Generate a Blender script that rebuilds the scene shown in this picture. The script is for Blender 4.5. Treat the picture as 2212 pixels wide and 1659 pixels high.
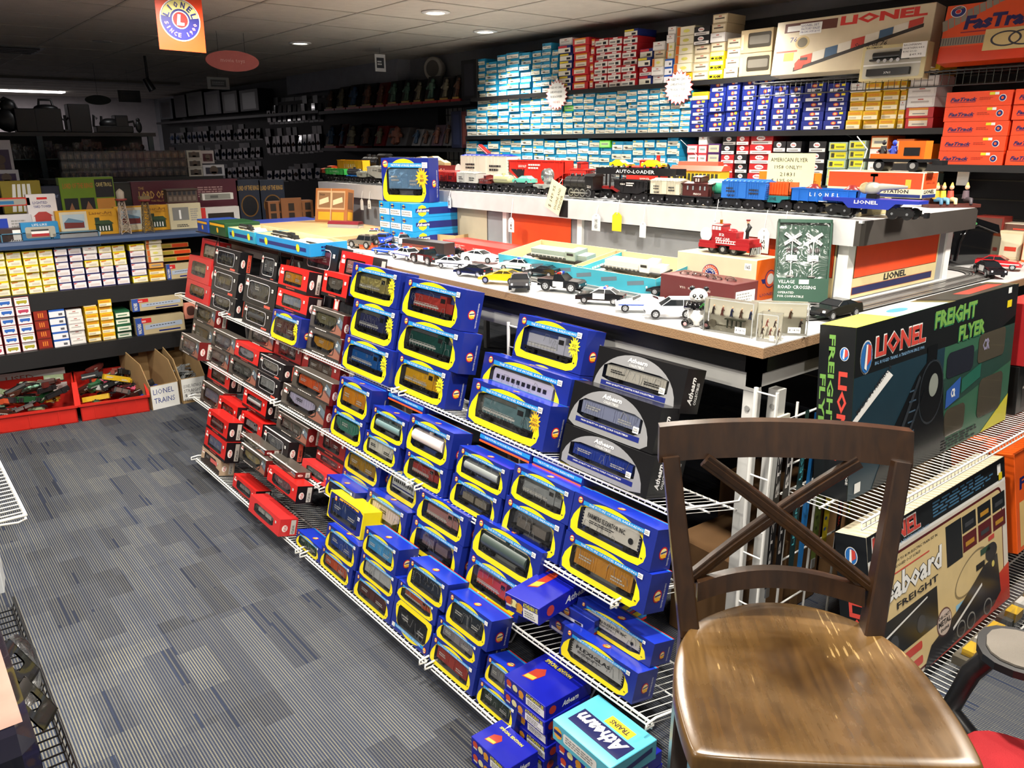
import bpy, math, random
from mathutils import Matrix, Vector
for o in list(bpy.data.objects): bpy.data.objects.remove(o)
SC = bpy.context.scene
COL = SC.collection
R_ = random.Random(7)
rad = math.radians
# ------------------------------------------------------------------ camera
H = 1.55
YAW, PITCH, ROLL, FPX = rad(38.907), rad(-16.825), rad(-0.237), 1713.2
_f = Vector((math.sin(YAW)*math.cos(PITCH), math.cos(YAW)*math.cos(PITCH), math.sin(PITCH)))
_r = Vector((math.cos(YAW), -math.sin(YAW), 0)); _u = _r.cross(_f)
RT = _r*math.cos(ROLL) + _u*math.sin(ROLL); UP = -_r*math.sin(ROLL) + _u*math.cos(ROLL)
CAM = Vector((0, 0, H))
cd = bpy.data.cameras.new('camera'); cam = bpy.data.objects.new('camera', cd); COL.objects.link(cam)
cd.sensor_width = 36; cd.lens = FPX/2212*36; cd.clip_start = .02; cd.clip_end = 60
m = Matrix.Identity(4)
for i in range(3):
 m[i][0] = RT[i]; m[i][1] = UP[i]; m[i][2] = -_f[i]; m[i][3] = CAM[i]
cam.matrix_world = m
SC.camera = cam
SC.view_settings.view_transform = 'Standard'; SC.view_settings.look = 'None'
SC.view_settings.gamma = 1; SC.view_settings.use_curve_mapping = False
SC.view_settings.exposure = 0.05
def ray(px, py): return RT*((px-1106)/FPX) - UP*((py-829.5)/FPX) + _f
def atX(px, py, X):
 d = ray(px, py); return CAM + d*(X/d.x)
def atY(px, py, Y):
 d = ray(px, py); return CAM + d*(Y/d.y)
def atZ(px, py, Z):
 d = ray(px, py); return CAM + d*((Z-H)/d.z)
# ------------------------------------------------------------------ world and lights
CEIL = 2.32
w = bpy.data.worlds.new('world'); SC.world = w; w.use_nodes = True
w.node_tree.nodes['Background'].inputs[0].default_value = (.9, .93, 1, 1)
w.node_tree.nodes['Background'].inputs[1].default_value = .05
LAMPS = [(2.945, 4.37, 110, 150), (3.70, 4.87, 80, 120), (2.945, 6.28, 20, 130),
  (2.3, 2.35, 150, 160), (2.9, .55, 190, 160), (1.25, .9, 200, 160), (.75, 2.75, 90, 160),
  (3.55, 2.9, 90, 150), (.2, -.7, 120, 165), (.3, 1.5, 60, 165), (-1.0, 1.2, 150, 160), (-1.0, 3.0, 120, 160), (1.3, 3.6, 130, 150), (.4, 4.2, 90, 140)]  # lamps over and left of the aisle are unseen, added to brighten boxes
# ------------------------------------------------------------------ materials
MATS = {}
def mat(col, rough=.5, metal=0, name=None, spec=.5, coat=0, bump=0, trans=0):
 if isinstance(col, str):
  c = col.lstrip('#'); rgb = [int(c[i:i+2], 16)/255 for i in (0, 2, 4)]
  rgb = [(x/12.92 if x <= .04045 else ((x+.055)/1.055)**2.4) for x in rgb]
 else: rgb = list(col)
 key = (tuple(round(x, 4) for x in rgb), rough, metal, spec, coat, bump)
 if key in MATS: return MATS[key]
 mt = bpy.data.materials.new(name or 'paint_%d' % len(MATS)); mt.use_nodes = True
 nt = mt.node_tree; b = nt.nodes['Principled BSDF']
 b.inputs['Roughness'].default_value = rough; b.inputs['Metallic'].default_value = metal
 b.inputs['Specular IOR Level'].default_value = spec; b.inputs['Coat Weight'].default_value = coat
 n = nt.nodes.new('ShaderNodeTexNoise'); n.inputs['Scale'].default_value = 14
 tc = nt.nodes.new('ShaderNodeTexCoord'); nt.links.new(tc.outputs['Object'], n.inputs['Vector'])
 mx = nt.nodes.new('ShaderNodeMix'); mx.data_type = 'RGBA'
 mx.inputs[6].default_value = (*[x*.86 for x in rgb], 1); mx.inputs[7].default_value = (*[min(1, x*1.1) for x in rgb], 1)
 nt.links.new(n.outputs['Fac'], mx.inputs[0]); nt.links.new(mx.outputs[2], b.inputs['Base Color'])
 if bump:
  n2 = nt.nodes.new('ShaderNodeTexNoise'); n2.inputs['Scale'].default_value = bump
  bp = nt.nodes.new('ShaderNodeBump'); bp.inputs['Strength'].default_value = .4; bp.inputs['Distance'].default_value = .004
  nt.links.new(tc.outputs['Object'], n2.inputs['Vector']); nt.links.new(n2.outputs['Fac'], bp.inputs['Height']); nt.links.new(bp.outputs[0], b.inputs['Normal'])
 MATS[key] = mt
 return mt
def clear_mat():
 mt = bpy.data.materials.new('clear_plastic'); mt.use_nodes = True; nt = mt.node_tree
 nt.nodes.remove(nt.nodes['Principled BSDF'])
 out = nt.nodes['Material Output']; tr = nt.nodes.new('ShaderNodeBsdfTransparent'); tr.inputs[0].default_value = (.98, .98, .98, 1)
 gl = nt.nodes.new('ShaderNodeBsdfGlossy'); gl.inputs['Roughness'].default_value = .12
 fr = nt.nodes.new('ShaderNodeFresnel'); fr.inputs[0].default_value = 1.45
 n = nt.nodes.new('ShaderNodeTexNoise'); n.inputs['Scale'].default_value = 18; n.inputs['Distortion'].default_value = 1.5
 tc = nt.nodes.new('ShaderNodeTexCoord'); nt.links.new(tc.outputs['Object'], n.inputs['Vector'])
 bp = nt.nodes.new('ShaderNodeBump'); bp.inputs['Strength'].default_value = .5; bp.inputs['Distance'].default_value = .006
 nt.links.new(n.outputs['Fac'], bp.inputs['Height']); nt.links.new(bp.outputs[0], gl.inputs['Normal']); nt.links.new(bp.outputs[0], fr.inputs['Normal'])
 ms = nt.nodes.new('ShaderNodeMixShader'); ma = nt.nodes.new('ShaderNodeMath'); ma.operation = 'MULTIPLY_ADD'
 ma.inputs[1].default_value = .9; ma.inputs[2].default_value = .015
 nt.links.new(fr.outputs[0], ma.inputs[0]); nt.links.new(ma.outputs[0], ms.inputs[0]); nt.links.new(tr.outputs[0], ms.inputs[1]); nt.links.new(gl.outputs[0], ms.inputs[2])
 nt.links.new(ms.outputs[0], out.inputs[0])
 return mt
CLEAR = clear_mat()
def emis(col, s):
 mt = bpy.data.materials.new('glow'); mt.use_nodes = True; b = mt.node_tree.nodes['Principled BSDF']
 b.inputs['Emission Color'].default_value = (*col, 1); b.inputs['Emission Strength'].default_value = s
 b.inputs['Base Color'].default_value = (*col, 1); return mt
# ------------------------------------------------------------------ mesh builder
GL = {}
def glyphs(s, bold=0.0):
 k = (s, bold)
 if k in GL: return GL[k]
 cu = bpy.data.curves.new('t', 'FONT'); cu.body = s; cu.resolution_u = 1; cu.offset = bold; cu.fill_mode = 'FRONT'
 cu.align_x = 'LEFT'
 o = bpy.data.objects.new('t', cu); me = o.to_mesh()
 v = [(p.co.x, p.co.y) for p in me.vertices]; f = [tuple(p.vertices) for p in me.polygons]
 o.to_mesh_clear(); bpy.data.objects.remove(o); bpy.data.curves.remove(cu)
 if v:
  x0 = min(p[0] for p in v); x1 = max(p[0] for p in v); y0 = min(p[1] for p in v); y1 = max(p[1] for p in v)
  v = [((p[0]-x0)/(x1-x0+1e-9), (p[1]-y0)/(y1-y0+1e-9)) for p in v]
 GL[k] = (v, f); return GL[k]
MESH = {}
class MB:
 def __init__(s):
  s.v = []; s.f = []; s.m = []; s.mats = []; s.F = None; s.M = None; s.smooth = set()
 def mi(s, m):
  if isinstance(m, (str, tuple)): m = mat(m)
  if m not in s.mats: s.mats.append(m)
  return s.mats.index(m)
 def add(s, vs, fs, m, smooth=False):
  b = len(s.v); k = s.mi(m)
  if s.M is not None: vs = [tuple(s.M @ Vector(p)) for p in vs]
  s.v.extend(vs)
  for f in fs:
   if smooth: s.smooth.add(len(s.f))
   s.f.append(tuple(b+i for i in f)); s.m.append(k)
  return s
 def box(s, x0, y0, z0, x1, y1, z1, m, taper=0):
  t = taper
  vs = [(x0, y0, z0), (x1, y0, z0), (x1, y1, z0), (x0, y1, z0), (x0+t, y0+t, z1), (x1-t, y0+t, z1), (x1-t, y1-t, z1), (x0+t, y1-t, z1)]
  return s.add(vs, [(3, 2, 1, 0), (4, 5, 6, 7), (0, 1, 5, 4), (1, 2, 6, 5), (2, 3, 7, 6), (3, 0, 4, 7)], m)
 def bbox(s, x0, y0, z0, x1, y1, z1, m, b=.002):
  vs = []; idx = {}
  X = (x0, x1); Y = (y0, y1); Z = (z0, z1)
  for i in (0, 1):
   for j in (0, 1):
    for k in (0, 1):
     for a in range(3):
      p = [X[i]+(b if i == 0 else -b), Y[j]+(b if j == 0 else -b), Z[k]+(b if k == 0 else -b)]
      p[a] = (X[i], Y[j], Z[k])[a]; idx[i, j, k, a] = len(vs); vs.append(tuple(p))
  fs = []
  for a in range(3):
   o1, o2 = [q for q in range(3) if q != a]
   for e in (0, 1):
    c = []
    for q in ((0, 0), (1, 0), (1, 1), (0, 1)):
     t = [0, 0, 0]; t[a] = e; t[o1] = q[0]; t[o2] = q[1]; c.append(idx[(*t, a)])
    fs.append(tuple(c if (e == 1) != (a == 1) else c[::-1]))
  for a in range(3):
   o1, o2 = [q for q in range(3) if q != a]
   for q in ((0, 0), (1, 0), (1, 1), (0, 1)):
    t0 = [0, 0, 0]; t0[o1], t0[o2] = q; t1 = list(t0); t1[a] = 1
    fs.append((idx[(*t0, o1)], idx[(*t1, o1)], idx[(*t1, o2)], idx[(*t0, o2)]))
  for i in (0, 1):
   for j in (0, 1):
    for k in (0, 1): fs.append((idx[i, j, k, 0], idx[i, j, k, 1], idx[i, j, k, 2]))
  return s.add(vs, fs, m)
 def prism(s, pts, a, d0, d1, m, smooth=False):
  n = len(pts)
  def P(p, d): return {'x': (d, p[0], p[1]), 'y': (p[0], d, p[1]), 'z': (p[0], p[1], d)}[a]
  vs = [P(p, d0) for p in pts]+[P(p, d1) for p in pts]
  s.add(vs, [tuple(range(n))[::-1], tuple(range(n, 2*n))], m)
  return s.add(vs, [(i, (i+1) % n, n+(i+1) % n, n+i) for i in range(n)], m, smooth)
 def cyl(s, p0, p1, r0, m, r1=None, n=12, cap=True):
  r1 = r0 if r1 is None else r1
  p0 = Vector(p0); p1 = Vector(p1); d = (p1-p0).normalized()
  a = d.orthogonal().normalized(); b = d.cross(a)
  vs = []
  for p, r in ((p0, r0), (p1, r1)):
   for i in range(n):
    t = 2*math.pi*i/n; vs.append(tuple(p+(a*math.cos(t)+b*math.sin(t))*r))
  s.add(vs, [(i, (i+1) % n, n+(i+1) % n, n+i) for i in range(n)], m, n > 6)
  if cap: s.add(vs, [tuple(range(n))[::-1], tuple(range(n, 2*n))], m)
  return s
 def lathe(s, prof, m, n=16, c=(0, 0, 0), ax='z', sx=1, sy=1):
  vs = []
  for r, h in prof:
   for i in range(n):
    t = 2*math.pi*i/n; x, y = r*math.cos(t)*sx, r*math.sin(t)*sy
    p = {'z': (x, y, h), 'y': (x, h, y), 'x': (h, x, y)}[ax]
    vs.append((p[0]+c[0], p[1]+c[1], p[2]+c[2]))
  fs = [(j*n+i, j*n+(i+1) % n, (j+1)*n+(i+1) % n, (j+1)*n+i) for j in range(len(prof)-1) for i in range(n)]
  s.add(vs, fs, m, True)
  L = (len(prof)-1)*n
  s.add([vs[i] for i in range(n)]+[vs[L+i] for i in range(n)], [tuple(range(n))[::-1], tuple(range(n, 2*n))], m)
  return s
 def tube(s, pts, r, m, n=6):
  pts = [Vector(p) for p in pts]; vs = []; N = len(pts); a = None
  for i, p in enumerate(pts):
   d = (pts[min(i+1, N-1)]-pts[max(i-1, 0)]).normalized()
   if a is None: a = d.orthogonal().normalized()
   else:
    a = (a-d*a.dot(d))
    a = a.normalized() if a.length > 1e-6 else d.orthogonal().normalized()
   b = d.cross(a); rr = r[i] if isinstance(r, (list, tuple)) else r
   for k in range(n):
    t = 2*math.pi*k/n; vs.append(tuple(p+(a*math.cos(t)+b*math.sin(t))*rr))
  s.add(vs, [(j*n+i, j*n+(i+1) % n, (j+1)*n+(i+1) % n, (j+1)*n+i) for j in range(N-1) for i in range(n)], m, True)
  return s.add(vs, [tuple(range(n))[::-1], tuple(range((N-1)*n, N*n))], m)
 def ell(s, c, r, m, n=12, k=8):
  prof = [(math.sin(math.pi*i/k)+1e-4, -math.cos(math.pi*i/k)) for i in range(k+1)]
  vs = []
  for a, h in prof:
   for i in range(n):
    t = 2*math.pi*i/n; vs.append((c[0]+a*math.cos(t)*r[0], c[1]+a*math.sin(t)*r[1], c[2]+h*r[2]))
  return s.add(vs, [(j*n+i, j*n+(i+1) % n, (j+1)*n+(i+1) % n, (j+1)*n+i) for j in range(k) for i in range(n)], m, True)
 def frame(s, o, u, v):
  s.F = (Vector(o), Vector(u).normalized(), Vector(v).normalized()); s.n = s.F[1].cross(s.F[2]); return s
 def P(s, u, v, l=1):
  o, a, b = s.F; return tuple(o+a*u+b*v+s.n*(.00045*l))
 def poly(s, pts, m, l=1):
  return s.add([s.P(u, v, l) for u, v in pts], [tuple(range(len(pts)))], m)
 def rect(s, u0, v0, u1, v1, m, l=1): return s.poly([(u0, v0), (u1, v0), (u1, v1), (u0, v1)], m, l)
 def disc(s, u, v, r, m, l=1, n=20, ry=None):
  ry = ry or r
  return s.poly([(u+r*math.cos(2*math.pi*i/n), v+ry*math.sin(2*math.pi*i/n)) for i in range(n)], m, l)
 def star(s, u, v, r, m, l=1, n=12, q=.62, ry=None):
  ry = ry or r
  return s.poly([(u+(r if i % 2 else r*q)*math.cos(math.pi*i/n), v+(ry if i % 2 else ry*q)*math.sin(math.pi*i/n)) for i in range(2*n)], m, l)
 def ring(s, out, inn, m, l=1):
  n = len(out)
  return s.add([s.P(*p, l) for p in out]+[s.P(*p, l) for p in inn], [(i, (i+1) % n, n+(i+1) % n, n+i) for i in range(n)], m)
 def text(s, t, u, v, w_, h_, m, l=2, bold=0.0, shear=0.0, rot=0, rise=0):
  vs, fs = glyphs(t, bold)
  c, d = math.cos(rot), math.sin(rot); o = []
  for x, y in vs:
   a = x*w_+y*h_*shear; b = y*h_+x*rise
   o.append(s.P(u+a*c-b*d, v+a*d+b*c, l))
  return s.add(o, fs, m)
 def arctext(s, t, u, v, r, h_, a0, a1, m, l=3, bold=.02, inward=False):
  n = len(t)
  for i, ch in enumerate(t):
   if ch == ' ': continue
   a = a0+(a1-a0)*i/(n-1); vs, fs = glyphs(ch, bold)
   ww = h_*.7*(.35 if ch in 'I1' else 1)
   q = a-math.pi/2 if not inward else a+math.pi/2
   cx, cy = u+r*math.cos(a), v+r*math.sin(a); c, d = math.cos(q), math.sin(q)
   s.add([s.P(cx+(x-.5)*ww*c-(y-.5)*h_*d, cy+(x-.5)*ww*d+(y-.5)*h_*c, l) for x, y in vs], fs, m)
  return s
 def scribble(s, u0, v0, u1, v1, rows, m, l=2, rnd=None, fill=.55):
  rnd = rnd or R_
  hh = (v1-v0)/rows
  for i in range(rows):
   u = u0; v = v1-hh*(i+.5)
   end = u0+(u1-u0)*rnd.uniform(.7, 1)
   while u < end:
    ww = (u1-u0)*rnd.uniform(.06, .2); ww = min(ww, end-u)
    s.rect(u, v-hh*fill/2, u+ww, v+hh*fill/2, m, l); u += ww+(u1-u0)*.03
  return s
 def build(s, name, parent=None, key=None):
  me = bpy.data.meshes.new(name); me.from_pydata(s.v, [], s.f)
  for x in s.mats: me.materials.append(x)
  me.polygons.foreach_set('material_index', s.m)
  if s.smooth:
   sm = [False]*len(s.f)
   for i in s.smooth: sm[i] = True
   me.polygons.foreach_set('use_smooth', sm)
  me.update()
  o = bpy.data.objects.new(name, me); COL.objects.link(o)
  if parent is not None: o.parent = parent
  return o
def tag(o, label=None, cat=None, group=None, kind=None):
 if label: o['label'] = label
 if cat: o['category'] = cat
 if group: o['group'] = group
 if kind: o['kind'] = kind
 return o
def thing(name, label, cat, M=None, group=None, kind=None):
 o = bpy.data.objects.new(name, None); o.empty_display_size = .02; COL.objects.link(o)
 if M is not None: o.matrix_world = M
 return tag(o, label, cat, group, kind)
def place(o, M):
 o.matrix_world = M; return o
def TR(x, y, z, rz=0, tilt=0, roll=0):
 return Matrix.Translation((x, y, z)) @ Matrix.Rotation(rad(rz), 4, 'Z') @ Matrix.Rotation(-rad(tilt), 4, 'X') @ Matrix.Rotation(rad(roll), 4, 'Y')
def copy_tree(src, M, label=None, group=None):
 c = src.copy(); COL.objects.link(c); c.matrix_world = M
 if label: c['label'] = label
 if group: c['group'] = group
 def kids(a, b):
  for ch in a.children:
   if ch.name in seen: continue
   d = ch.copy(); seen.add(d.name); COL.objects.link(d); d.parent = b; d.matrix_local = ch.matrix_local.copy(); kids(ch, d)
 seen = set(); kids(src, c)
 return c
def struct(mb, name, kind='structure'):
 o = mb.build(name); o['kind'] = kind; return o
ORD = 'zeroth first second third fourth fifth sixth seventh eighth ninth tenth eleventh twelfth thirteenth fourteenth fifteenth sixteenth seventeenth eighteenth nineteenth twentieth twenty-first twenty-second twenty-third twenty-fourth twenty-fifth twenty-sixth twenty-seventh twenty-eighth twenty-ninth thirtieth thirty-first thirty-second thirty-third thirty-fourth thirty-fifth thirty-sixth thirty-seventh thirty-eighth thirty-ninth fortieth'.split()
WHITE = mat('#e9e9e6', .5); CREAM = mat('#e3dcc0', .6); BLACK = mat('#121214', .4); INK = mat('#1c1c22', .6)
NAVY = mat('#16236e', .35); BLUE = mat('#1736a8', .33); YEL = mat('#e3d012', .4); RED = mat('#c4201c', .35); LBLUE = mat('#1f86c9', .4)
ORANGE = mat('#f05a1a', .35); GREY = mat('#8c8c8a', .5); DGREY = mat('#3a3a3c', .5); SILVER = mat('#b8bcc0', .25, .8)
WIREW = mat('#e4e4e0', .3); WIREB = mat('#101012', .3); CARD = mat('#b08a58', .8); GOLD = mat('#f0b022', .4)
# ================================================================== ROOM
def floor_mat():
 mt = bpy.data.materials.new('carpet'); mt.use_nodes = True; nt = mt.node_tree; N = nt.nodes; L = nt.links
 b = N['Principled BSDF']; b.inputs['Roughness'].default_value = .95; b.inputs['Specular IOR Level'].default_value = .15
 tc = N.new('ShaderNodeTexCoord'); sp = N.new('ShaderNodeSeparateXYZ'); L.new(tc.outputs['Object'], sp.inputs[0])
 def M(op, a, c=None, d=None):
  n = N.new('ShaderNodeMath'); n.operation = op
  for i, q in enumerate((a, c, d)):
   if q is None: continue
   if isinstance(q, (int, float)): n.inputs[i].default_value = q
   else: L.new(q, n.inputs[i])
  return n.outputs[0]
 X, Y = sp.outputs[0], sp.outputs[1]
 def WN(a, c, k=0):
  n = N.new('ShaderNodeTexWhiteNoise'); n.noise_dimensions = '3D'; cb = N.new('ShaderNodeCombineXYZ'); L.new(a, cb.inputs[0]); L.new(c, cb.inputs[1]); cb.inputs[2].default_value = k
  L.new(cb.outputs[0], n.inputs['Vector']); return n.outputs['Value']
 pitch = .0078
 si = M('FLOOR', M('DIVIDE', X, pitch)); sf = M('FRACT', M('DIVIDE', X, pitch))
 bi = M('FLOOR', M('DIVIDE', X, .088))                      # ribbons of stripes
 off = WN(bi, bi, 3)
 yb = M('FLOOR', M('ADD', M('DIVIDE', Y, .22), M('MULTIPLY', off, 3)))
 r1 = WN(bi, yb, 1)                                          # block tone
 seg = M('FLOOR', M('ADD', M('DIVIDE', Y, .34), M('MULTIPLY', WN(si, si, 5), 7)))
 r2 = WN(si, seg, 2)                                         # per stripe
 tile = WN(M('FLOOR', M('DIVIDE', X, .5)), M('FLOOR', M('DIVIDE', Y, .5)), 9)
 line = M('GREATER_THAN', sf, .52)
 amt = M('MULTIPLY', line, M('MULTIPLY', M('GREATER_THAN', M('ADD', r2, M('MULTIPLY', r1, .5)), .17), M('ADD', .45, M('MULTIPLY', r1, .5))))
 knot = M('MULTIPLY', M('SINE', M('MULTIPLY', Y, 900)), .25)
 cr = N.new('ShaderNodeValToRGB'); cr.color_ramp.elements[0].color = (.02, .022, .03, 1); cr.color_ramp.elements[1].color = (.04, .052, .088, 1)
 e = cr.color_ramp.elements.new(.5); e.color = (.034, .043, .072, 1)
 L.new(M('MULTIPLY', M('ADD', r1, tile), .5), cr.inputs[0])
 c2 = N.new('ShaderNodeValToRGB'); c2.color_ramp.elements[0].color = (.12, .125, .13, 1); c2.color_ramp.elements[1].color = (.27, .25, .17, 1)
 L.new(M('ADD', M('MULTIPLY', r2, .5), M('MULTIPLY', tile, .5)), c2.inputs[0])
 mx = N.new('ShaderNodeMix'); mx.data_type = 'RGBA'; L.new(M('MULTIPLY', amt, M('ADD', .8, knot)), mx.inputs[0]); L.new(cr.outputs[0], mx.inputs[6]); L.new(c2.outputs[0], mx.inputs[7])
 L.new(mx.outputs[2], b.inputs['Base Color'])
 bp = N.new('ShaderNodeBump'); bp.inputs['Strength'].default_value = .5; bp.inputs['Distance'].default_value = .003
 L.new(M('ADD', M('SINE', M('MULTIPLY', sf, 3.14)), knot), bp.inputs['Height']); L.new(bp.outputs[0], b.inputs['Normal'])
 return mt
X0, X1, Y0, Y1 = -2.6, 4.34, -1.6, 15.2
struct(MB().box(X0-.1, Y0-.1, -.1, X1+.1, Y1+.1, 0, floor_mat()), 'floor')
CEILM = mat('#b8b0a4', .9, bump=160)
struct(MB().box(X0-.1, Y0-.1, CEIL, X1+.1, Y1+.1, CEIL+.1, CEILM), 'ceiling')
g = MB(); GM = mat('#a39c90', .6)
gx = [1.374+.6125*i for i in range(-6, 5)]; gy = [5.31+.6125*i for i in range(-11, 16)]
for x in gx: g.box(x-.009, Y0, CEIL-.003, x+.009, Y1, CEIL-.0005, GM)
for y in gy: g.box(X0, y-.009, CEIL-.003, X1, y+.009, CEIL-.0005, GM)
struct(g, 'trim_1')
WALLM = mat('#8f9196', .8)
struct(MB().box(X1, Y0, 0, X1+.1, Y1, CEIL, WALLM), 'wall_right')
struct(MB().box(X0-.1, Y0, 0, X0, Y1, CEIL, WALLM), 'wall_left')
struct(MB().box(X0, Y0-.1, 0, X1, Y0, CEIL, WALLM), 'wall_front')
struct(MB().box(X0, Y1, 0, X1, Y1+.1, CEIL, mat('#d8d0d2', .8)), 'wall_back')
struct(MB().box(4.2, 6.9, 2.12, X1, 9.4, CEIL, mat('#9a9da6', .8)), 'trim_2')
LENS = emis((1, .93, .8), 14)
for i, (x, y, wt, ang) in enumerate(LAMPS):
 t = thing('ceiling_light', 'round recessed ceiling light', 'ceiling light', TR(x, y, CEIL), 'recessed lights in the tiled ceiling')
 t['label'] = ['large bright recessed ceiling light above the wall boxes', 'small dim recessed ceiling light closest to the pale blue kit boxes', 'bright recessed ceiling light near the dark figure shelves'][i] if i < 3 else 'unseen recessed ceiling light above the aisle and the train table'
 MB().lathe([(.055, -.001), (.085, -.001), (.088, -.006), (.06, -.012), (.055, -.004)], WHITE, 28).build('trim_ring', t)
 MB().lathe([(.001, -.003), (.052, -.003), (.054, -.006), (.001, -.009)], LENS, 24).build('light_lens', t)
 ld = bpy.data.lights.new('bulb', 'SPOT'); ld.energy = wt; ld.spot_size = rad(ang); ld.spot_blend = .6; ld.shadow_soft_size = .05; ld.color = (1, .93, .82)
 lo = bpy.data.objects.new('bulb', ld); COL.objects.link(lo); lo.parent = t; lo.location = (0, 0, -.03)
# ================================================================== BOXED TRAINS
def star_pts(cx, cz, hw, hh, K, kind, p=2.4, r=.18, bottom=None):
 out = []
 for i in range(K):
  a = 2*math.pi*(i+.5)/K; c, s_ = math.cos(a), math.sin(a)
  out.append((a, c, s_))
 return out
def raycast(poly, cx, cz, K):
 res = []
 n = len(poly)
 for i in range(K):
  a = 2*math.pi*i/K+.0137; dx, dz = math.cos(a), math.sin(a); best = None
  for j in range(n):
   x1, z1 = poly[j][0]-cx, poly[j][1]-cz; x2, z2 = poly[(j+1) % n][0]-cx, poly[(j+1) % n][1]-cz
   ex, ez = x2-x1, z2-z1; den = dx*ez-dz*ex
   if abs(den) < 1e-12: continue
   t = (x1*ez-z1*ex)/den; u = (x1*dz-z1*dx)/den
   if t > 0 and -1e-6 <= u <= 1+1e-6: best = t if best is None else max(best, t)
  res.append((cx+dx*best, cz+dz*best))
 return res
def rrect(u0, v0, u1, v1, r, n=4):
 pts = []
 for cx, cz, a0 in ((u1-r, v1-r, 0), (u0+r, v1-r, 90), (u0+r, v0+r, 180), (u1-r, v0+r, 270)):
  for i in range(n+1):
   a = rad(a0+90*i/n); pts.append((cx+r*math.cos(a), cz+r*math.sin(a)))
 return pts
def corner_ring(mb, rectpts, inner, cx, cz, K, m, l):
 out = raycast(rectpts, cx, cz, K)
 for (x, z) in rectpts:                    # snap nearest sample to each corner
  k = min(range(K), key=lambda i: (out[i][0]-x)**2+(out[i][1]-z)**2); out[k] = (x, z)
 mb.ring(out, raycast(inner, cx, cz, K), m, l)
CARMESH = {}
def car_mesh(kind, col, Lh, hh, dd):
 mb = MB(); c = mat(col, .4); dk = mat('#1a1a1c', .5); lt = mat('#c9c9c4', .5)
 L2, w2 = Lh/2, dd/2; b = hh*.24
 for sx in (-1, 1):
  x = sx*L2*.68
  mb.box(x-Lh*.09, -w2*.8, hh*.07, x+Lh*.09, w2*.8, hh*.17, dk)
  for q in (-1, 1):
   mb.cyl((x+q*Lh*.055, -w2*.85, hh*.1), (x+q*Lh*.055, w2*.85, hh*.1), hh*.1, dk, n=10)
  mb.box(sx*L2*.93-.003, -.003, hh*.12, sx*L2*.99+.003, .003, hh*.2, dk)
 if kind == 'tank':
  mb.cyl((-L2*.9, 0, b+hh*.32), (L2*.9, 0, b+hh*.32), hh*.3, c, n=16)
  mb.box(-L2*.9, -w2*.5, b-.002, L2*.9, w2*.5, b+.003, dk); mb.cyl((0, 0, b+hh*.5), (0, 0, b+hh*.72), hh*.12, c, n=10)
 elif kind == 'hopper':
  mb.prism([(-L2*.95, hh*.95), (-L2*.95, b+hh*.3), (-L2*.55, b), (L2*.55, b), (L2*.95, b+hh*.3), (L2*.95, hh*.95)], 'y', -w2, w2, c)
  for i in range(11):
   x = -L2*.85+i*Lh*.085; mb.box(x-.001, -w2-.0015, b+hh*.22, x+.001, -w2, hh*.93, c)
  mb.frame((0, -w2-.0016, 0), (1, 0, 0), (0, 0, 1)).scribble(-L2*.4, hh*.55, L2*.1, hh*.8, 2, lt if sum(c.node_tree.nodes['Mix'].inputs[6].default_value[:3]) < 1 else dk)
 elif kind == 'loco':
  mb.box(-L2*.97, -w2, b-.003, L2*.97, w2, b+.003, dk)
  mb.box(-L2*.85, -w2*.75, b, L2*.35, w2*.75, hh*.85, c); mb.box(L2*.35, -w2, b, L2*.65, w2, hh, c); mb.box(L2*.65, -w2*.7, b, L2*.95, w2*.7, hh*.72, c)
  mb.box(-L2*.4, -w2*.4, 0.05*hh, L2*.4, w2*.8, b*.8, dk)
  mb.frame((0, -w2-.0004, 0), (1, 0, 0), (0, 0, 1)).rect(L2*.4, hh*.68, L2*.6, hh*.88, dk)
  mb.frame((0, -w2*.75-.0004, 0), (1, 0, 0), (0, 0, 1)).rect(-L2*.85, b+hh*.12, L2*.35, b+hh*.2, lt)
  for i in range(9): mb.box(-L2*.8+i*L2*.13-.0008, -w2, b+.003, -L2*.8+i*L2*.13+.0008, -w2*.95, b+hh*.25, lt)
  mb.tube([(-L2*.8, -w2*.97, b+hh*.25), (L2*.3, -w2*.97, b+hh*.25)], .0009, lt, 4)
 elif kind == 'coach':
  mb.prism([(-w2, b), (w2, b), (w2, hh*.85), (w2*.6, hh), (-w2*.6, hh), (-w2, hh*.85)], 'x', -L2*.97, L2*.97, c)
  mb.frame((0, -w2-.0004, 0), (1, 0, 0), (0, 0, 1))
  for i in range(10): mb.rect(-L2*.85+i*L2*.17, hh*.6, -L2*.85+i*L2*.17+L2*.11, hh*.78, dk)
  mb.rect(-L2*.95, hh*.34, L2*.95, hh*.42, NAVY)
 elif kind == 'flat':
  mb.box(-L2*.95, -w2, b, L2*.95, w2, b+hh*.12, dk); mb.box(-L2*.7, -w2*.8, b+hh*.12, -L2*.05, w2*.8, hh*.75, c); mb.box(L2*.05, -w2*.8, b+hh*.12, L2*.7, w2*.8, hh*.75, c)
 elif kind == 'plain':
  mb.box(-L2*.95, -w2, b, L2*.95, w2, hh*.9, c).prism([(-w2, hh*.9), (w2, hh*.9), (w2*.5, hh), (-w2*.5, hh)], 'x', -L2*.95, L2*.95, c).box(-L2*.7, -w2*.9, b*.6, L2*.7, w2*.9, b, dk)
  for i in range(5):
   for s_ in (-1, 1): mb.box(s_*L2*(.97)-.002, -w2, b+i*hh*.13, s_*L2*.97+.002, -w2*.9, b+i*hh*.13+.002, lt)
 else:
  mb.box(-L2*.95, -w2, b, L2*.95, w2, hh*.94, c); mb.prism([(-w2*1.03, hh*.93), (w2*1.03, hh*.93), (0, hh)], 'x', -L2*.97, L2*.97, c)
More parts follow.
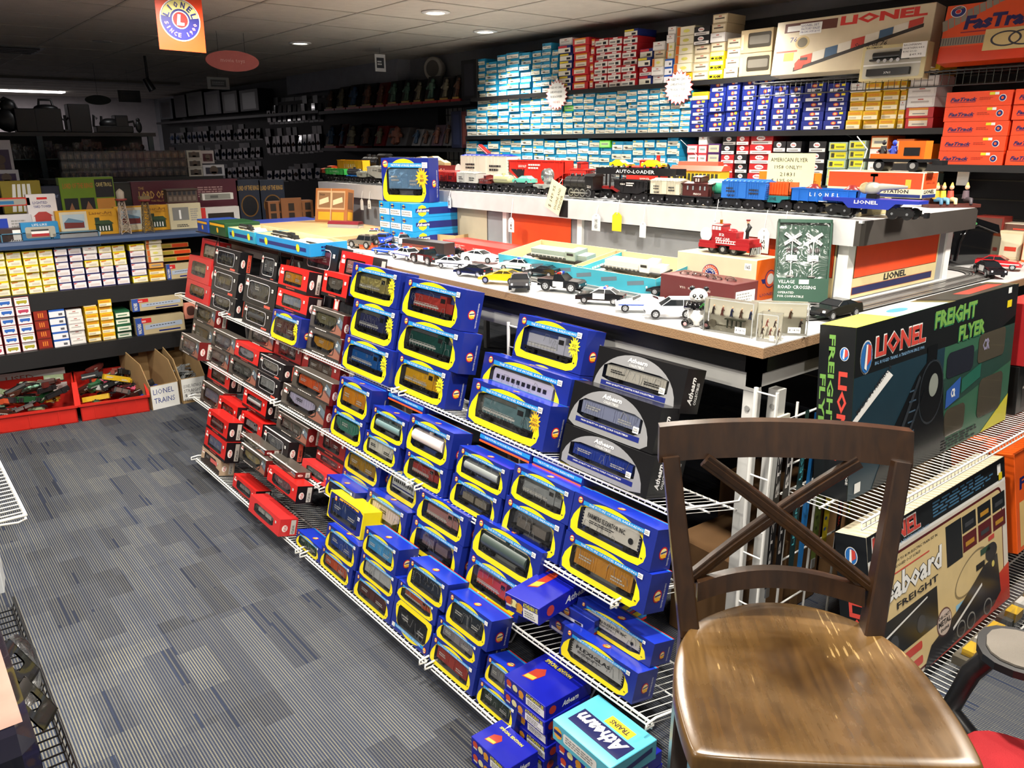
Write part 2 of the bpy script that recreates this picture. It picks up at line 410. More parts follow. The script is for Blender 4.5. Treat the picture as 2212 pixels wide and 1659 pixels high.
  mb.frame((0, -w2-.0004, 0), (1, 0, 0), (0, 0, 1))
  mb.box(-Lh*.08, -w2-.0015, b+.002, Lh*.08, -w2, hh*.9, c)
  for i in range(9):
   x = L2*(.22+i*.08); mb.box(x-.0007, -w2-.0008, b, x+.0007, -w2, hh*.92, c); mb.box(-x-.0007, -w2-.0008, b, -x+.0007, -w2, hh*.92, c)
  q = lt if sum(c.node_tree.nodes['Mix'].inputs[6].default_value[:3]) < 1.3 else dk
  mb.frame((0, -w2-.001, 0), (1, 0, 0), (0, 0, 1)).scribble(-L2*.8, hh*.5, -L2*.3, hh*.75, 2, q).scribble(L2*.3, hh*.35, L2*.8, hh*.6, 2, q)
 return mb
PALE = mat('#d7d4cc', .7)
def logo_round(mb, u, v, r, l=2):
 mb.disc(u, v, r, RED, l, 20, r*1.08); mb.disc(u, v, r*.78, mat('#f6e7a0', .4), l+1, 18, r*.84)
 mb.poly([(u-r*.7, v-r*.1), (u+r*.7, v+r*.2), (u+r*.7, v+r*.45), (u-r*.7, v+r*.15)], NAVY, l+2)
 mb.poly([(u-r*.55, v-r*.75), (u+r*.75, v-r*.75), (u+r*.55, v-r*.12), (u-r*.6, v-r*.22)], GOLD, l+2)
def sticker(t, w, h, u, v, sz=.012, big=False):
 s = MB().frame((-w/2, -.0022, 0), (1, 0, 0), (0, 0, 1))
 s.rect(u, v, u+sz*1.5, v+sz*1.25, WHITE, 1); s.scribble(u+sz*.15, v+sz*.15, u+sz*1.35, v+sz*1.1, 2, GREY, 2, fill=.35)
 if big: s.text('$ 29.95', u+sz*.15, v+sz*.3, sz*1.2, sz*.5, INK, 3)
 s.build('price_sticker', t)
def carton(w, h, d, M, label, cat='boxed train', style='ath', col='#8a8a86', kind='box', flip=False, burst=None, group=None, big=False, txt=None, stick=True):
 t = thing('boxed_model_train', label, cat, M, group)
 K = 44
 mb = MB()
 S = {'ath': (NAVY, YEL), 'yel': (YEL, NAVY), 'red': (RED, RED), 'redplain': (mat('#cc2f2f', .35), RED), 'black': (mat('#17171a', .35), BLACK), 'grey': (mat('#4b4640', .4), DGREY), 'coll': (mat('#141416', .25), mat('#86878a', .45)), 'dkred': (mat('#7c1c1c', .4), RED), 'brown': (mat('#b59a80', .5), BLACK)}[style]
 body = S[0] if style != 'ath' else mat('#17277c', .3)
 e = .0
 if style == 'ath': wu0, wu1, wv0, wv1 = .105*w, .865*w, .15*h, .785*h
 elif style == 'yel': wu0, wu1, wv0, wv1 = .08*w, .86*w, .15*h, .82*h
 elif style == 'coll': wu0, wu1, wv0, wv1 = .10*w, .84*w, .24*h, .68*h
 elif style in ('grey', 'black'): wu0, wu1, wv0, wv1 = .14*w, .80*w, .2*h, .82*h
 else: wu0, wu1, wv0, wv1 = .17*w, .80*w, .22*h, .80*h
 F = mb.frame((-w/2, 0, 0), (1, 0, 0), (0, 0, 1))
 win = rrect(wu0, wv0, wu1, wv1, {'black': .1, 'grey': .09, 'ath': .055, 'coll': .06}.get(style, .05)*h)
 cx, cz = (wu0+wu1)/2, (wv0+wv1)/2
 rectp = [(0, 0), (w, 0), (w, h), (0, h)]
 if style in ('ath', 'yel', 'coll'):
  if style == 'yel': arch = rrect(.02*w, .02*h, .98*w, .98*h, .05*h)
  else:
   arch = [(.04*w, 0.0), (.01*w, .18*h)]
   hw = .46*w; ac = .475*w; az = .22*h; ah = .765*h
   if style == 'coll': az = .05*h; ah = .93*h
   for i in range(19):
    a = math.pi-math.pi*i/18; c = math.cos(a); s_ = math.sin(a); p = .97
    arch.append((ac+hw*(1 if c > 0 else -1)*abs(c)**p, az+ah*abs(s_)**p))
   arch += [(.93*w, .18*h), (.86*w, 0.0)]
   if style == 'ath': arch[2] = (.02*w, .34*h)
  az_ = [(max(.0, min(w, x)), max(0, min(h, z))) for x, z in arch]
  inner = raycast(az_, cx, cz, K)
  corner_ring(mb, rectp, inner, cx, cz, K, body, 0)
  mb.ring(inner, raycast(win, cx, cz, K), S[1], 0)
 else:
  corner_ring(mb, rectp, win, cx, cz, K, body, 0)
 sd = body
 vs = [(-w/2, 0, 0), (w/2, 0, 0), (w/2, 0, h), (-w/2, 0, h), (-w/2, d, 0), (w/2, d, 0), (w/2, d, h), (-w/2, d, h)]
 top = mat('#1b34b4', .22) if style == 'ath' else body
 side = {'red': mat('#1a1216', .35), 'dkred': mat('#5e1616', .4), 'grey': mat('#6e1818', .4)}.get(style, sd)
 mb.add(vs, [(1, 5, 6, 2), (4, 0, 3, 7)], side).add(vs, [(3, 2, 6, 7)], top).add(vs, [(0, 4, 5, 1), (5, 4, 7, 6)], sd)
 ins = mat('#4c4d50', .5) if style != 'redplain' else mat('#8b8266', .6)
 if style == 'ath': ins = mat(R_.choice(['#6c6e72', '#7a7c78', '#3c4c84', '#86867c']), .5)
 if style == 'coll': ins = mat('#2b3350', .5)
 a, b_ = -w/2+wu0-.002, -w/2+wu1+.002; q0, q1 = wv0-.002, wv1+.002; dd = .024
 vs = [(a, .001, q0), (b_, .001, q0), (b_, .001, q1), (a, .001, q1), (a, dd, q0), (b_, dd, q0), (b_, dd, q1), (a, dd, q1)]
 mb.add(vs, [(4, 5, 6, 7), (0, 4, 7, 3), (1, 2, 6, 5), (3, 7, 6, 2)], ins).add(vs, [(0, 1, 5, 4)], mat('#77777a', .5))
 if style == 'ath':
  v0, v1 = .785*h, .885*h
  mb.rect(.13*w, v0, .90*w, v1, LBLUE, 1)
  mb.text('THE FUTURE OF MODEL RAILROADING', .2*w, v0+.022*h, .65*w, .055*h, WHITE, 2, shear=.2)
  logo_round(mb, .09*w, .865*h, .08*h)
  mb.rect(.88*w, .2*h, .90*w, .23*h, INK, 2)
  if burst:
   mb.star(.86*w, .56*h, .19*h, GOLD if burst == 'o' else mat('#e9dc2a', .4), 4, 14, .6, .24*h)
   mb.text('DCC', .835*w, .56*h, .05*w, .07*h, INK, 6, .02); mb.text('READY' if burst == 'o' else 'EQUIPPED', .82*w, .47*h, .08*w, .06*h, INK, 6, .02)
  mb.frame((w/2, 0, 0), (0, 1, 0), (0, 0, 1)); logo_round(mb, .5*d, .42*h, min(.2*d, .16*h), 1)
  mb.text('THE FUTURE OF MODEL RAILROADING', .84*d, .1*h, .62*h, .07*d, WHITE, 1, rot=math.pi/2)
  mb.frame((-w/2, 0, h), (1, 0, 0), (0, 1, 0)); mb.rect(.0, .85*d, w, .95*d, LBLUE, 1); mb.rect(0, .95*d, w, d, RED, 1); logo_round(mb, .5*w, .35*d, .14*d, 1)
 elif style == 'yel':
  mb.rect(.3*w, .88*h, .86*w, .95*h, GOLD, 1); mb.scribble(.4*w, .86*h, .85*w, .94*h, 1, INK, 2)
  logo_round(mb, .2*w, .85*h, .09*h)
 elif style == 'coll':
  mb.rect(.10*w, .12*h, .84*w, .235*h, NAVY, 1); mb.text('HIGH QUALITY HO (1/87TH) SCALE COLLECTIBLES', .17*w, .155*h, .55*w, .05*h, WHITE, 2, .01)
  mb.text('Athearn', .36*w, .80*h, .22*w, .11*h, WHITE, 2, .035, .25); mb.text('COLLECTIBLES', .385*w, .71*h, .17*w, .06*h, WHITE, 2, .01)
  mb.frame((w/2, 0, 0), (0, 1, 0), (0, 0, 1)); mb.text('Athearn', .55*d, .18*h, .62*h, .26*d, WHITE, 1, .03, .3, rot=math.pi/2); mb.text('COLLECTIBLES', .78*d, .2*h, .5*h, .14*d, WHITE, 1, .02, rot=math.pi/2)
 else:
  A = mat('#f0e6e0', .5)
  if style != 'redplain':
   mb.disc(.09*w, .80*h, .085*h, A, 1, 18); mb.rect(.04*w, .62*h, .15*w, .74*h, A, 1); mb.text('Atlas', .045*w, .735*h, .09*w, .09*h, RED, 2, .03)
  if style in ('red', 'dkred'):
   mb.rect(0, 0, w, .14*h, BLACK, 1); mb.text('TRAINMAN' if style == 'red' else 'MASTER', .3*w, .05*h, .3*w, .06*h, mat('#e86a5a', .5), 2)
  if style == 'grey':
   mb.poly([(.62*w, 0), (w, 0), (w, .4*h), (.86*w, .6*h)], mat('#8a5a4a', .5), 1); mb.poly([(.82*w, .55*h), (w, .3*h), (w, .7*h), (.88*w, h*.9)], mat('#5d6c78', .5), 1)
   mb.rect(0, 0, w, .1*h, mat('#2c2a28', .5), 2); mb.scribble(.2*w, .03*h, .6*w, .09*h, 1, A, 3)
   mb.ring(raycast(rrect(wu0-.02*w, wv0-.04*h, wu1+.02*w, wv1+.04*h, .15*h), cx, cz, K), raycast(win, cx, cz, K), mat('#28241f', .5), 2)
  if style == 'black':
   mb.ring(raycast(rrect(wu0-.012*w, wv0-.025*h, wu1+.012*w, wv1+.025*h, .14*h), cx, cz, K), raycast(win, cx, cz, K), mat('#c9c9cc', .4), 2)
   mb.rect(.7*w, .03*h, .88*w, .12*h, mat('#e05a4a', .5), 2)
  if style == 'brown':
   mb.poly([(0, 0), (w, 0), (w, .3*h), (.4*w, .5*h), (0, .2*h)], mat('#2a201c', .5), 1); mb.rect(.5*w, .45*h, .85*w, .7*h, mat('#c8605a', .5), 2)
  mb.frame((w/2, 0, 0), (0, 1, 0), (0, 0, 1))
  mb.disc(.3*d, .45*h, .16*d, A, 1, 18, .2*h); mb.text('ATLAS', .4*d, .3*h, .3*h, .16*d, RED, 2, .03, rot=math.pi/2)
  mb.rect(.62*d, .08*h, .9*d, .92*h, mat('#c9c4bc', .5) if style != 'black' else mat('#d2503c', .5), 1); mb.text('ATLAS HO', .84*d, .12*h, .5*h, .14*d, INK, 2, .02, rot=math.pi/2)
  mb.frame((-w/2, 0, h), (1, 0, 0), (0, 1, 0)); mb.rect(0, .0, w, .12*d, mat('#e8ddd8', .5) if style in ('grey', 'black') else body, 1)
 mb.build('carton', t)
 pn = MB().frame((-w/2, .0004, 0), (1, 0, 0), (0, 0, 1)); pn.poly([(x, z) for x, z in rrect(wu0-.001, wv0-.001, wu1+.001, wv1+.001, .04*h)], CLEAR, 0); pn.build('window_pane', t)
 cw, ch = (wu1-wu0)*R_.uniform(.92, .98), (wv1-wv0)*R_.uniform(.84, .97)
 cmb = car_mesh(kind, col, cw, ch, .018)
 if txt:
  cmb.frame((0, -.0105, 0), (1, 0, 0), (0, 0, 1)).text(txt, -cw*.4, ch*.62, cw*.66, ch*.2, INK, 2, .02, rise=-.0).scribble(-cw*.36, ch*.42, cw*.1, ch*.56, 2, INK, 2)
  if txt[0] == 'F': cmb.disc(cw*.36, ch*.5, ch*.13, INK, 2, 10)
 co = cmb.build('packed_model', t); co.location = (-w/2+cx, .0125, wv0+.001)
 if big or R_.random() < .6:
  fm = MB(); rf = mat('#aeb2b4', .12)  # pale tubes standing in for highlights along crinkled plastic folds
  for _ in range(5):
   x0, z0 = R_.uniform(wu0+.01, wu1-.02)-w/2, R_.uniform(wv0+.1*h, wv1-.2*h); q = R_.uniform(.01, .03)
   fm.tube([(x0, .0018, z0), (x0+q*.3, .0014, z0+q), (x0+q, .0018, z0+q*R_.uniform(.6, 1.1)), (x0+q*1.2, .002, z0+q*R_.uniform(-.3, .3))], .00055, rf, 4)
  fm.build('fold_highlight', t)
 if stick: sticker(t, w, h, .87*w if style != 'coll' else .76*w, .78*h if style == 'ath' else (.3*h if style == 'coll' else .62*h), .1*h if style != 'coll' else .11*h, big)
 if flip: t.matrix_world = t.matrix_world @ Matrix.Translation((0, 0, h)) @ Matrix.Rotation(math.pi, 4, 'Y')
 return t
# ================================================================== WIRE RACK ALONG THE AISLE
TH = rad(14)
TIER = {1: (1.437, .68), 2: (1.305, .45), 3: (1.235, .25), 4: (1.084, .07)}
UPD = Vector((math.sin(TH), 0, math.cos(TH))); NIN = Vector((math.cos(TH), 0, -math.sin(TH)))
def onTier(k, px, py, dd=0):
 X, Z = TIER[k]; o = Vector((X, 0, Z))+NIN*dd
 d = ray(px, py); t = (o-CAM).dot(NIN)/d.dot(NIN); P = CAM+d*t
 return P.y, (P-o).dot(UPD)
CR = {1: (380, 480, 4.424), 2: (380, 780, 3.53), 3: (700, 540, 4.424), 4: (1000, 640, 3.687), 5: (640, 880, 4.424), 6: (640, 1200, 3.614), 7: (1000, 1000, 2.518)}
RB = [
(1,1,105,515,345,370,0,'redplain','#a39a78','flat','','khaki flat car'),
(1,1,90,670,335,575,0,'redplain','#b0894a','hopper','','tan hopper'),
(1,1,230,330,420,190,.09,'redplain','#b9b4a4','box','','pale boxcar'),
(1,1,355,385,620,285,.01,'black','#4d4a3c','flat','','orange and green lettering'),
(1,1,340,590,600,495,0,'black','#6b6246','flat','','olive log car'),
(1,1,325,780,580,700,0,'black','#7a745e','hopper','','grey open hopper'),
(1,1,640,715,985,590,0,'black','#55585a','hopper','','charcoal hopper'),
(1,1,635,905,930,815,0,'black','#3a3c3e','tank','','dark tank car'),
(1,1,800,480,985,320,.07,'black','#6b6b6b','box','','white striped end'),
(1,1,975,525,1290,380,0,'red','#d89a1e','box','','bright yellow boxcar'),
(1,1,960,735,1285,630,0,'red','#a5b0c0','box','','blue and white boxcar'),
(1,1,905,1015,1215,850,-.035,'ath','#6a3a3c','box','y','maroon caboose and a yellow starburst'),
(1,1,1385,690,1660,515,0,'red','#8b8378','hopper','','grey hopper'),
(1,1,1215,370,1565,240,.1,'black','#9a4a58','box','','pink sunset picture'),
(1,1,1560,450,1890,330,.1,'red','#b78a86','box','','faded pink boxcar'),
(1,1,1285,925,1620,815,0,'grey','#7f7c60','hopper','','olive grey hopper'),
(1,1,1250,1155,1600,1060,0,'grey','#c8932a','hopper','','amber hopper'),
(1,3,232,440,745,215,0,'ath','#a59b62','loco','y','tan freight diesel'),
(1,3,240,770,720,580,0,'ath','#3a3f6a','loco','y','navy and orange diesel'),
(1,3,165,1075,690,940,-.02,'ath','#1c5fa8','loco','y','bright blue diesel'),
(1,3,730,590,1365,380,0,'ath','#a63a34','loco','','red and white striped diesel'),
(1,3,735,585,1362,385,.085,'ath','#55585e','loco','',''),
(1,3,738,580,1360,388,.165,'ath','#55585e','loco','',''),
(1,3,690,950,1345,790,0,'ath','#1d4a44','loco','','teal and grey long diesel'),
(1,3,700,945,1345,795,.085,'ath','#55585e','loco','',''),
(1,3,640,1290,1215,1150,0,'ath','#d8a824','loco','y','yellow freight diesel'),
(1,3,650,1280,1215,1155,.085,'ath','#55585e','loco','',''),
(1,4,395,440,1005,270,.13,'ath','#b9bccb','loco','y','white commuter diesel'),
(1,4,140,640,870,660,.07,'ath','#cfcbe0','coach','','silver two-deck commuter coach'),
(1,4,25,965,705,862,0,'ath','#5c7a80','loco','o','crumpled plastic over a blue diesel'),
(1,4,1035,650,1800,575,.07,'coll','#c9c6bd','box','','white truck trailer'),
(1,4,1040,640,1800,580,.15,'coll','#8a8a90','box','',''),
(1,4,830,970,1590,885,0,'coll','#8f97b4','box','','pale lilac container'),
(1,4,835,965,1590,890,.08,'coll','#8a8a90','box','',''),
(1,4,765,1275,1540,1245,-.01,'coll','#1f3c9c','box','','royal blue trailer'),
(1,4,770,1270,1540,1250,.075,'coll','#8a8a90','box','',''),
(2,1,170,900,385,845,.05,'grey','#8a867c','hopper','','silver hopper'),
(2,1,52,1065,250,985,-.06,'grey','#8d6560','box','','rusty pink boxcar'),
(2,1,345,1105,585,1045,0,'grey','#77757a','box','','smoky grey boxcar'),
(2,1,310,1270,520,1210,0,'grey','#9a958a','box','','silver boxcar'),
(2,1,565,1195,815,1145,0,'red','#b0b0b8','hopper','','silver ribbed hopper'),
(2,1,505,1390,790,1355,0,'grey','#6a6c66','box','','soft grey boxcar'),
(2,1,800,1310,1050,1265,0,'black','#a8a49c','hopper','','pale ribbed hopper'),
(2,1,765,1520,1010,1450,0,'black','#b4b6b6','box','','silver boxcar'),
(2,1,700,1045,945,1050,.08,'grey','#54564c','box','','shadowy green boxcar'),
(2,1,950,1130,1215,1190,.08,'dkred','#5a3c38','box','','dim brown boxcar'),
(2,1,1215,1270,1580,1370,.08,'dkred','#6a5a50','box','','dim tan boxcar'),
(2,1,1115,1470,1510,1440,0,'grey','#dd6a3a','box','','orange and white reefer'),
(2,2,805,270,1155,280,0,'grey','#c9c4dc','hopper','','pale lilac covered hopper'),
(2,2,1225,305,1500,225,0,'ath','#d9952e','box','','orange caboose'),
(2,2,1175,505,1455,430,0,'ath','#4c8a78','hopper','','sea green gondola'),
(2,5,710,135,1090,40,0,'ath','#6f8c8e','tank','','grey green tank car'),
(2,5,640,345,1005,310,0,'ath','#d9d8ce','box','','white boxcar'),
(2,5,1050,310,1510,250,0,'ath','#e4d8d4','tank','','white chocolate tank car'),
(2,5,1020,590,1455,545,0,'ath','#a0403c','loco','','red and grey diesel'),
(2,5,1530,535,2065,490,0,'ath','#8a9090','tank','','wire coil over a grey tank car'),
(2,5,1460,845,1975,815,0,'ath','#8b8578','flat','','grey flat car load'),
(2,7,250,180,610,155,0,'ath','#8e9496','loco','','curled wire and a black diesel'),
(2,7,200,370,555,335,0,'ath','#75706a','flat','','dark brown flat car'),
(2,7,655,150,1060,230,.06,'ath','#444444','box','f',''),
(2,7,570,345,1065,365,0,'ath','#dcdad2','plain','t','white Farmers Elevator hopper'),
(2,7,525,545,1035,590,0,'ath','#c8913a','box','b','tan wooden boxcar'),
(3,2,240,105,420,95,.03,'red','#8d6a5a','box','','brown boxcar'),
(3,2,190,250,395,215,.0,'grey','#9aa0b4','box','','pale blue boxcar'),
(3,2,290,360,495,335,-.02,'red','#a83a30','box','','red boxcar'),
(3,2,503,335,700,300,.02,'red','#9a9c9c','tank','','silver tank car'),
(3,2,470,475,668,460,0,'red','#b7bcc0','loco','','silver steam engine'),
(3,2,655,620,870,590,-.02,'black','#6f737a','hopper','','slate hopper'),
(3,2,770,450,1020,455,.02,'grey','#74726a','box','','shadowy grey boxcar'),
(3,2,965,755,1195,795,0,'redplain','#74787a','box','','grey gondola'),
(3,2,1090,590,1310,610,.05,'dkred','#6a2a26','box','','dark red boxcar'),
(3,2,1275,790,1575,785,.05,'ath','#a8842c','box','','mustard caboose'),
(3,5,275,765,575,765,-.03,'ath','#2a3560','loco','','small dark switch engine'),
(3,5,860,755,1200,710,.04,'ath','#c8ccca','coach','','silver streamlined coach'),
(3,5,640,1055,1060,1035,0,'ath','#e2d2cc','hopper','','white and red covered hopper'),
(3,5,1135,1045,1650,1050,0,'ath','#a87a78','loco','','pink and grey diesel'),
(3,5,1065,1335,1590,1340,0,'ath','#7a6a6c','flat','','grey and red load'),
(3,7,45,450,435,490,0,'ath','#3d4a46','tank','','big dark drums'),
(3,7,0,690,330,690,0,'ath','#c84a38','loco','','red fire engine'),
(3,7,590,905,1045,985,.05,'ath','#d8d6ce','plain','t','white Farmers Elevator hopper'),
(3,7,512,1075,945,1190,0,'ath','#c2c4c4','plain','p','silver Plexiglas hopper'),
(4,2,232,495,405,470,0,'red','#5a4846','tank','','dark tank car'),
(4,2,213,630,390,620,0,'red','#8c94b8','box','','pale lilac boxcar'),
(4,2,190,740,345,745,0,'brown','#5a4a42','box','','desert picture'),
(4,2,485,600,680,680,.02,'grey','#7d7a5a','hopper','','olive hopper'),
(4,2,480,735,690,760,0,'grey','#b0a070','hopper','','cream striped gondola'),
(4,2,440,880,625,905,0,'red','#c4c0bc','flat','','white flat load'),
(4,2,705,740,915,850,.03,'grey','#6f7064','box','','mossy grey boxcar'),
(4,2,690,920,930,955,0,'red','#8a5a60','hopper','','dull pink hopper'),
(4,2,565,1040,815,1105,-.04,'redplain','#d0cdc8','flat','','white flat car'),
(4,5,8,1180,265,1240,0,'ath','#1f4a2c','box','','dark green boxcar'),
(4,5,290,1030,650,1010,.03,'yel','#1c3a7a','box','','tall navy boxcar'),
(4,5,272,1290,600,1330,0,'ath','#1c449c','box','','royal blue boxcar'),
(4,6,172,65,440,120,0,'ath','#c4562a','box','','rust orange boxcar'),
(4,5,625,1350,985,1365,0,'ath','#4ba3d6','box','','sky blue boxcar'),
(4,6,487,110,795,180,0,'ath','#b4b8ba','box','','light grey boxcar'),
(4,6,435,310,765,390,0,'ath','#5a3230','box','','maroon boxcar'),
(4,6,862,165,1190,230,0,'ath','#1e2a3c','plain','r','midnight blue boxcar'),
(4,6,768,370,1105,415,0,'ath','#b04e28','loco','','brown and orange boxcar'),
(4,6,710,585,1060,600,0,'ath','#1d1f24','box','F','black boxcar, printed upside down'),
(4,6,1165,450,1530,515,0,'ath','#26303a','box','','charcoal and white door boxcar'),
(4,6,1080,640,1440,725,0,'ath','#8d8a90','box','','mauve grey boxcar'),
(4,6,1018,875,1395,960,0,'ath','#a03c32','box','','brick red boxcar'),
(4,6,1470,925,1740,960,.01,'ath','#858588','box','','plain grey boxcar'),
(4,6,1388,1180,1720,1260,0,'ath','#2e3c34','box','','forest green boxcar'),
]
STY = {'ath': 'blue and yellow window box', 'red': 'red and black window box', 'redplain': 'plain bright red window box', 'black': 'black window box', 'grey': 'grey and maroon window box', 'coll': 'black box with grey arch', 'dkred': 'dark red window box', 'yel': 'all yellow window box', 'brown': 'brown picture box'}
TN = {1: 'top', 2: 'second', 3: 'third', 4: 'bottom'}
rows = []
for r in RB:
 k, c, x0, y0, x1, y1, dd = r[:7]; ox, oy, s_ = CR[c]
 ya, sa = onTier(k, ox+x0/s_, oy+y0/s_, dd); yb, sb = onTier(k, ox+x1/s_, oy+y1/s_, dd)
 rows.append([k, yb, ya, sa, sb, dd, r])
FILL = []
for k in (1, 2, 3, 4):
 L = [q for q in rows if q[0] == k]
 L.sort(key=lambda q: q[3])
 done = []
 for q in L:
  sup = 0.0; lay = round((q[5]+.06)/.05)
  for p in done:
   ov = min(q[2], p[2])-max(q[1], p[1])
   if abs(p[5]-q[5]) < .055 and ov > .25*min(q[2]-q[1], p[2]-p[1]) and p[4] < q[3]+.5*(q[4]-q[3]): sup = max(sup, p[4])
  hgt = q[4]-q[3]
  std = .14 if k == 1 else .1
  if q[5] >= .049 and q[6][11] and q[3] > .015:      # lower part hidden by the row in front: standard height
   q[3] = max(sup, q[4]-std)
   if q[3]-sup < .03: q[3] = sup+.0008
   else: FILL.append([k, q[1], q[2], sup+.0008, q[3]-.001, q[5], (k, 0, 0, 0, 0, 0, q[5], q[6][7], '#55585e', 'box', '', '')])
   done.append(q); continue
  if abs(q[3]-sup) < .05 or sup == 0: q[3] = sup+.0008; q[4] = q[4] if sup and abs(q[4]-q[3]-hgt) < .03 else q[3]+hgt
  done.append(q)
 for q in L:
  for p in L:
   if p is not q and abs(p[5]-q[5]) < .05 and min(q[4], p[4])-max(q[3], p[3]) > .012:
    ov = min(q[2], p[2])-max(q[1], p[1])
    if 0 < ov < .5*(q[2]-q[1]):
     mid = (min(q[2], p[2])+max(q[1], p[1]))/2
     if q[1] < p[1]: q[2] = mid-.0008; p[1] = mid+.0008
     else: q[1] = mid+.0008; p[2] = mid-.0008
rows += FILL
def rackM(k, ymid, s0, dd):
 X, Z = TIER[k]; o = Vector((X, ymid, Z))+NIN*dd+UPD*s0
 return TR(o.x, o.y, o.z, -90, 14)
nback = 0
for k, yb, ya, sa, sb, dd, r in rows:
 w_, h_ = ya-yb-.001, sb-sa-.001
 d_ = .078 if r[7] in ('ath', 'coll', 'yel') else .07
 if dd < 0 and r[7] != 'ath': d_ = .075
 ex = r[10]; wd = r[11]
 if wd: lab = '%s showing %s, %s wire shelf' % (STY[r[7]], wd, TN[k]); grp = 'boxed trains on the wire rack'
 else: lab = '%s hidden behind the front boxes, %s wire rack shelf' % (STY[r[7]], TN[k]); grp = 'spare %s boxes at the back of the rack' % r[7]
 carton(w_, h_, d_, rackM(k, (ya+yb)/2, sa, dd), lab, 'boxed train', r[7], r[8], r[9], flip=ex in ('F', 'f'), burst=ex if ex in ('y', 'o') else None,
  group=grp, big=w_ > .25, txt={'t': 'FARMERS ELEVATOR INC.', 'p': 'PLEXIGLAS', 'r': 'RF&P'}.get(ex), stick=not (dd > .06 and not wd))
def wire_shelf(k, ya, yb, depth, label, mtl=WIREW, fence=False):
 X, Z = TIER[k]; t = thing('wire_shelf', label, 'shelf', TR(X, 0, Z, -90, 14), 'white wire shelves of the aisle rack')
 mb = MB(); r = .0022
 a, b = -ya, -yb
 for yy, rr in ((-.004, .0035), (depth*.5, .003), (depth, .0035)): mb.tube([(a, yy, -.006), (b, yy, -.006)], rr, mtl, 6)
 mb.tube([(a, -.006, -.016), (b, -.006, -.016)], .0025, mtl, 6)
 n = int((b-a)/.022)
 for i in range(n+1):
  x = a+(b-a)*i/n; mb.tube([(x, -.006, -.012), (x, -.003, -.0025), (x, depth, -.0025)], .0014, mtl, 4)
 mb.build('wire_deck', t)
 for x in (a, b):
  m2 = MB(); m2.tube([(x, -.004, -.008), (x, -.03, -.012), (x, -.03, .0), (x, .0, .01), (x, depth, .02), (x, depth+.02, .06)], .0035, mtl, 6); m2.build('end_bracket', t)
 return t
ysp = {1: [(6.0, 4.25), (4.2, 2.45), (2.4, 1.12)], 2: [(5.3, 3.3), (3.26, 2.15), (2.1, 1.19)], 3: [(4.8, 2.75), (2.7, 1.7), (1.66, 1.0)], 4: [(4.02, 2.62), (2.58, 1.75), (1.72, 1.36)]}
for k, q in ((1, (391, 631)), (2, (434, 767)), (3, (422, 855)), (4, (428, 990))): ysp[k][0] = (onTier(k, *q)[0]+.01, ysp[k][0][1])
for k, L in ysp.items():
 for i, (a, b) in enumerate(L):
  wire_shelf(k, a, b, .3 if k > 1 else .24, '%s white wire shelf section of the %s tier of the aisle rack' % (['far', 'middle', 'near'][i], TN[k]))
for i, y in enumerate((5.0, 3.3, 2.1, 1.10)):
 t = thing('rack_upright', '%s white steel grid upright behind the aisle rack' % ['farthest', 'third', 'second', 'nearest'][i], 'rack', TR(1.68, y, 0))
 mb = MB(); mb.tube([(0, 0, 0), (0, 0, .96)], .006, WIREW, 8); mb.tube([(0, -.06 if i else .06, 0), (0, -.06 if i else .06, .96)], .004, WIREW, 6)
 for z in [.05+i*.075 for i in range(13)]: mb.tube([(0, 0, z), (0, -.06 if i else .06, z)], .0025, WIREW, 5)
 mb.build('grid_post', t)

for i, (k, c, x0, y0, x1, y1) in enumerate([(2, 4, 130, 1150, 560, 1150), (2, 4, 560, 1300, 970, 1360), (2, 3, 280, 1230, 610, 1250), (2, 3, 620, 1370, 960, 1450)]):
 ox, oy, s_ = CR[c]; ya, sa = onTier(k, ox+x0/s_, oy+y0/s_, .06); yb, sb = onTier(k, ox+x1/s_, oy+y1/s_, .06)
 w_ = ya-yb; t = thing('flat_train_box', '%s flat blue box with sky blue and orange stripe under the top shelf' % ['third', 'nearest', 'farthest', 'second'][i], 'boxed train', rackM(2, (ya+yb)/2, .211, .06), 'flat boxes lying under the top wire shelf')
 mb = MB().bbox(-w_/2, 0, 0, w_/2, .14, .03, mat('#17277c', .3), .0015).frame((-w_/2, 0, 0), (1, 0, 0), (0, 0, 1)).rect(0, .012, w_, .024, LBLUE, 1).rect(0, 0, w_, .006, ORANGE, 1).text('THE FUTURE OF MODEL RAILROADING', w_*.1, .015, w_*.75, .006, WHITE, 2)
 mb.frame((-w_/2, 0, .03), (1, 0, 0), (0, 1, 0)); mb.disc(w_/2, .06, .05, YEL, 1, 20, .03); logo_round(mb, w_/2, .06, .012); mb.build('carton', t)
# ================================================================== TRAIN TABLES
TBL, TOP = 1.05, 1.317
PART = mat('#8d6f50', .85, bump=300)
TX0, TY0 = 1.735, 1.125
def tp(c, x, y):
 ox, oy, s_ = {'T1': (660, 320, 3.687), 'T2': (1150, 320, 4.022), 'T3': (1600, 320, 3.614), 'T4': (1150, 560, 3.687), 'C1': (380, 480, 4.424)}[c]
 return ox+x/s_, oy+y/s_
t = thing('display_table', 'long low white-topped particle board table along the aisle', 'table')
MB().box(TX0, TY0, TBL-.03, 4.0, 5.02, TBL-.003, PART).build('table_top', t)
MB().box(TX0+.0005, TY0+.0005, TBL-.003, 3.9995, 5.0195, TBL, mat('#c9c9c9', .45)).build('white_laminate', t)
MB().box(TX0+.03, TY0+.03, TBL-.085, TX0+.07, 5.0, TBL-.031, BLACK).box(TX0+.03, TY0+.03, TBL-.085, 3.9, TY0+.07, TBL-.031, BLACK).build('black_rail', t)
PW = mat('#c9c9c6', .45)
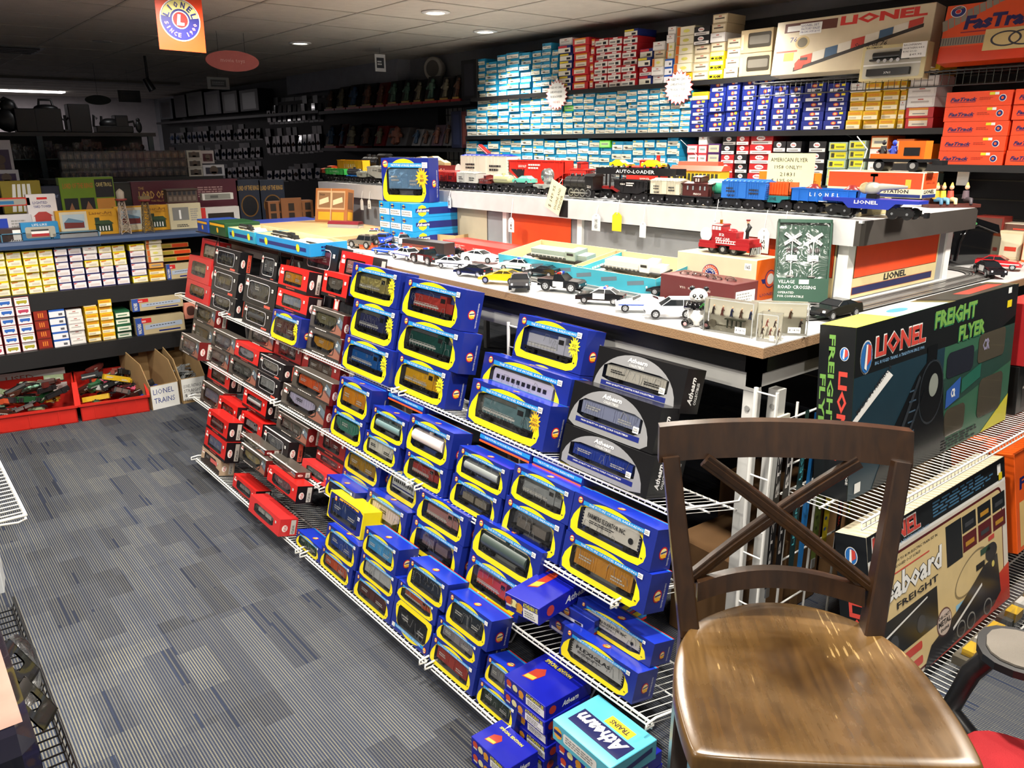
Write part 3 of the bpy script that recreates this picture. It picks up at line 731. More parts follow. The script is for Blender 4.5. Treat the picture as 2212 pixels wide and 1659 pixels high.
MB().box(TX0+.045, TY0+.045, TBL-.14, TX0+.075, 5.0, TBL-.086, PW).box(TX0+.045, TY0+.045, TBL-.13, 3.8, TY0+.075, TBL-.086, PW).build('frame_rail', t)
for x, y in ((1.80, 1.19), (1.865, 1.155), (1.80, 3.0), (1.80, 4.9), (3.7, 1.2), (3.7, 4.9)):
 MB().box(x-.017, y-.017, 0, x+.017, y+.017, TBL-.141, PW).cyl((x-.02, y, .86), (x-.017, y, .86), .008, GREY, n=8).build('leg', t)
MB().box(1.775, 1.13, .79, 1.90, 1.138, .835, mat('#d8d4c4', .6)).cyl((1.82, 1.129, .812), (1.82, 1.1305, .812), .009, GREY, n=10).build('clamp_plate', t)
t = thing('train_shelf', 'raised white train layout deck with deep white edge', 'shelf')
UX, UY, UX1, UY1 = 2.42, 1.262, 3.262, 5.04
UW = mat('#c6c6c6', .5)
MB().box(UX, UY, TOP-.008, UX1, UY1, TOP, UW).build('deck', t)
MB().box(UX-.003, UY+.02, TOP-.08, UX+.012, UY1, TOP-.0005, UW).build('white_fascia', t)
MB().prism([(UX-.003, UY+.02), (UX+.003, UY+.004), (UX+.02, UY-.003), (UX1, UY-.003), (UX1, UY+.012), (UX+.02, UY+.012), (UX+.012, UY+.02)], 'z', TOP-.078, TOP-.001, mat('#37322e', .7)).build('black_fascia', t)
MB().box(UX-.005, 2.60, TOP-.076, UX-.0035, 2.655, TOP-.004, BLACK).build('black_patch', t)
cab = MB(); PG = mat('#8b8d90', .55)
cab.box(UX+.05, UY+.06, TBL, UX1-.05, UY1-.03, TOP-.09, PG)
cab.build('grey_cabinet', t)
cp = MB()
for (x, y) in ((UX+.048, UY+.058), (UX1-.05-.03, UY+.058)): MB().box(x-.012, y-.006, TBL, x+.03, y+.03, TOP-.08, WHITE).build('corner_trim', t)
for y in (3.08, 2.55): MB().box(UX+.035, y, TBL, UX+.052, y+.03, TOP-.08, WHITE).build('corner_trim', t)
def lio_panel(o, u, L_, hh, name, word=True):
 mb = MB().frame(o, u, (0, 0, 1)); OR = mat('#d8481c', .3); KH = mat('#c9b98a', .5)
 mb.rect(0, 0, L_, hh, KH, 1); mb.rect(.02*L_, .36*hh, .985*L_, .985*hh, BLACK, 2); mb.rect(.025*L_, .37*hh, .98*L_, .98*hh, OR, 3)
 mb.rect(.02*L_, .06*hh, .95*L_, .2*hh, mat('#a0522a', .4), 2); mb.rect(.025*L_, .07*hh, .945*L_, .19*hh, mat('#1d2150', .35), 3)
 if word: mb.text('LIONEL', .36*L_, .215*hh, .26*L_, .13*hh, INK, 3, .03)
 b = mb.build(name, t); return b
lio_panel((UX+.078, UY+.0575, TBL+.004), (1, 0, 0), .62, .185, 'orange_panel')
lio_panel((UX+.0455, 1.72, TBL+.004), (0, -1, 0), .36, .185, 'orange_panel', False)
MB().frame((UX+.0455, 3.05, TBL+.02), (0, -1, 0), (0, 0, 1)).rect(0, 0, .42, .16, mat('#d0481c', .4), 1).build('orange_panel', t)
MB().frame((UX+.0455, 4.2, TBL+.02), (0, -1, 0), (0, 0, 1)).rect(0.3, 0, .95, .16, mat('#b0a58c', .6), 1).build('shelf_boxes_panel', t)
def offset_path(r, seg=14):
 P = [(1.93, 4.6)]; cx, cy = 2.23, 1.5
 P += [(1.93, y) for y in (3.6, 2.6, 1.75)]
 return P
t = thing('slot_car_track', 'two-lane slot car track running along the edge of the lower table', 'track')
tm = mat('#6b6b69', .6)
def lane(off, wd, zz, m_, mb):
 pts = []
 pts.append((1.99-off, 4.4)); pts.append((1.99-off, 1.60))
 for i in range(1, 8):
  a = rad(180+90*i/8); pts.append((2.25+(.26+off)*math.cos(a), 1.50+(.26+off)*math.sin(a)))
 pts.append((2.9, 1.24-off))
 for i in range(0, 10):
  a = rad(-80+110*i/9); pts.append((3.3+(.18+off)*math.cos(a), 1.42+(.18+off)*math.sin(a)))
 pts.append((3.36-off*-1, 1.9))
 vs = []; n = len(pts)
 for i, p in enumerate(pts):
  a = Vector(pts[max(i-1, 0)]); b = Vector(pts[min(i+1, n-1)]); d = (b-a).normalized(); q = Vector((-d.y, d.x))*wd/2
  vs += [(p[0]+q.x, p[1]+q.y, zz), (p[0]-q.x, p[1]-q.y, zz)]
 mb.add(vs, [(2*i, 2*i+1, 2*i+3, 2*i+2) for i in range(n-1)], m_)
mb = MB(); lane(0, .1, TBL+.004, tm, mb); lane(0, .104, TBL+.0005, DGREY, mb); mb.build('roadway', t)
mb = MB()
for o in (-.036, -.016, .016, .036): lane(o, .004, TBL+.0052, mat('#d5d5d0', .2, .9), mb)
mb.build('rail', t)
mb = MB()
for o in (-.026, .026): lane(o, .003, TBL+.0055, BLACK, mb)
mb.build('slot', t)
for i, x in enumerate((2.50, 2.66, 2.84)):
 t = thing('toy_track', '%s straight of grey toy railway track on the raised deck' % ['front', 'middle', 'back'][i], 'track')
 mb = MB()
 for q in (-.02, 0, .02): mb.box(x+q-.002, 1.34, TOP+.003, x+q+.002, 4.95, TOP+.008, SILVER)
 mb.build('rail', t); tie = MB().box(x-.03, 1.35, TOP+.0002, x+.03, 1.362, TOP+.003, DGREY).build('tie', t)
 for k in range(1, 60): o = tie.copy(); COL.objects.link(o); o.parent = t; o.location.y = k*.06
RAIL = TOP+.008
# ------------------------------------------------------------------ big toy train cars
def truck_mb(x, w, m_=BLACK, r=.0195):
 mb = MB()
 mb.box(x-.042, -w/2-.003, .011, x+.042, -w/2+.002, .028, m_); mb.box(x-.042, w/2-.002, .011, x+.042, w/2+.003, .028, m_); mb.box(x-.012, -w/2, .02, x+.012, w/2, .036, m_)
 for q in (-.023, .023):
  mb.cyl((x+q, -w/2-.001, r*.9), (x+q, -w/2+.006, r*.9), r*.9, m_, n=14); mb.cyl((x+q, w/2-.006, r*.9), (x+q, w/2+.001, r*.9), r*.9, m_, n=14)
  mb.cyl((x+q, -w/2-.004, r*.9), (x+q, -w/2-.001, r*.9), .004, SILVER, n=8)
  mb.cyl((x+q, -w/2, r*.9), (x+q, w/2, r*.9), .003, GREY, n=6)
 return mb
def ribs(mb, L2, w, z0, z1, n, m_, t=.0015, th=.0012):
 for i in range(n):
  x = -L2+2*L2*(i+.5)/n; mb.box(x-th, -w/2-t, z0, x+th, -w/2, z1, m_); mb.box(x-th, w/2, z0, x+th, w/2+t, z1, m_)
def ocar(kind, col, label, X, px0, px1, crop, topy, midy, name='toy_boxcar', base=None, txt=None, col2=None, hw=.062, deckz=None, noroof=False, load=None, rz=-90):
 zb = RAIL if base is None else base
 a = atX(*tp(crop, px0, midy), X); b = atX(*tp(crop, px1, midy), X)
 Lh = a.y-b.y; L2 = Lh/2; yc = (a.y+b.y)/2
 top = atX(*tp(crop, (px0+px1)/2, topy), X).z-zb
 top = max(.04, top); w = hw; c = mat(col, .35); c2 = mat(col2, .4) if col2 else mat('#1b1b1d', .4)
 t = thing(name, label, {'toy_locomotive': 'toy locomotive', 'toy_tender': 'toy tender'}.get(name, 'toy train car'), TR(X+w/2, yc, zb+.0004, rz), 'toy train cars on the raised deck')
 fl = .036; deckz = deckz and deckz+.006; mb = MB(); ink = mat('#e8e6de', .5) if kind in ('gondola', 'loco', 'hopperb') else mat('#26262a', .5)
 if col in ('#c4261e', '#8f1f1c', '#4a2220', '#d93a22', '#cf2d24', '#1c1c1e', '#cf2a1e', '#7c1d1c', '#25359e'): ink = mat('#e8e0d8', .5)
 if kind in ('boxcar', 'stock', 'reefer'):
  mb.box(-L2, -w/2, fl, L2, w/2, top-.006, c); mb.box(-L2*.98, -w*.3, fl-.006, L2*.98, w*.3, fl, c2)
  ribs(mb, L2*.72, w, fl+.004, top-.008, 14 if kind == 'boxcar' else 10, c)
  if kind == 'stock':
   for i in range(7): mb.box(-L2, -w/2-.001, fl+.006+i*(top-fl-.02)/7, L2, -w/2, fl+.010+i*(top-fl-.02)/7, mat('#6a2c10', .5))
  for i in range(8): mb.box(-L2-.003, -w*.42, fl+.006+i*(top-fl-.018)/8, -L2, w*.42, fl+.010+i*(top-fl-.018)/8, c); mb.box(L2, -w*.42, fl+.006+i*(top-fl-.018)/8, L2+.003, w*.42, fl+.010+i*(top-fl-.018)/8, c)
  mb.box(-L2*.16, -w/2-.003, fl+.002, L2*.16, -w/2, top-.01, c)
  rf = mat(col2, .4) if col2 else c
  rm = MB(); rm.prism([(-w/2-.002, top-.007), (w/2+.002, top-.007), (0, top)], 'x', -L2-.003, L2+.003, rf); rm.box(-L2, -.004, top-.001, L2, .004, top+.002, rf)
  for i in range(10): x = -L2+2*L2*(i+.5)/10; rm.box(x-.001, -w/2, top-.006, x+.001, 0, top-.002, rf)
  rm.build('roof', t)
  mb.frame((0, -w/2-.0032, 0), (1, 0, 0), (0, 0, 1)).scribble(L2*.3, top*.5, L2*.8, top*.72, 2, ink, 1).scribble(-L2*.75, top*.55, -L2*.3, top*.75, 2, ink, 1).text(txt or 'NYC', -L2*.7, top*.42, L2*.35, top*.08, ink, 1, .02)
 elif kind in ('hopper', 'hopperb', 'covered'):
  z1 = top
  mb.prism([(-L2, z1), (-L2, z1*.62), (-L2*.45, fl-.004), (L2*.45, fl-.004), (L2, z1*.62), (L2, z1)], 'y', -w/2, -w/2+.003, c)
  mb.prism([(-L2, z1), (-L2, z1*.62), (-L2*.45, fl-.004), (L2*.45, fl-.004), (L2, z1*.62), (L2, z1)], 'y', w/2-.003, w/2, c)
  mb.box(-L2, -w/2, z1*.6, -L2+.003, w/2, z1, c); mb.box(L2-.003, -w/2, z1*.6, L2, w/2, z1, c); mb.box(-L2*.8, -w/2+.003, z1*.62, L2*.8, w/2-.003, z1*.66, c2)
  ribs(mb, L2*.8, w, z1*.66, z1-.002, 7, c, .0025, .0016); mb.box(-L2-.002, -w/2-.003, z1-.005, L2+.002, -w/2, z1, c)
  mb.prism([(-L2*.92, z1*.7), (-L2*.4, z1*.7), (-L2*.46, fl)], 'y', -w/2-.002, -w/2, c2 if kind == 'hopper' else c)
  for i in range(5): mb.tube([(L2*.86, -w/2-.005, fl+.004+i*.013), (L2*.98, -w/2-.005, fl+.004+i*.013)], .0012, c, 4)
  mb.tube([(L2*.86, -w/2-.005, fl), (L2*.86, -w/2-.005, z1)], .0012, c, 4); mb.tube([(L2*.98, -w/2-.005, fl), (L2*.98, -w/2-.005, z1)], .0012, c, 4)
  mb.box(-L2*.98, -w*.15, fl-.006, L2*.98, w*.15, fl, c2)
  if kind == 'covered':
   mb.box(-L2, -w/2, z1-.002, L2, w/2, z1+.004, c)
   for i in range(5): mb.box(-L2*.8+i*L2*.36, -w*.25, z1+.003, -L2*.8+i*L2*.36+L2*.2, w*.25, z1+.008, c)
  mb.frame((0, -w/2-.0026, 0), (1, 0, 0), (0, 0, 1)).scribble(-L2*.25, z1*.7, L2*.25, z1*.9, 2, ink, 1).text(txt or 'LIONEL', -L2*.62, z1*.76, L2*.3, z1*.08, ink, 1, .02)
 elif kind in ('gondola', 'flat', 'dump'):
  dz = deckz or .045
  if kind == 'gondola':
   mb.box(-L2, -w/2, fl, L2, -w/2+.003, dz, c); mb.box(-L2, w/2-.003, fl, L2, w/2, dz, c); mb.box(-L2, -w/2, fl, -L2+.003, w/2, dz, c); mb.box(L2-.003, -w/2, fl, L2, w/2, dz, c); mb.box(-L2, -w/2, fl, L2, w/2, fl+.004, c)
   for i in range(6): mb.box(-L2-.002, -w*.45, fl+.004+i*.005, -L2, w*.45, fl+.006+i*.005, c)
   mb.box(-L2-.002, -w/2-.002, dz-.003, L2+.002, -w/2+.003, dz, c); ribs(mb, L2*.9, w, fl+.002, dz-.002, 6, c)
   mb.frame((0, -w/2-.0016, 0), (1, 0, 0), (0, 0, 1)).text('L  I  O  N  E  L', -L2*.4, fl+(dz-fl)*.45, L2*.9, (dz-fl)*.28, ink, 1, .02).scribble(-L2*.1, fl+.003, L2*.2, fl+.008, 1, ink, 1)
  else:
   mb.prism([(-L2, dz), (-L2, dz-.01), (-L2*.55, dz-.012), (-L2*.42, fl-.008), (L2*.42, fl-.008), (L2*.55, dz-.012), (L2, dz-.01), (L2, dz)], 'y', -w/2, w/2, c if kind == 'flat' else c2)
   mb.frame((0, -w/2-.0005, 0), (1, 0, 0), (0, 0, 1)).text(txt or 'LIONEL', -L2*.3, dz-.016, L2*.5, .011, ink, 1, .02)
  if kind == 'dump':
   m2 = MB(); m2.prism([(-L2*.98, dz+.002), (L2*.98, dz+.002), (L2*.98, top), (-L2*.8, top), (-L2*.98, top-.02)], 'y', -w/2, -w/2+.003, c); m2.prism([(-L2*.98, dz+.002), (L2*.98, dz+.002), (L2*.98, top), (-L2*.8, top), (-L2*.98, top-.02)], 'y', w/2-.003, w/2, c)
   m2.box(-L2*.98, -w/2, dz+.001, L2*.98, w/2, dz+.004, c); m2.box(L2*.96, -w/2, dz, L2*.98, w/2, top, c); ribs(m2, L2*.75, w, dz+.004, top-.002, 8, c, .003, .0018); m2.build('dump_body', t)
 elif kind == 'tank':
  mb.box(-L2, -w*.4, fl-.004, L2, w*.4, fl+.004, c2); r = (top-fl)*.42
  m2 = MB(); m2.cyl((-L2*.88, 0, fl+r), (L2*.88, 0, fl+r), r, c, n=20); m2.ell((-L2*.88, 0, fl+r), (.012, r, r), c); m2.ell((L2*.88, 0, fl+r), (.012, r, r), c)
  m2.cyl((0, 0, fl+r*1.8), (0, 0, top), r*.4, c, n=12); m2.build('tank_shell', t)
  mb.tube([(-L2*.9, -r-.003, fl+r), (L2*.9, -r-.003, fl+r)], .001, SILVER, 4)
 elif kind == 'caboose':
  bz = top*.78
  mb.box(-L2*.82, -w/2, fl, L2*.82, w/2, bz-.004, c); mb.prism([(-w/2-.002, bz-.005), (w/2+.002, bz-.005), (0, bz+.001)], 'x', -L2, L2, c); mb.box(-L2, -w/2, fl-.004, L2, w/2, fl, c2)
  m2 = MB(); m2.box(-L2*.22, -w*.36, bz-.002, L2*.24, w*.36, top-.004, c); m2.prism([(-w*.42, top-.005), (w*.42, top-.005), (0, top)], 'x', -L2*.28, L2*.3, c)
  m2.frame((0, -w*.36, 0), (1, 0, 0), (0, 0, 1)).rect(-L2*.12, bz+.002, -L2*.02, top-.01, ink, 1).rect(L2*.04, bz+.002, L2*.14, top-.01, ink, 1); m2.build('cupola', t)
  mb.frame((0, -w/2, 0), (1, 0, 0), (0, 0, 1))
  for q in (-.55, -.2, .25, .55): mb.rect(L2*q, fl+(bz-fl)*.42, L2*q+L2*.12, fl+(bz-fl)*.75, BLACK, 1); mb.rect(L2*q+.001, fl+(bz-fl)*.44, L2*q+L2*.12-.001, fl+(bz-fl)*.73, mat('#8a9296', .2), 2)
  for s_ in (-1, 1):
   for q in (-.48, -.2, .2, .48): mb.tube([(s_*L2*.98, w*q, fl), (s_*L2*.98, w*q, bz-.006)], .0009, c, 4)
   mb.tube([(s_*L2*.98, -w*.48, fl+.02), (s_*L2*.98, w*.48, fl+.02)], .0009, c, 4)
  mb.frame((0, -w/2, 0), (1, 0, 0), (0, 0, 1)).text(txt or 'LIONEL', -L2*.1, fl+.004, L2*.5, .007, ink, 2, .02)
 elif kind == 'loco':
  r = (top-.03)*.42; zc = .03+r
  mb.cyl((-L2*.95, 0, zc), (L2*.35, 0, zc), r, c, n=20); mb.cyl((-L2*1.0, 0, zc), (-L2*.93, 0, zc), r*.95, c, r*.98, n=20)
  mb.cyl((-L2*.99-.004, 0, zc), (-L2*.98, 0, zc), r*.4, GREY, n=12)
  for x, q, hh in ((-L2*.75, .3, top-.004), (-L2*.35, .34, zc+r*1.22), (0, .3, zc+r*1.2)): mb.cyl((x, 0, zc+r*.8), (x, 0, hh), r*q, c, n=10)
  for x in (-.6, -.15, .2): mb.cyl((L2*x-.002, 0, zc), (L2*x+.002, 0, zc), r*1.04, c, n=20)
  m2 = MB(); m2.box(L2*.35, -w/2, .034, L2*.85, w/2, top-.008, c); m2.prism([(-w/2-.003, top-.01), (w/2+.003, top-.01), (w*.3, top), (-w*.3, top)], 'x', L2*.3, L2*.95, c)
  m2.frame((0, -w/2, 0), (1, 0, 0), (0, 0, 1)).rect(L2*.45, top*.6, L2*.6, top*.8, BLACK, 1).rect(L2*.64, top*.6, L2*.78, top*.8, BLACK, 1).text('221', L2*.5, top*.42, L2*.22, top*.1, ink, 1); m2.build('cab', t)
  mb.box(-L2*.9, -w*.46, zc-r*.55, L2*.4, w*.46, zc-r*.45, c); mb.prism([(-L2*1.12, .006), (-L2*.9, .006), (-L2*.9, .03), (-L2*1.0, .03)], 'y', -w*.4, w*.4, c)
  wm = MB()
  for i in range(4):
   x = -L2*.5+i*L2*.36
   for s_ in (-1, 1): wm.cyl((x, s_*w*.42, .021), (x, s_*w*.5, .021), .021, c, n=18); wm.cyl((x, s_*w*.5, .021), (x, s_*w*.51, .021), .016, SILVER, n=16); wm.cyl((x, s_*w*.51, .021), (x, s_*w*.52, .021), .013, c, n=16)
  wm.box(-L2*.5, -w*.56, .018, L2*.58, -w*.53, .023, SILVER); wm.box(-L2*.95, -w*.5, .02, -L2*.75, w*.5, .04, c); wm.build('driving_wheels', t)
 elif kind == 'tender':
  mb.box(-L2, -w/2, .03, L2, w/2, top*.75, c); mb.prism([(-w/2, top*.74), (w/2, top*.74), (w*.3, top), (-w*.3, top)], 'x', -L2*.95, L2*.6, c)
  mb.frame((0, -w/2, 0), (1, 0, 0), (0, 0, 1)).text(txt or 'PENNSYLVANIA', -L2*.8, top*.45, L2*1.6, top*.1, mat('#d9a07a', .5), 1)
 elif kind == 'trolley':
  mb.box(-L2*.95, -w/2, .03, L2*.95, w/2, top*.78, c); mb.box(-L2, -w/2-.002, .026, L2, w/2+.002, .034, c)
  r2 = MB(); r2.prism([(-w/2-.004, top*.77), (w/2+.004, top*.77), (w*.3, top*.9), (-w*.3, top*.9)], 'x', -L2*1.02, L2*1.02, mat(col2, .4)); r2.box(-L2*.8, -w*.3, top*.88, L2*.8, w*.3, top, mat(col2, .4), .003); r2.build('roof', t)
  mb.frame((0, -w/2, 0), (1, 0, 0), (0, 0, 1))
  for i in range(12): u = -L2*.9+i*L2*.152; mb.rect(u, top*.42, u+L2*.11, top*.7, mat('#3a3a2a', .3), 1)
  mb.rect(-L2*.95, top*.33, L2*.95, top*.36, mat('#b8882a', .4), 1)
  m3 = MB(); m3.tube([(L2*.1, 0, top), (-L2*.85, 0, top*1.55)], .0012, SILVER, 5); m3.build('trolley_pole', t)
 elif kind == 'diesel':
  mb.box(-L2, -w/2, .026, L2, w/2, .036, c2); mb.box(-L2*.9, -w*.36, .036, L2*.1, w*.36, top*.82, c); mb.box(L2*.45, -w*.36, .036, L2*.9, w*.36, top*.8, c)
  for i in range(5): mb.frame((0, -w*.36, 0), (1, 0, 0), (0, 0, 1)).poly([(L2*.48+i*L2*.09, .038), (L2*.52+i*L2*.09, .038), (L2*.6+i*L2*.06, top*.75), (L2*.56+i*L2*.06, top*.75)], BLACK, 1)
  m2 = MB(); m2.box(L2*.1, -w/2, .036, L2*.45, w/2, top-.004, mat('#26262a', .5)); m2.prism([(-w/2-.002, top-.005), (w/2+.002, top-.005), (w*.3, top), (-w*.3, top)], 'x', L2*.06, L2*.49, BLACK)
  m2.frame((0, -w/2, 0), (1, 0, 0), (0, 0, 1)).rect(L2*.16, top*.6, L2*.26, top*.8, GREY, 1).poly([(L2*.3, top*.42), (L2*.34, top*.5), (L2*.3, top*.58), (L2*.26, top*.5)], c, 1); m2.build('cab', t)
  for i in range(12): x = -L2+i*L2*.18; mb.tube([(x, -w/2, .036), (x, -w/2, top*.62)], .0008, BLACK, 4)
  mb.tube([(-L2, -w/2, top*.62), (L2, -w/2, top*.62)], .0009, BLACK, 4)
 mb.build('body' if kind not in ('flat', 'dump') else 'deck', t)
 if kind != 'loco' or True:
  for s_ in (-1, 1):
   if kind == 'loco' and s_ == -1: continue
   truck_mb(s_*max(L2-.055, L2*.5), w*.8).build('truck', t)
 for s_ in (-1, 1):
  MB().box(min(s_*L2, s_*(L2+.018)), -.004, .012, max(s_*L2, s_*(L2+.018)), .004, .02, BLACK).box(s_*(L2+.014)-.005, -.009, .008, s_*(L2+.014)+.005, .009, .024, mat('#3c3c40', .3, .8)).build('coupler', t)
 return t, L2, w, top
R1, R2, R3 = 2.470, 2.63, 2.81
ocar('gondola', '#3aa34a', 'small bright green toy gondola carrying a yellow boat, left end', R1, 160, 305, 'T1', 180, 230, deckz=.07)
x, L2, w_, tp_ = ocar('tank', '#1c1c1e', 'short black toy tank car with bright blue frame', R1, 318, 405, 'T1', 152, 240, col2='#2a7fd8')
ocar('covered', '#9fa49a', 'small pale grey-green covered toy hopper', R1, 408, 492, 'T1', 195, 250)
ocar('covered', '#a8aba6', 'light grey covered toy hopper with diagonal braces', R1, 494, 740, 'T1', 155, 240, txt='LIONEL')
ocar('boxcar', '#c4261e', 'red toy boxcar with yellow lettering behind the tall window box', R1+.02, 748, 915, 'T1', 172, 240, txt='BABY RUTH')
ocar('stock', '#d2601e', 'orange slatted toy stock car between two red boxcars', R1+.02, 930, 1052, 'T1', 175, 240)
ocar('boxcar', '#a82420', 'dark red toy boxcar with round white herald', R1, 1060, 1190, 'T1', 180, 280, txt='PRR')
ocar('boxcar', '#b3b4ae', 'silver grey toy boxcar with weathered ribs', R1-.01, 1205, 1362, 'T1', 188, 290, txt='NYC')
ocar('caboose', '#6a2a26', 'small maroon toy caboose behind the grey boxcar', R1, 1376, 1462, 'T1', 212, 290)
ocar('tank', '#a9ab82', 'olive green single dome toy tank car', R1, 1478, 1600, 'T1', 200, 290)
t_, L2, w_, _ = ocar('flat', '#23272a', 'black toy flat car carrying a turquoise sedan', R1, 1620, 1795, 'T1', 310, 345, deckz=.04)
t2_, L3, w3_, _ = ocar('flat', '#8f948e', 'grey toy searchlight car with round silver lamp', R1, 1812, 1945, 'T1', 310, 345, deckz=.04, name='toy_searchlight_car')
mb = MB(); mb.lathe([(.004, 0), (.03, .004), (.034, .03), (.03, .034), (.001, .036)], mat('#aeb2b2', .2, .8), 18, (0, -.012, .085), 'y'); mb.box(-.008, -.008, .04, .008, .02, .07, GREY); mb.build('searchlight', t2_)
ocar('loco', '#1c1c1e', 'black toy steam locomotive in front with big cream price tag', R1-.005, 270, 545, 'T2', 222, 340, name='toy_locomotive')
tA, LA, wA, TA_ = ocar('flat', '#7c1d1c', 'black AUTO-LOADER car carrying yellow automobiles', R1+.05, 545, 1250, 'T2', 175, 300, deckz=.045, name='toy_auto_carrier', txt='SANTA FE')
ocar('hopperb', '#1c1c1e', 'black open toy hopper with white lettering', R1-.02, 708, 1005, 'T2', 278, 390, txt='C&O')
ocar('boxcar', '#cdc7b2', 'cream toy boxcar with dark lettering', R1-.025, 1022, 1275, 'T2', 268, 390, txt='B&M')
ocar('caboose', '#4a2220', 'dark maroon toy caboose with round windows', R1-.02, 1280, 1550, 'T2', 240, 400, txt='FRISCO')
tG, LG, wG, _ = ocar('flat', '#2a2d30', 'short toy flat car with a green cylinder tank', R1, 1556, 1628, 'T2', 440, 450, deckz=.04)
ocar('boxcar', '#2c6ec4', 'bright blue toy boxcar with dark lettering', R1-.02, 1640, 2020, 'T2', 275, 400, txt='B&M 6464')
ocar('dump', '#e05a24', 'orange dump hopper on a teal toy flat car', R1, 150, 372, 'T3', 268, 380, col2='#2a7d84', deckz=.045)
ocar('gondola', '#1f64c0', 'bright blue toy gondola carrying two dark red canisters', R1-.01, 388, 905, 'T3', 262, 400, deckz=.075)
tH, LH, wH, _ = ocar('flat', '#25359e', 'royal blue toy flat car carrying a grey helicopter', R1-.03, 635, 1390, 'T3', 240, 440, deckz=.052, name='toy_flat_car')
def load(name, label, cat, mb, M): o = mb.build(name); o.matrix_world = M; tag(o, label, cat, 'loads on the toy train cars'); return o
def car_world(t): return t.matrix_world.copy()
mb = MB(); fr = BLACK
for s_ in (-1, 1):
 y = s_*wA*.5
 mb.box(-LA*.98, y-.0015, .10, LA*.98, y+.0015, .128, fr)
 for x in (-LA*.97, -LA*.6, LA*.6, LA*.97): mb.box(x-.004, y-.0015, .046, x+.004, y+.0015, .1, fr)
mb.box(-LA*.98, -wA*.5, .1, LA*.98, wA*.5, .103, fr)
mb.frame((0, -wA*.5-.0016, 0), (1, 0, 0), (0, 0, 1)).text('AUTO-LOADER', -LA*.45, .107, LA*.95, .014, WHITE, 1, .01)
mb.build('auto_rack', tA)
TOYN = [0]
def toycar(kind, M, Lh, col, label, glass='#1a1e22', group='die-cast toy cars on the lower table', trim=None, roofc=None, bar=False, door=None, wheelc='#b9bcc0', spare=False, cat='toy car', name='toy_car', wr=None, num=None, parts=True):
 t = thing(name, label, cat, M, group); s = Lh; c = mat(col, .16, coat=.6); gm = mat(glass, .1)
 P = {  # profile of body, cabin, half width, height, wheel radius, wheelbase fractions
 'sports': ([(-.5, .07), (-.5, .17), (-.47, .225), (-.3, .235), (.1, .215), (.35, .17), (.49, .12), (.5, .07)], [(-.36, .225), (-.2, .285), (.0, .285), (.16, .21)], .215, .068, (-.31, .31)),
 'sedan': ([(-.5, .07), (-.5, .2), (-.3, .22), (.12, .215), (.42, .19), (.5, .15), (.5, .07)], [(-.36, .215), (-.22, .30), (.02, .30), (.19, .21)], .19, .064, (-.31, .31)),
 'suv': ([(-.5, .08), (-.5, .24), (.16, .24), (.44, .215), (.5, .17), (.5, .08)], [(-.49, .235), (-.45, .36), (.0, .37), (.2, .235)], .205, .078, (-.3, .31)),
 'jeep': ([(-.46, .11), (-.46, .24), (.12, .245), (.46, .235), (.5, .2), (.5, .12)], [(-.45, .24), (-.44, .38), (.05, .385), (.13, .24)], .21, .1, (-.29, .32)),
 'truck': ([(-.5, .10), (-.5, .25), (.12, .25), (.46, .235), (.5, .19), (.5, .1)], [(-.12, .24), (-.11, .36), (.05, .36), (.17, .24)], .22, .1, (-.3, .32)),
 }[kind]
 body, cabn, hw_, r, wb = P; hw = hw_*s; r *= s*(1 if wr is None else wr)
 mb = MB()
 n = len(body); tp2 = .82
 vs = []
 for sgn, k in ((-1, 1), (1, 1)):
  for x, z in body: vs.append((x*s, sgn*hw*(1 if z < .16 else .93), z*s))
 mb.add(vs, [tuple(range(n)), tuple(range(n, 2*n))[::-1]], c); mb.add(vs, [(i, i+n, (i+1) % n+n, (i+1) % n) for i in range(n)], c)
 for x in wb:
  for sgn in (-1, 1): mb.cyl((x*s, sgn*hw*.95, r*1.02), (x*s, sgn*hw*1.012, r*1.02), r*1.16, BLACK, n=16)
 if trim: mb.frame((0, 0, 0), (1, 0, 0), (0, 0, 1)); tm_ = mat(trim, .3); [mb.box(-.44*s, sg*hw*1.004-.0003, .125*s, .44*s, sg*hw*1.004+.0003, .145*s, tm_) for sg in (-1, 1)]
 for sg in (-1, 1):
  mb.box(.47*s, sg*hw*.72-.06*hw, .13*s, .502*s, sg*hw*.72+.12*hw, .165*s, mat('#eceef0', .1)); mb.box(-.503*s, sg*hw*.72-.1*hw, .155*s, -.49*s, sg*hw*.72+.14*hw, .185*s, mat('#a01818', .2))
 mb.box(.47*s, -hw*.45, .095*s, .503*s, hw*.45, .125*s, BLACK)
 if door: [mb.box(-.12*s, sg*hw*1.003-.0004, .1*s, .13*s, sg*hw*1.003+.0004, .215*s, mat(door, .2)) for sg in (-1, 1)]
 if num:
  mb.frame((0, -hw*1.013, 0), (1, 0, 0), (0, 0, 1)).disc(-.02*s, .15*s, .055*s, WHITE, 1).text(num, -.04*s, .12*s, .04*s, .06*s, INK, 2, .03)
  mb.frame((0, hw*1.013, 0), (-1, 0, 0), (0, 0, 1)).disc(-.02*s, .15*s, .055*s, WHITE, 1).text(num, -.04*s, .12*s, .04*s, .06*s, INK, 2, .03)
 mb.build('body', t)
 m2 = MB(); cm = mat(roofc, .2) if roofc else c; n = len(cabn)
 lo, hi = hw*.9, hw*.70
 q = []
 for sgn in (-1, 1):
  for i, (x, z) in enumerate(cabn): q.append((x*s, sgn*(lo if i in (0, 3) else hi), z*s))
 m2.add(q, [(0, 1, 2, 3), (7, 6, 5, 4), (0, 4, 5, 1), (2, 6, 7, 3)], gm); m2.add(q, [(1, 5, 6, 2)], cm)
 m2.build('windows', t)
 m3 = MB(); x1, z1 = cabn[1]; x2, z2 = cabn[2]
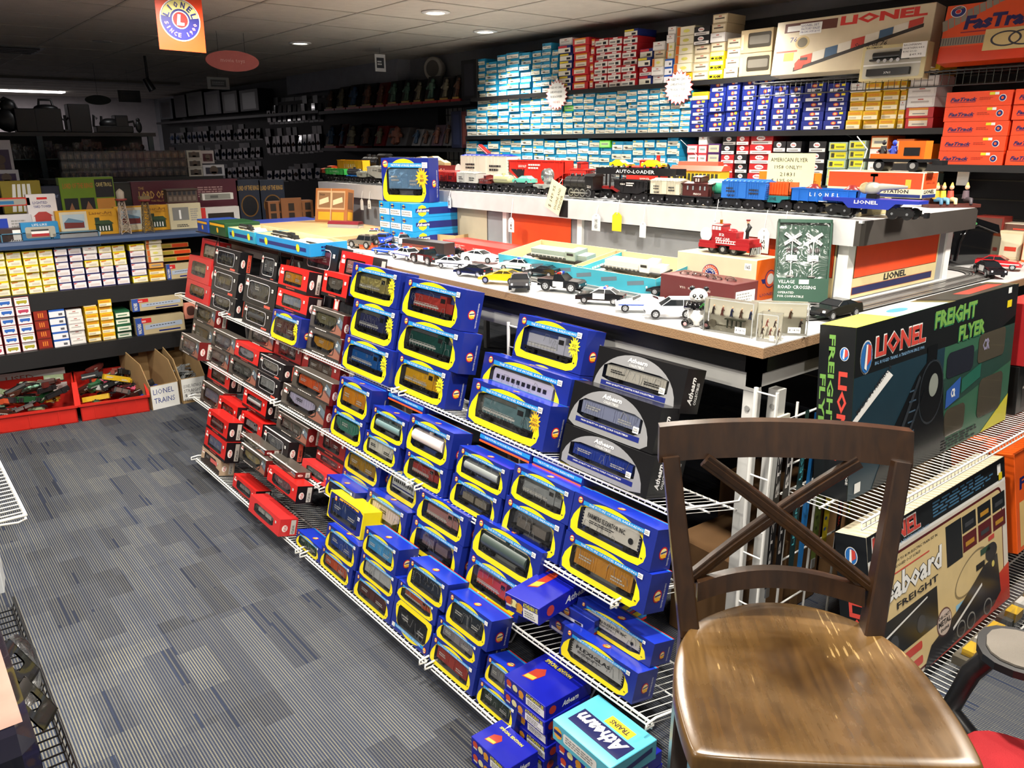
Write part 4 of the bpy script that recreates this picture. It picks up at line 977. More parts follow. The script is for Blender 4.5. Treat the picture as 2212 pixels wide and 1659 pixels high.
 m3.box(x1*s-.002*1, -hi-.0006, z1*s-.001, x2*s+.001, hi+.0006, max(z1, z2)*s+.0012, cm)
 for sg in (-1, 1):
  for (a, b) in ((0, 1), (3, 2)): m3.tube([(cabn[a][0]*s, sg*lo, cabn[a][1]*s), (cabn[b][0]*s, sg*hi, cabn[b][1]*s)], .0011*s/.15, cm, 4)
  xm = (cabn[1][0]+cabn[2][0])/2-.01; m3.tube([(xm*s, sg*lo, cabn[0][1]*s), (xm*s, sg*hi, z1*s)], .0011*s/.15, cm, 4)
 m3.build('roof', t)
 if parts:
  for x in wb:
   for sgn in (-1, 1):
    w1 = MB(); w1.cyl((x*s, sgn*hw*.76, r), (x*s, sgn*hw*1.02, r), r, BLACK, n=16); w1.cyl((x*s, sgn*hw*1.02, r), (x*s, sgn*hw*1.035, r), r*.68, mat(wheelc, .25, .5), n=14)
    for k in range(5):
     a = 2*math.pi*k/5; w1.cyl((x*s+r*.42*math.cos(a), sgn*hw*1.034, r+r*.42*math.sin(a)), (x*s+r*.42*math.cos(a), sgn*hw*1.04, r+r*.42*math.sin(a)), r*.13, BLACK, n=6)
    w1.build('wheel', t)
 if bar:
  zz = z2*s; xm = (x1+x2)/2*s; m4 = MB(); m4.box(xm-.022*s*1.4, -hi*.9, zz+.001, xm+.03*s, hi*.9, zz+.012*s, BLACK); m4.box(xm-.025*s, -hi*.9, zz+.012*s, xm+.025*s, -hi*.15, zz+.04*s, mat('#d02a22', .15)); m4.box(xm-.025*s, hi*.15, zz+.012*s, xm+.025*s, hi*.9, zz+.04*s, mat('#2a4ad0', .15)); m4.box(xm-.025*s, -hi*.15, zz+.012*s, xm+.025*s, hi*.15, zz+.04*s, WHITE); m4.build('light_bar', t)
 if spare: MB().cyl((-.47*s, 0, .2*s), (-.53*s, 0, .2*s), r*1.0, BLACK, n=16).cyl((-.53*s, 0, .2*s), (-.535*s, 0, .2*s), r*.5, GREY, n=10).build('spare_wheel', t)
 return t
for i, fx in enumerate((-.45, .35)):
 toycar('sedan', car_world(tA) @ Matrix.Translation((LA*fx, 0, .128)) , .105, '#e8c81e', '%s yellow toy automobile on top of the AUTO-LOADER car' % ['left', 'right'][i], glass='#d8b81a', group='yellow automobiles on the auto carrier')
toycar('sedan', car_world(t_) @ Matrix.Translation((0, 0, .041)) @ Matrix.Rotation(math.pi, 4, 'Z'), .13, '#62b8a6', 'turquoise toy sedan strapped on the black flat car', glass='#8fd0c4')
for i, fx in enumerate((-.52, .56)):
 mb = MB(); dr = mat('#7a1f20', .35); mb.lathe([(.026, 0), (.027, .004), (.026, .04), (.028, .044), (.014, .052), (.012, .058), (.002, .059)], dr, 20)
 load('canister', '%s dark red canister standing in the bright blue gondola' % ['left', 'right'][i], 'canister', mb, TR(R1-.01+.031, atX(*tp('T3', (540, 840)[i], 350), R1).y, RAIL+.036))
hb = atX(*tp('T3', 985, 380), R1-.03); hp = thing('toy_helicopter', 'grey toy helicopter with clear nose on the royal blue flat car', 'toy helicopter', TR(R1, hb.y, RAIL+.053, -90), 'loads on the toy train cars')
hg = mat('#a9a79c', .35)
MB().box(-.025, -.02, 0, .03, .02, .004, BLACK).box(-.012, -.012, .004, .02, .012, .018, BLACK).build('landing_base', hp)
MB().ell((0, 0, .036), (.032, .02, .02), hg).tube([(.02, 0, .04), (.11, 0, .044)], [.012, .004], hg, 8).box(.1, -.002, .04, .115, .002, .065, mat('#c9a83a', .4)).build('fuselage', hp)
MB().ell((-.022, 0, .036), (.02, .0185, .018), mat('#b9ac86', .1)).build('nose_bubble', hp)
rb = MB(); rb.cyl((0, 0, .055), (0, 0, .078), .003, BLACK, n=8)
for a in (20, 200):
 c, d = math.cos(rad(a)), math.sin(rad(a)); rb.add([(c*.004-d*.004, d*.004+c*.004, .078), (c*.004+d*.004, d*.004-c*.004, .078), (c*.075+d*.006, d*.075-c*.006, .074), (c*.075-d*.006, d*.075+c*.006, .074)], [(0, 1, 2, 3)], BLACK).box(-.008, -.008, .072, .008, .008, .08, BLACK)
rb.build('rotor', hp)
gb = car_world(tG) @ Matrix.Translation((0, 0, .041)); mb = MB(); mb.cyl((-.045, 0, .03), (.04, 0, .03), .028, mat('#3fa883', .35), n=18); mb.ell((-.045, 0, .03), (.01, .028, .028), mat('#3fa883', .35)); mb.ell((.04, 0, .03), (.01, .028, .028), mat('#3fa883', .35))
load('green_tank', 'sea green cylinder tank on the short flat car', 'tank', mb, gb)
ocar('gondola', '#e0a41a', 'yellow and red toy wagon behind the green gondola', R2, 255, 452, 'T1', 135, 170, deckz=.12)
ocar('caboose', '#c8562a', 'small orange and black toy caboose at the far left end', R2-.02, 120, 250, 'T1', 140, 190)
ocar('loco', '#1c1c1e', 'black toy steam locomotive with red running board at the back', R3, 452, 640, 'T1', 45, 110, name='toy_locomotive', base=RAIL+.02)
ocar('tender', '#1c1c1e', 'black toy tender lettered PENNSYLVANIA', R3, 650, 868, 'T1', 70, 120, name='toy_tender', base=RAIL+.02)
tC, LC, wC, _ = ocar('gondola', '#8f1f1c', 'dark red toy gondola with tan canvas-covered loads', R3-.05, 872, 1200, 'T1', 125, 150, deckz=.1)
tR_, LR, wR, _ = ocar('reefer', '#dedac8', 'cream toy reefer with bright blue ribbed roof', R2+.02, 1235, 1600, 'T1', 52, 150, col2='#2c44c8', hw=.075, txt='MILK')
MB().lathe([(.002, 0), (.03, -.01), (.031, -.012)], WHITE, 18, (-LR-.03, -.02, .09), 'y').tube([(-LR-.03, -.02, .09), (-LR, 0, .07)], .004, WHITE).build('dish', tR_)
mb = MB(); mb.box(-.05, -.012, 0, .04, .012, .012, RED).box(-.05, -.0122, .004, .04, .0122, .008, WHITE)
load('toy_rocket', 'red and white toy rocket tilted up on the blue roof', 'toy rocket', mb, car_world(tR_) @ Matrix.Translation((-.03, 0, _+.018)) @ Matrix.Rotation(rad(28), 4, 'Y'))
ocar('hopper', '#cf2a1e', 'long bright red toy hopper with white lettering', R2+.03, 1620, 2060, 'T1', 98, 170, txt='LEHIGH VALLEY')
ocar('caboose', '#b82a24', 'small red toy caboose beside the crane car', R2+.03, 312, 480, 'T2', 118, 180)
tK, LK, wK, tk = ocar('flat', '#5c5f60', 'grey toy crane car with lattice boom laid flat', R2+.04, 480, 790, 'T2', 150, 190, deckz=.05)
mb = MB()
for q in (-.014, .014): mb.tube([(-LK*1.0, q, .10), (LK*.2, q, .12), (LK*1.0, q, .085)], .0018, mat('#55585a', .4), 5); mb.tube([(-LK*1.0, q, .09), (LK*1.0, q, .07)], .0018, mat('#55585a', .4), 5)
for i in range(14): x = -LK+i*LK*.15; mb.tube([(x, -.014, .1), (x+LK*.07, .014, .085), (x+LK*.15, -.014, .1)], .001, GREY, 4)
mb.box(-.02, -.02, .05, .02, .02, .09, mat('#55585a', .4)); mb.build('crane_boom', tK)
tW, LW, wW, tw = ocar('caboose', '#cf2d24', 'bright red toy work caboose with chimney and black lamp', R2+.06, 792, 1128, 'T2', 100, 170, base=RAIL+.035)
MB().cyl((LW*.55, 0, tw*.78), (LW*.55, 0, tw*1.15), .008, RED, n=10).lathe([(.002, 0), (.022, .002), (.024, .02), (.002, .022)], BLACK, 16, (LW*.95, -.02, tw*.7), 'y').build('chimney', tW)
ocar('trolley', '#e3b32a', 'yellow toy trolley car with red roof and pole', R2+.04, 1200, 1640, 'T2', 118, 220, col2='#d2503a', base=RAIL)
ocar('diesel', '#e5761e', 'orange and black toy diesel with safety stripes', R2+.05, 110, 595, 'T3', 128, 220, name='toy_locomotive', col2='#1c1c1e')
for i, (a, b, zt) in enumerate(((915, 1010, 65), (1010, 1100, 62), (1085, 1155, 95))):
 A = atX(*tp('T1', a, 110), R3); B = atX(*tp('T1', b, 110), R3); Ht = atX(*tp('T1', a, zt), R3).z; hh = (Ht-RAIL-.1); yl = A.y-B.y
 mb = MB().prism([(-yl/2, 0), (yl/2, 0), (yl/2, hh*.6), (0, hh), (-yl*.4, hh*.9)], 'y', -.022, .022, mat('#cdb884', .8, bump=60))
 load('tan_cover', ['left tan canvas-covered load in the dark red gondola', 'middle tan canvas-covered load in the dark red gondola', 'right low tan canvas-covered load in the dark red gondola'][i], 'toy load', mb, TR(R3-.02, (A.y+B.y)/2, RAIL+.035, -90) @ Matrix.Translation((0, 0, .065)))
# ================================================================== THINGS ON THE LOWER TABLE
def car2(kind, crop, fx, fy, rx, ry, col, label, Lmin=.12, Lmax=.17, **k):
 a = atZ(*tp(crop, fx, fy), TBL); b = atZ(*tp(crop, rx, ry), TBL); d = a-b; L_ = max(Lmin, min(Lmax, d.length)); c = (a+b)/2
 ang = math.degrees(math.atan2(d.y, d.x)); n = Vector((-d.y, d.x)).normalized()
 if n.dot(Vector((c.x, c.y))) < 0: n = -n
 c2 = Vector((c.x, c.y))+n*.02
 onr = 0.0056
 return toycar(kind, TR(c2.x, c2.y, TBL+.0062, ang), L_, col, label, **k)
car2('jeep', 'T1', 350, 795, 540, 812, '#5b5854', 'grey toy jeep with a spare wheel on its back', spare=True, Lmin=.15)
car2('sedan', 'T1', 548, 752, 605, 722, '#e6e8ea', 'white toy police car seen end-on behind the grey jeep', bar=True)
car2('sports', 'T1', 600, 782, 690, 752, '#1f42c8', 'royal blue toy sports car with white stripe', trim='#dfe6f2')
car2('sedan', 'T1', 765, 806, 752, 745, '#c9ccd0', 'silver toy police car facing the blue sports car', bar=True, Lmin=.14)
car2('sedan', 'T1', 535, 845, 712, 862, '#2550c4', 'blue toy police car with red roof lights', bar=True, trim='#e6e8ec')
car2('sedan', 'T1', 692, 880, 858, 912, '#e9eaec', 'white toy police sedan with a thin blue stripe', bar=True, trim='#2a3a90')
car2('truck', 'T1', 850, 912, 1042, 950, '#17181a', 'black and white toy police pickup', bar=True, door='#e8e8e8')
car2('sedan', 'T1', 1285, 975, 1040, 958, '#e4e5ea', 'white toy police sedan with black slanted stripes', bar=True, trim='#24263a')
car2('sports', 'T1', 1062, 868, 1268, 872, '#15171a', 'black toy police sports car in front of the red box', bar=True)
car2('sports', 'T1', 1528, 930, 1240, 908, '#ecedee', 'glossy white toy sports car facing right')
car2('sports', 'T1', 1190, 1015, 1432, 1042, '#17191c', 'black toy supercar with its doors lifted')
car2('sports', 'T1', 1383, 1078, 1708, 1098, '#e8b80e', 'bright yellow toy sports car', glass='#3a3416')
car2('sedan', 'T1', 1540, 975, 1795, 1000, '#e2e8e8', 'white toy police car with pale green flank', trim='#9fb8b0', bar=True)
car2('sports', 'T1', 1758, 1018, 1995, 1046, '#191b1e', 'long black toy car beside the blue tray')
car2('sports', 'T1', 1742, 1172, 1765, 1080, '#2a2c30', 'black and silver toy sports car facing the aisle', Lmin=.15)
car2('truck', 'T1', 2185, 1165, 1862, 1135, '#15171a', 'black toy police off-roader with white door and roof lights', bar=True, door='#eceded', Lmin=.16, Lmax=.18)
car2('sedan', 'T4', 345, 355, 722, 378, '#151618', 'black and white toy police car with blue roof bar', bar=True, door='#e9eaea', Lmin=.15, roofc='#eceded')
car2('sports', 'T4', 658, 425, 1068, 432, '#e6e8ec', 'white toy sports car with blue stripes', Lmin=.15, trim='#2f4fb0')
car2('suv', 'T4', 938, 480, 1260, 480, '#cfd2d6', 'silver toy pickup truck beside the panda', Lmin=.15)
car2('sports', 'T4', 903, 290, 1288, 308, '#15161a', 'black toy police car with yellow roof', bar=True, roofc='#e8c21a', Lmin=.16)
car2('sports', 'T3', 600, 1362, 932, 1305, '#101114', 'glossy black toy sports car with rear wing', Lmin=.15)
car2('sports', 'T3', 1430, 868, 1600, 874, '#a88a4a', 'gold toy racing car with number 5', num='5', Lmin=.14, wheelc='#b8923a')
car2('sedan', 'T3', 1975, 1035, 1815, 968, '#15161a', 'black toy police car facing left of the red one', door='#e8e8e8', Lmin=.15)
car2('sedan', 'T3', 2188, 968, 1822, 940, '#c02228', 'red toy muscle car with white side flash', trim='#e8e2e0', Lmin=.16, roofc='#c02228')
def gbox(name, label, cat, p0, p1, z, d, h, m_, group=None, crop=None, yaw=None):
 a = atZ(*(tp(crop, *p0) if crop else p0), z); b = atZ(*(tp(crop, *p1) if crop else p1), z); v = b-a; w_ = v.length
 ang = math.degrees(math.atan2(v.y, v.x)) if yaw is None else yaw; c = (a+b)/2
 t = thing(name, label, cat, TR(c.x, c.y, z+.0006, ang), group)
 return t, w_, d, h
def tray(label, p0, p1, crop, d, h, col, loco, wrap=True, group='open train kit boxes on the table', z=TBL+.0, yaw=-88):
 d += .05; t, w_, d, h = gbox('open_kit_box', label, 'open box', p0, p1, z, d, h, None, group, crop, yaw); t.matrix_world = t.matrix_world @ Matrix.Rotation(rad(9), 4, 'X')
 CB = mat('#cdbd92', .8); c = mat(col, .4); q = .003; mb = MB()
 mb.box(-w_/2, 0, 0, w_/2, d, q, CB)
 for (x0, y0, x1, y1) in ((-w_/2, 0, w_/2, q), (-w_/2, d-q, w_/2, d), (-w_/2, q, -w_/2+q, d-q), (w_/2-q, q, w_/2, d-q)):
  mb.box(x0, y0, q, x1, y1, h, CB)
 mb.frame((-w_/2, 0, 0), (1, 0, 0), (0, 0, 1)).rect(0, 0, w_, h, c, 1)
 for i in range(3): mb.poly([(w_*(.06+i*.31), h*.35), (w_*(.25+i*.31), h*.55), (w_*(.25+i*.31), h*.8), (w_*(.06+i*.31), h*.6)], mat('#5f7480', .5) if col != '#1c8fd0' else NAVY, 2)
 mb.frame((w_/2, 0, 0), (0, 1, 0), (0, 0, 1)).rect(0, 0, d, h, c, 1).scribble(d*.2, h*.25, d*.7, h*.8, 2, WHITE, 2)
 mb.frame((-w_/2, d, 0), (0, -1, 0), (0, 0, 1)).rect(0, 0, d, h, c, 1)
 mb.build('tray', t)
 cm = car_mesh('loco', loco, w_*.72, h*.8, d*.3).build('packed_model', t); cm.location = (.01*w_, d*.5, h*.5)
 if wrap:
  m2 = MB(); rr = random.Random(int(w_*1e4)); pl = mat('#dcd8cc', .35); n = 12; vs = []
  for j in range(5):
   for i in range(n): vs.append((-w_*.42+w_*.84*i/(n-1), d*(.12+.19*j), h*(.25+rr.uniform(0, .25) if 0 < j < 4 else h)))
  ps = [(x, y, min(z_, h*.6)) for x, y, z_ in vs]; m2.add(ps, [(j*n+i, j*n+i+1, (j+1)*n+i+1, (j+1)*n+i) for j in range(4) for i in range(n-1)], pl, True); m2.build('tissue', t)
 return t, w_
tray('blue open kit box with silver diesel model in tissue, nearest the maroon box', (355, 1160), (1075, 1287), 'T2', .2, .06, '#3aa3b8', '#c8ccce')
tray('blue open kit box with grey diesel model, beside the white toy taxi', (1612, 945), (2150, 1075), 'T1', .2, .06, '#3aa3b8', '#8fa098')
def lid(label, p, crop, w_, d, h, rz, col, tilt=0, z=TBL):
 a = atZ(*tp(crop, *p), z); t = thing('box_lid', label, 'box lid', TR(a.x, a.y, z+.0008, rz, tilt), 'loose box lids behind the open kits'); CB = mat(col, .8); q = .003
 mb = MB().box(-w_/2, 0, 0, w_/2, d, q, CB)
 for (x0, y0, x1, y1) in ((-w_/2, 0, w_/2, q), (-w_/2, d-q, w_/2, d), (-w_/2, q, -w_/2+q, d-q), (w_/2-q, q, w_/2, d-q)): mb.box(x0, y0, q, x1, y1, h, CB)
 mb.build('lid', t); return t
lid('tan cardboard tray with a grey model behind the first open kit', (640, 905), 'T2', .36, .12, .05, -88, '#b39a68')
lid('tan empty cardboard lid behind the second open kit', (1760, 770), 'T1', .34, .13, .05, -86, '#a98e5c')
lid('tan cardboard lid holding crumpled tissue, left of centre', (1010, 760), 'T1', .32, .16, .05, -75, '#b8976a')
lid('long tan cardboard lid against the grey cabinet', (1500, 700), 'T1', .5, .12, .06, -90, '#b39a68')
def solid(name, label, cat, p0, p1, crop, d, h, m_, z=TBL, yaw=None, group=None, b=.0015):
 t, w_, d, h = gbox(name, label, cat, p0, p1, z, d, h, m_, group, crop, yaw)
 mb = MB().bbox(-w_/2, 0, 0, w_/2, d, h, m_ if not isinstance(m_, str) else mat(m_, .4), b)
 return t, w_, mb
t, w_, mb = solid('red_train_box', 'long flat red box with small white print, left of the open kits', 'box', (1152, 815), (1600, 925), 'T1', .15, .055, '#c8342c', yaw=-90)
mb.frame((-w_/2, 0, 0), (1, 0, 0), (0, 0, 1)).scribble(w_*.1, .015, w_*.35, .045, 4, mat('#e8a8a0', .5)).scribble(w_*.45, .015, w_*.65, .04, 3, mat('#e8a8a0', .5)).text('DCC', w_*.84, .02, w_*.1, .014, WHITE, 2, .03)
mb.build('carton', t)
t, w_, mb = solid('maroon_train_box', 'maroon box with upside-down white lettering on the table', 'box', (995, 318), (1610, 418), 'T4', .126, .085, '#5a2020', yaw=-90)
mb.frame((w_/2, 0, .085), (-1, 0, 0), (0, 0, -1)); mb.text('CENTURY', w_*.12, .052, w_*.4, .02, mat('#e8dcd0', .5), 2, .03); mb.text('DES PLAINES, ILLINOIS', w_*.3, .03, w_*.3, .007, mat('#e8dcd0', .5), 2).text('U.S.A.', w_*.64, .03, w_*.08, .007, mat('#e8dcd0', .5), 2)
mb.frame((w_/2, 0, 0), (0, 1, 0), (0, 0, 1)).rect(.01, .012, .11, .06, WHITE, 1).scribble(.015, .018, .1, .055, 4, GREY, 2)
mb.build('carton', t)
bl = MB(); rr = random.Random(3)
for i in range(9): bl.ell((-w_*.3+i*w_*.08, .06+rr.uniform(-.02, .02), .088), (.018, .014, .007), CLEAR, 8, 4)
bl.build('blister', t)
a = atX(*tp('T2', 1250, 1120), 2.235); b = atX(*tp('T2', 1950, 1025), 2.235); w_ = a.y-b.y; hC = b.z-TBL
t = thing('lionel_box', 'cream and orange box with round winged emblem under the fire car', 'box', TR(2.235, (a.y+b.y)/2, TBL+.0006, -90)); mb = MB().bbox(-w_/2, 0, 0, w_/2, .14, .135, mat('#cbc3a6', .4), .0015)
mb.frame((-w_/2, 0, 0), (1, 0, 0), (0, 0, 1)); cx, cz = w_*.45, .068
mb.poly([(cx-.075, cz+.004), (cx+.075, cz+.004), (cx+.065, cz-.006), (cx-.065, cz-.006)], NAVY, 1).disc(cx, cz, .036, NAVY, 2, 28).disc(cx, cz, .034, mat('#e2562a', .4), 3, 28).disc(cx, cz, .024, WHITE, 4, 24).disc(cx, cz, .0225, NAVY, 5, 24).disc(cx, cz-.004, .01, WHITE, 7)
mb.rect(cx-.04, cz-.04, cx+.04, cz-.008, mat('#cbc3a6', .4), 8)
mb.arctext('CELEBRATION', cx, cz, .029, .006, rad(165), rad(15), WHITE, 9).arctext('LIONEL', cx, cz, .0175, .007, rad(150), rad(30), WHITE, 9)
mb.rect(w_*.86, .1, w_*.94, .122, WHITE, 1).text('165', w_*.875, .104, w_*.05, .012, INK, 2, .02)
mb.frame((w_/2, 0, 0), (0, 1, 0), (0, 0, 1)).rect(0, 0, .14, .135, mat('#e0601c', .35), 1).poly([(.03, .07), (.13, .07), (.12, .055), (.04, .055)], NAVY, 2).disc(.08, .068, .03, NAVY, 3).disc(.08, .068, .027, mat('#e2562a', .4), 4).disc(.08, .068, .018, WHITE, 5).text('LIONEL', .03, .012, .08, .01, NAVY, 2)
mb.build('carton', t)
FM = t.matrix_world @ Matrix.Translation((.0, .07, .1362))
f = thing('toy_fire_car', 'red toy fire car number 52 with hose reel and fireman', 'toy train car', FM); fr = mat('#9c1c20', .35)
mb = MB(); mb.box(-.1, -.034, .03, .105, .034, .042, fr).box(-.1, -.038, .018, -.03, .038, .032, fr).box(.03, -.038, .02, .105, .038, .03, fr)
mb.box(-.055, -.026, .042, .045, .026, .075, fr); mb.ell((.01, 0, .077), (.018, .018, .008), fr); mb.box(.045, -.03, .042, .1, .03, .056, fr)
mb.frame((0, -.0262, 0), (1, 0, 0), (0, 0, 1)).text('52', -.025, .06, .022, .009, WHITE, 1, .03).text('FIRE CAR', -.04, .047, .06, .008, WHITE, 1, .02, .3); mb.build('body', f)
mb = MB(); mb.box(-.058, -.024, .075, -.018, .024, .094, fr); mb.prism([(-.026, .094), (.026, .094), (.018, .099), (-.018, .099)], 'x', -.06, -.014, fr); mb.frame((0, -.0242, 0), (1, 0, 0), (0, 0, 1))
for i in range(3): mb.rect(-.055+i*.0125, .079, -.045+i*.0125, .091, mat('#e8e4dc', .3), 1)
mb.cyl((-.038, 0, .099), (-.038, 0, .112), .005, mat('#c8922a', .3, .8), n=10).build('cab', f)
MB().cyl((-.078, -.026, .062), (-.078, .026, .062), .019, mat('#d8d0c0', .6), n=18).cyl((-.078, -.029, .062), (-.078, -.026, .062), .024, WHITE, n=18).cyl((-.078, .026, .062), (-.078, .029, .062), .024, WHITE, n=18).build('hose_reel', f)
mb = MB()
for i in range(2): mb.box(-.03, -.036, .036+i*.009, .05, -.034, .038+i*.009, WHITE)
for i in range(8): mb.box(-.028+i*.01, -.0362, .036, -.0265+i*.01, -.0338, .047, WHITE)
mb.build('ladder', f)
mb = MB(); mb.tube([(.07, 0, .056), (.07, 0, .078)], .006, BLACK, 8).tube([(.07, -.003, .078), (.078, 0, .095), (.07, 0, .105)], [.007, .008, .004], BLACK, 8).ell((.07, 0, .111), (.005, .005, .006), mat('#d8a888', .6)).cyl((.07, 0, .115), (.07, 0, .119), .007, mat('#7a1a1a', .5), n=10).tube([(.062, -.004, .056), (.064, -.004, .08), (.056, -.004, .088)], .004, WHITE, 6); mb.build('fireman', f)
mb = MB(); mb.box(.105, -.03, .006, .108, .03, .03, BLACK);
mb.frame((.1085, 0, .006), (0, 1, 0), (0, 0, 1)); [mb.poly([(-.03+i*.009, 0), (-.026+i*.009, 0), (-.03+i*.009+(.012 if i < 3 else 0), .024), (-.034+i*.009+(.012 if i < 3 else 0), .024)], WHITE, 1) for i in range(7)]; mb.build('striped_bumper', f)
MB().box(-.112, -.02, .008, -.1, .02, .026, BLACK).build('front_bumper', f)
for x in (-.05, -.005, .04): MB().cyl((x, -.028, .0155), (x, .028, .0155), .0155, BLACK, n=18).cyl((x, -.0285, .0155), (x, -.028, .0155), .008, GREY, n=10).build('wheel', f)
a = atZ(*tp('T3', 470, 1200), TBL); G = mat('#1f4a38', .35)
t = thing('crossing_signal_box', 'green window box with two crossing signals leaning against the cabinet', 'boxed model', TR(2.30, 1.375, TBL+.0125, -52, 14))
w_, h_, d_ = .165, .262, .045; mb = MB(); mb.bbox(-w_/2, 0.012, 0, w_/2, d_, h_, G, .002)
mb.box(-w_/2, 0, 0, w_/2, .012, .075, G).box(-w_/2, 0, .075, -w_/2+.006, .012, h_, G).box(w_/2-.006, 0, .075, w_/2, .012, h_, G).box(-w_/2, 0, h_-.012, w_/2, .012, h_, G)
mb.frame((-w_/2, 0, 0), (1, 0, 0), (0, 0, 1)).text('VILLAGE', .012, .057, .05, .011, WHITE, 1).text('ROAD CROSSING', .012, .04, .115, .011, WHITE, 1, .01).text('OPERATED', .012, .024, .05, .007, WHITE, 1).text('FOR COMPATIBLE', .012, .012, .08, .007, WHITE, 1).rect(.075, .056, .105, .07, WHITE, 2)
mb.build('carton', t)
mb = MB()
for x in (-.035, .03):
 mb.tube([(x, .006, .08), (x, .006, .2)], .0018, WHITE, 6)
 for sg in (-1, 1): mb.frame((x, .003, .2), (math.cos(rad(35*sg)), 0, math.sin(rad(35*sg))), (-math.sin(rad(35*sg)), 0, math.cos(rad(35*sg)))).rect(-.03, -.005, .03, .005, WHITE, 2+sg).text('CROSSING' if sg > 0 else 'ROAD', -.025, -.002, .05, .004, INK, 4)
 for q in (-.011, .011): mb.cyl((x+q, .002, .165), (x+q, .006, .165), .008, mat('#2a1a1e', .3), n=12)
 mb.box(x-.017, .001, .13, x+.017, .004, .148, WHITE).cyl((x, .006, .078), (x, .006, .083), .012, GREY, n=12)
 mb.frame((x, .0008, .13), (1, 0, 0), (0, 0, 1)).text('STOP ON', -.013, .01, .026, .004, INK, 1).text('SIGNAL', -.012, .003, .024, .004, INK, 1)
mb.build('crossing_signals', t)
MB().frame((-w_/2, 0, .075), (1, 0, 0), (0, 0, 1)).poly([(.004, 0), (w_-.004, 0), (w_-.004, h_-.085), (.004, h_-.085)], CLEAR, 0).build('window_pane', t)
def case(label, p, w_, d_, h_, fig, yaw):
 a = atZ(*tp('T4', *p), TBL); t = thing('clear_figure_case', label, 'display case', TR(a.x, a.y, TBL+.0006, yaw), 'clear plastic cases of tiny figures at the table corner')
 mb = MB(); q = .002; mb.frame((0, 0, 0), (1, 0, 0), (0, 0, 1))
 mb.add([(-w_/2, 0, 0), (w_/2, 0, 0), (w_/2, 0, h_), (-w_/2, 0, h_), (-w_/2, d_, 0), (w_/2, d_, 0), (w_/2, d_, h_), (-w_/2, d_, h_)], [(0, 1, 2, 3), (1, 5, 6, 2), (4, 0, 3, 7), (3, 2, 6, 7)], CLEAR)
 for (x0, y0, x1, y1) in ((-w_/2, 0, -w_/2+q, q), (w_/2-q, 0, w_/2, q)): mb.box(x0, y0, 0, x1, y1, h_, mat('#d8dcdc', .1))
 mb.box(-w_/2, 0, h_-q, w_/2, q, h_, mat('#d8dcdc', .1))
 mb.build('clear_shell', t); MB().box(-w_/2+q, d_-.004, q, w_/2-q, d_, h_, mat('#bdb9a6', .6)).box(-w_/2, 0, -.0004, w_/2, d_, .002, WHITE).build('back_card', t)
 rr = random.Random(fig)
 for i in range(5):
  x = -w_*.38+i*w_*.19; z = h_*.5 if i % 2 or fig == 1 else h_*.2; y = d_*.6; c = mat(rr.choice(['#2a3a66', '#3a2a24', '#6a4a36', '#24262e', '#7a3a30']), .6); k = h_*.28
  m_ = MB().tube([(x-k*.1, y, z), (x, y, z+k*.45)], k*.07, c, 6).tube([(x+k*.14, y, z), (x, y, z+k*.45)], k*.07, c, 6).tube([(x, y, z+k*.42), (x+k*.1, y, z+k*.8)], k*.11, c, 6).ell((x+k*.13, y, z+k*.95), (k*.1, k*.1, k*.12), mat('#d0a080', .6), 8, 6).tube([(x+k*.08, y, z+k*.75), (x+k*.3, y-.002, z+k*.55)], k*.045, c, 5); m_.build('figure', t)
 if fig == 1:
  c = mat('#3c4230', .6); m_ = MB().box(-w_*.1, d_*.3, h_*.42, w_*.3, d_*.7, h_*.45, c).cyl((-w_*.35, d_*.5, h_*.25), (-w_*.35, d_*.3, h_*.25), h_*.12, mat('#7a7460', .6), n=12).box(-w_*.36, d_*.45, h_*.2, w_*.1, d_*.55, h_*.24, mat('#6a6450', .6))
  for i in range(4): m_.box(-w_*.06+i*w_*.09, d_*.4, h_*.18, -w_*.04+i*w_*.09, d_*.6, h_*.42, c)
  m_.build('cart', t)
 MB().frame((-w_/2, 0, 0), (1, 0, 0), (0, 0, 1)).rect(w_*.66, h_*.1, w_*.88, h_*.28, WHITE, 1).text('$ 18.95', w_*.68, h_*.16, w_*.18, h_*.06, INK, 2).build('price_sticker', t)
case('left clear plastic case with workmen figures and a cart', (1545, 605), .145, .03, .095, 1, -82)
case('right clear plastic case with tiny seated figures', (1955, 612), .15, .03, .09, 2, -50)
case('small clear plastic case with a yellow part, in front', (1858, 668), .055, .045, .075, 3, -75)
a = atZ(*tp('T4', 1285, 545), TBL); t = thing('panda_figurine', 'sitting black and white ceramic panda beside the clear cases', 'figurine', TR(a.x+.02, a.y+.005, TBL+.0005, -58)); W = mat('#eceae4', .12, coat=.7); B = mat('#121214', .12, coat=.7)
MB().ell((0, .0, .036), (.03, .027, .036), W).ell((0, -.004, .06), (.028, .024, .02), B).build('body', t)
mb = MB(); mb.ell((0, -.004, .088), (.026, .023, .022), W, 16, 10)
for s_ in (-1, 1): mb.ell((s_*.019, 0, .108), (.008, .005, .008), B).ell((s_*.009, -.024, .091), (.006, .004, .006), B).ell((s_*.009, -.0275, .092), (.002, .0015, .002), W)
mb.ell((0, -.026, .083), (.009, .006, .006), W).ell((0, -.0315, .086), (.003, .002, .002), B).tube([(-.005, -.031, .0805), (0, -.0325, .079), (.005, -.031, .0805)], .0008, B, 4); mb.build('head', t)
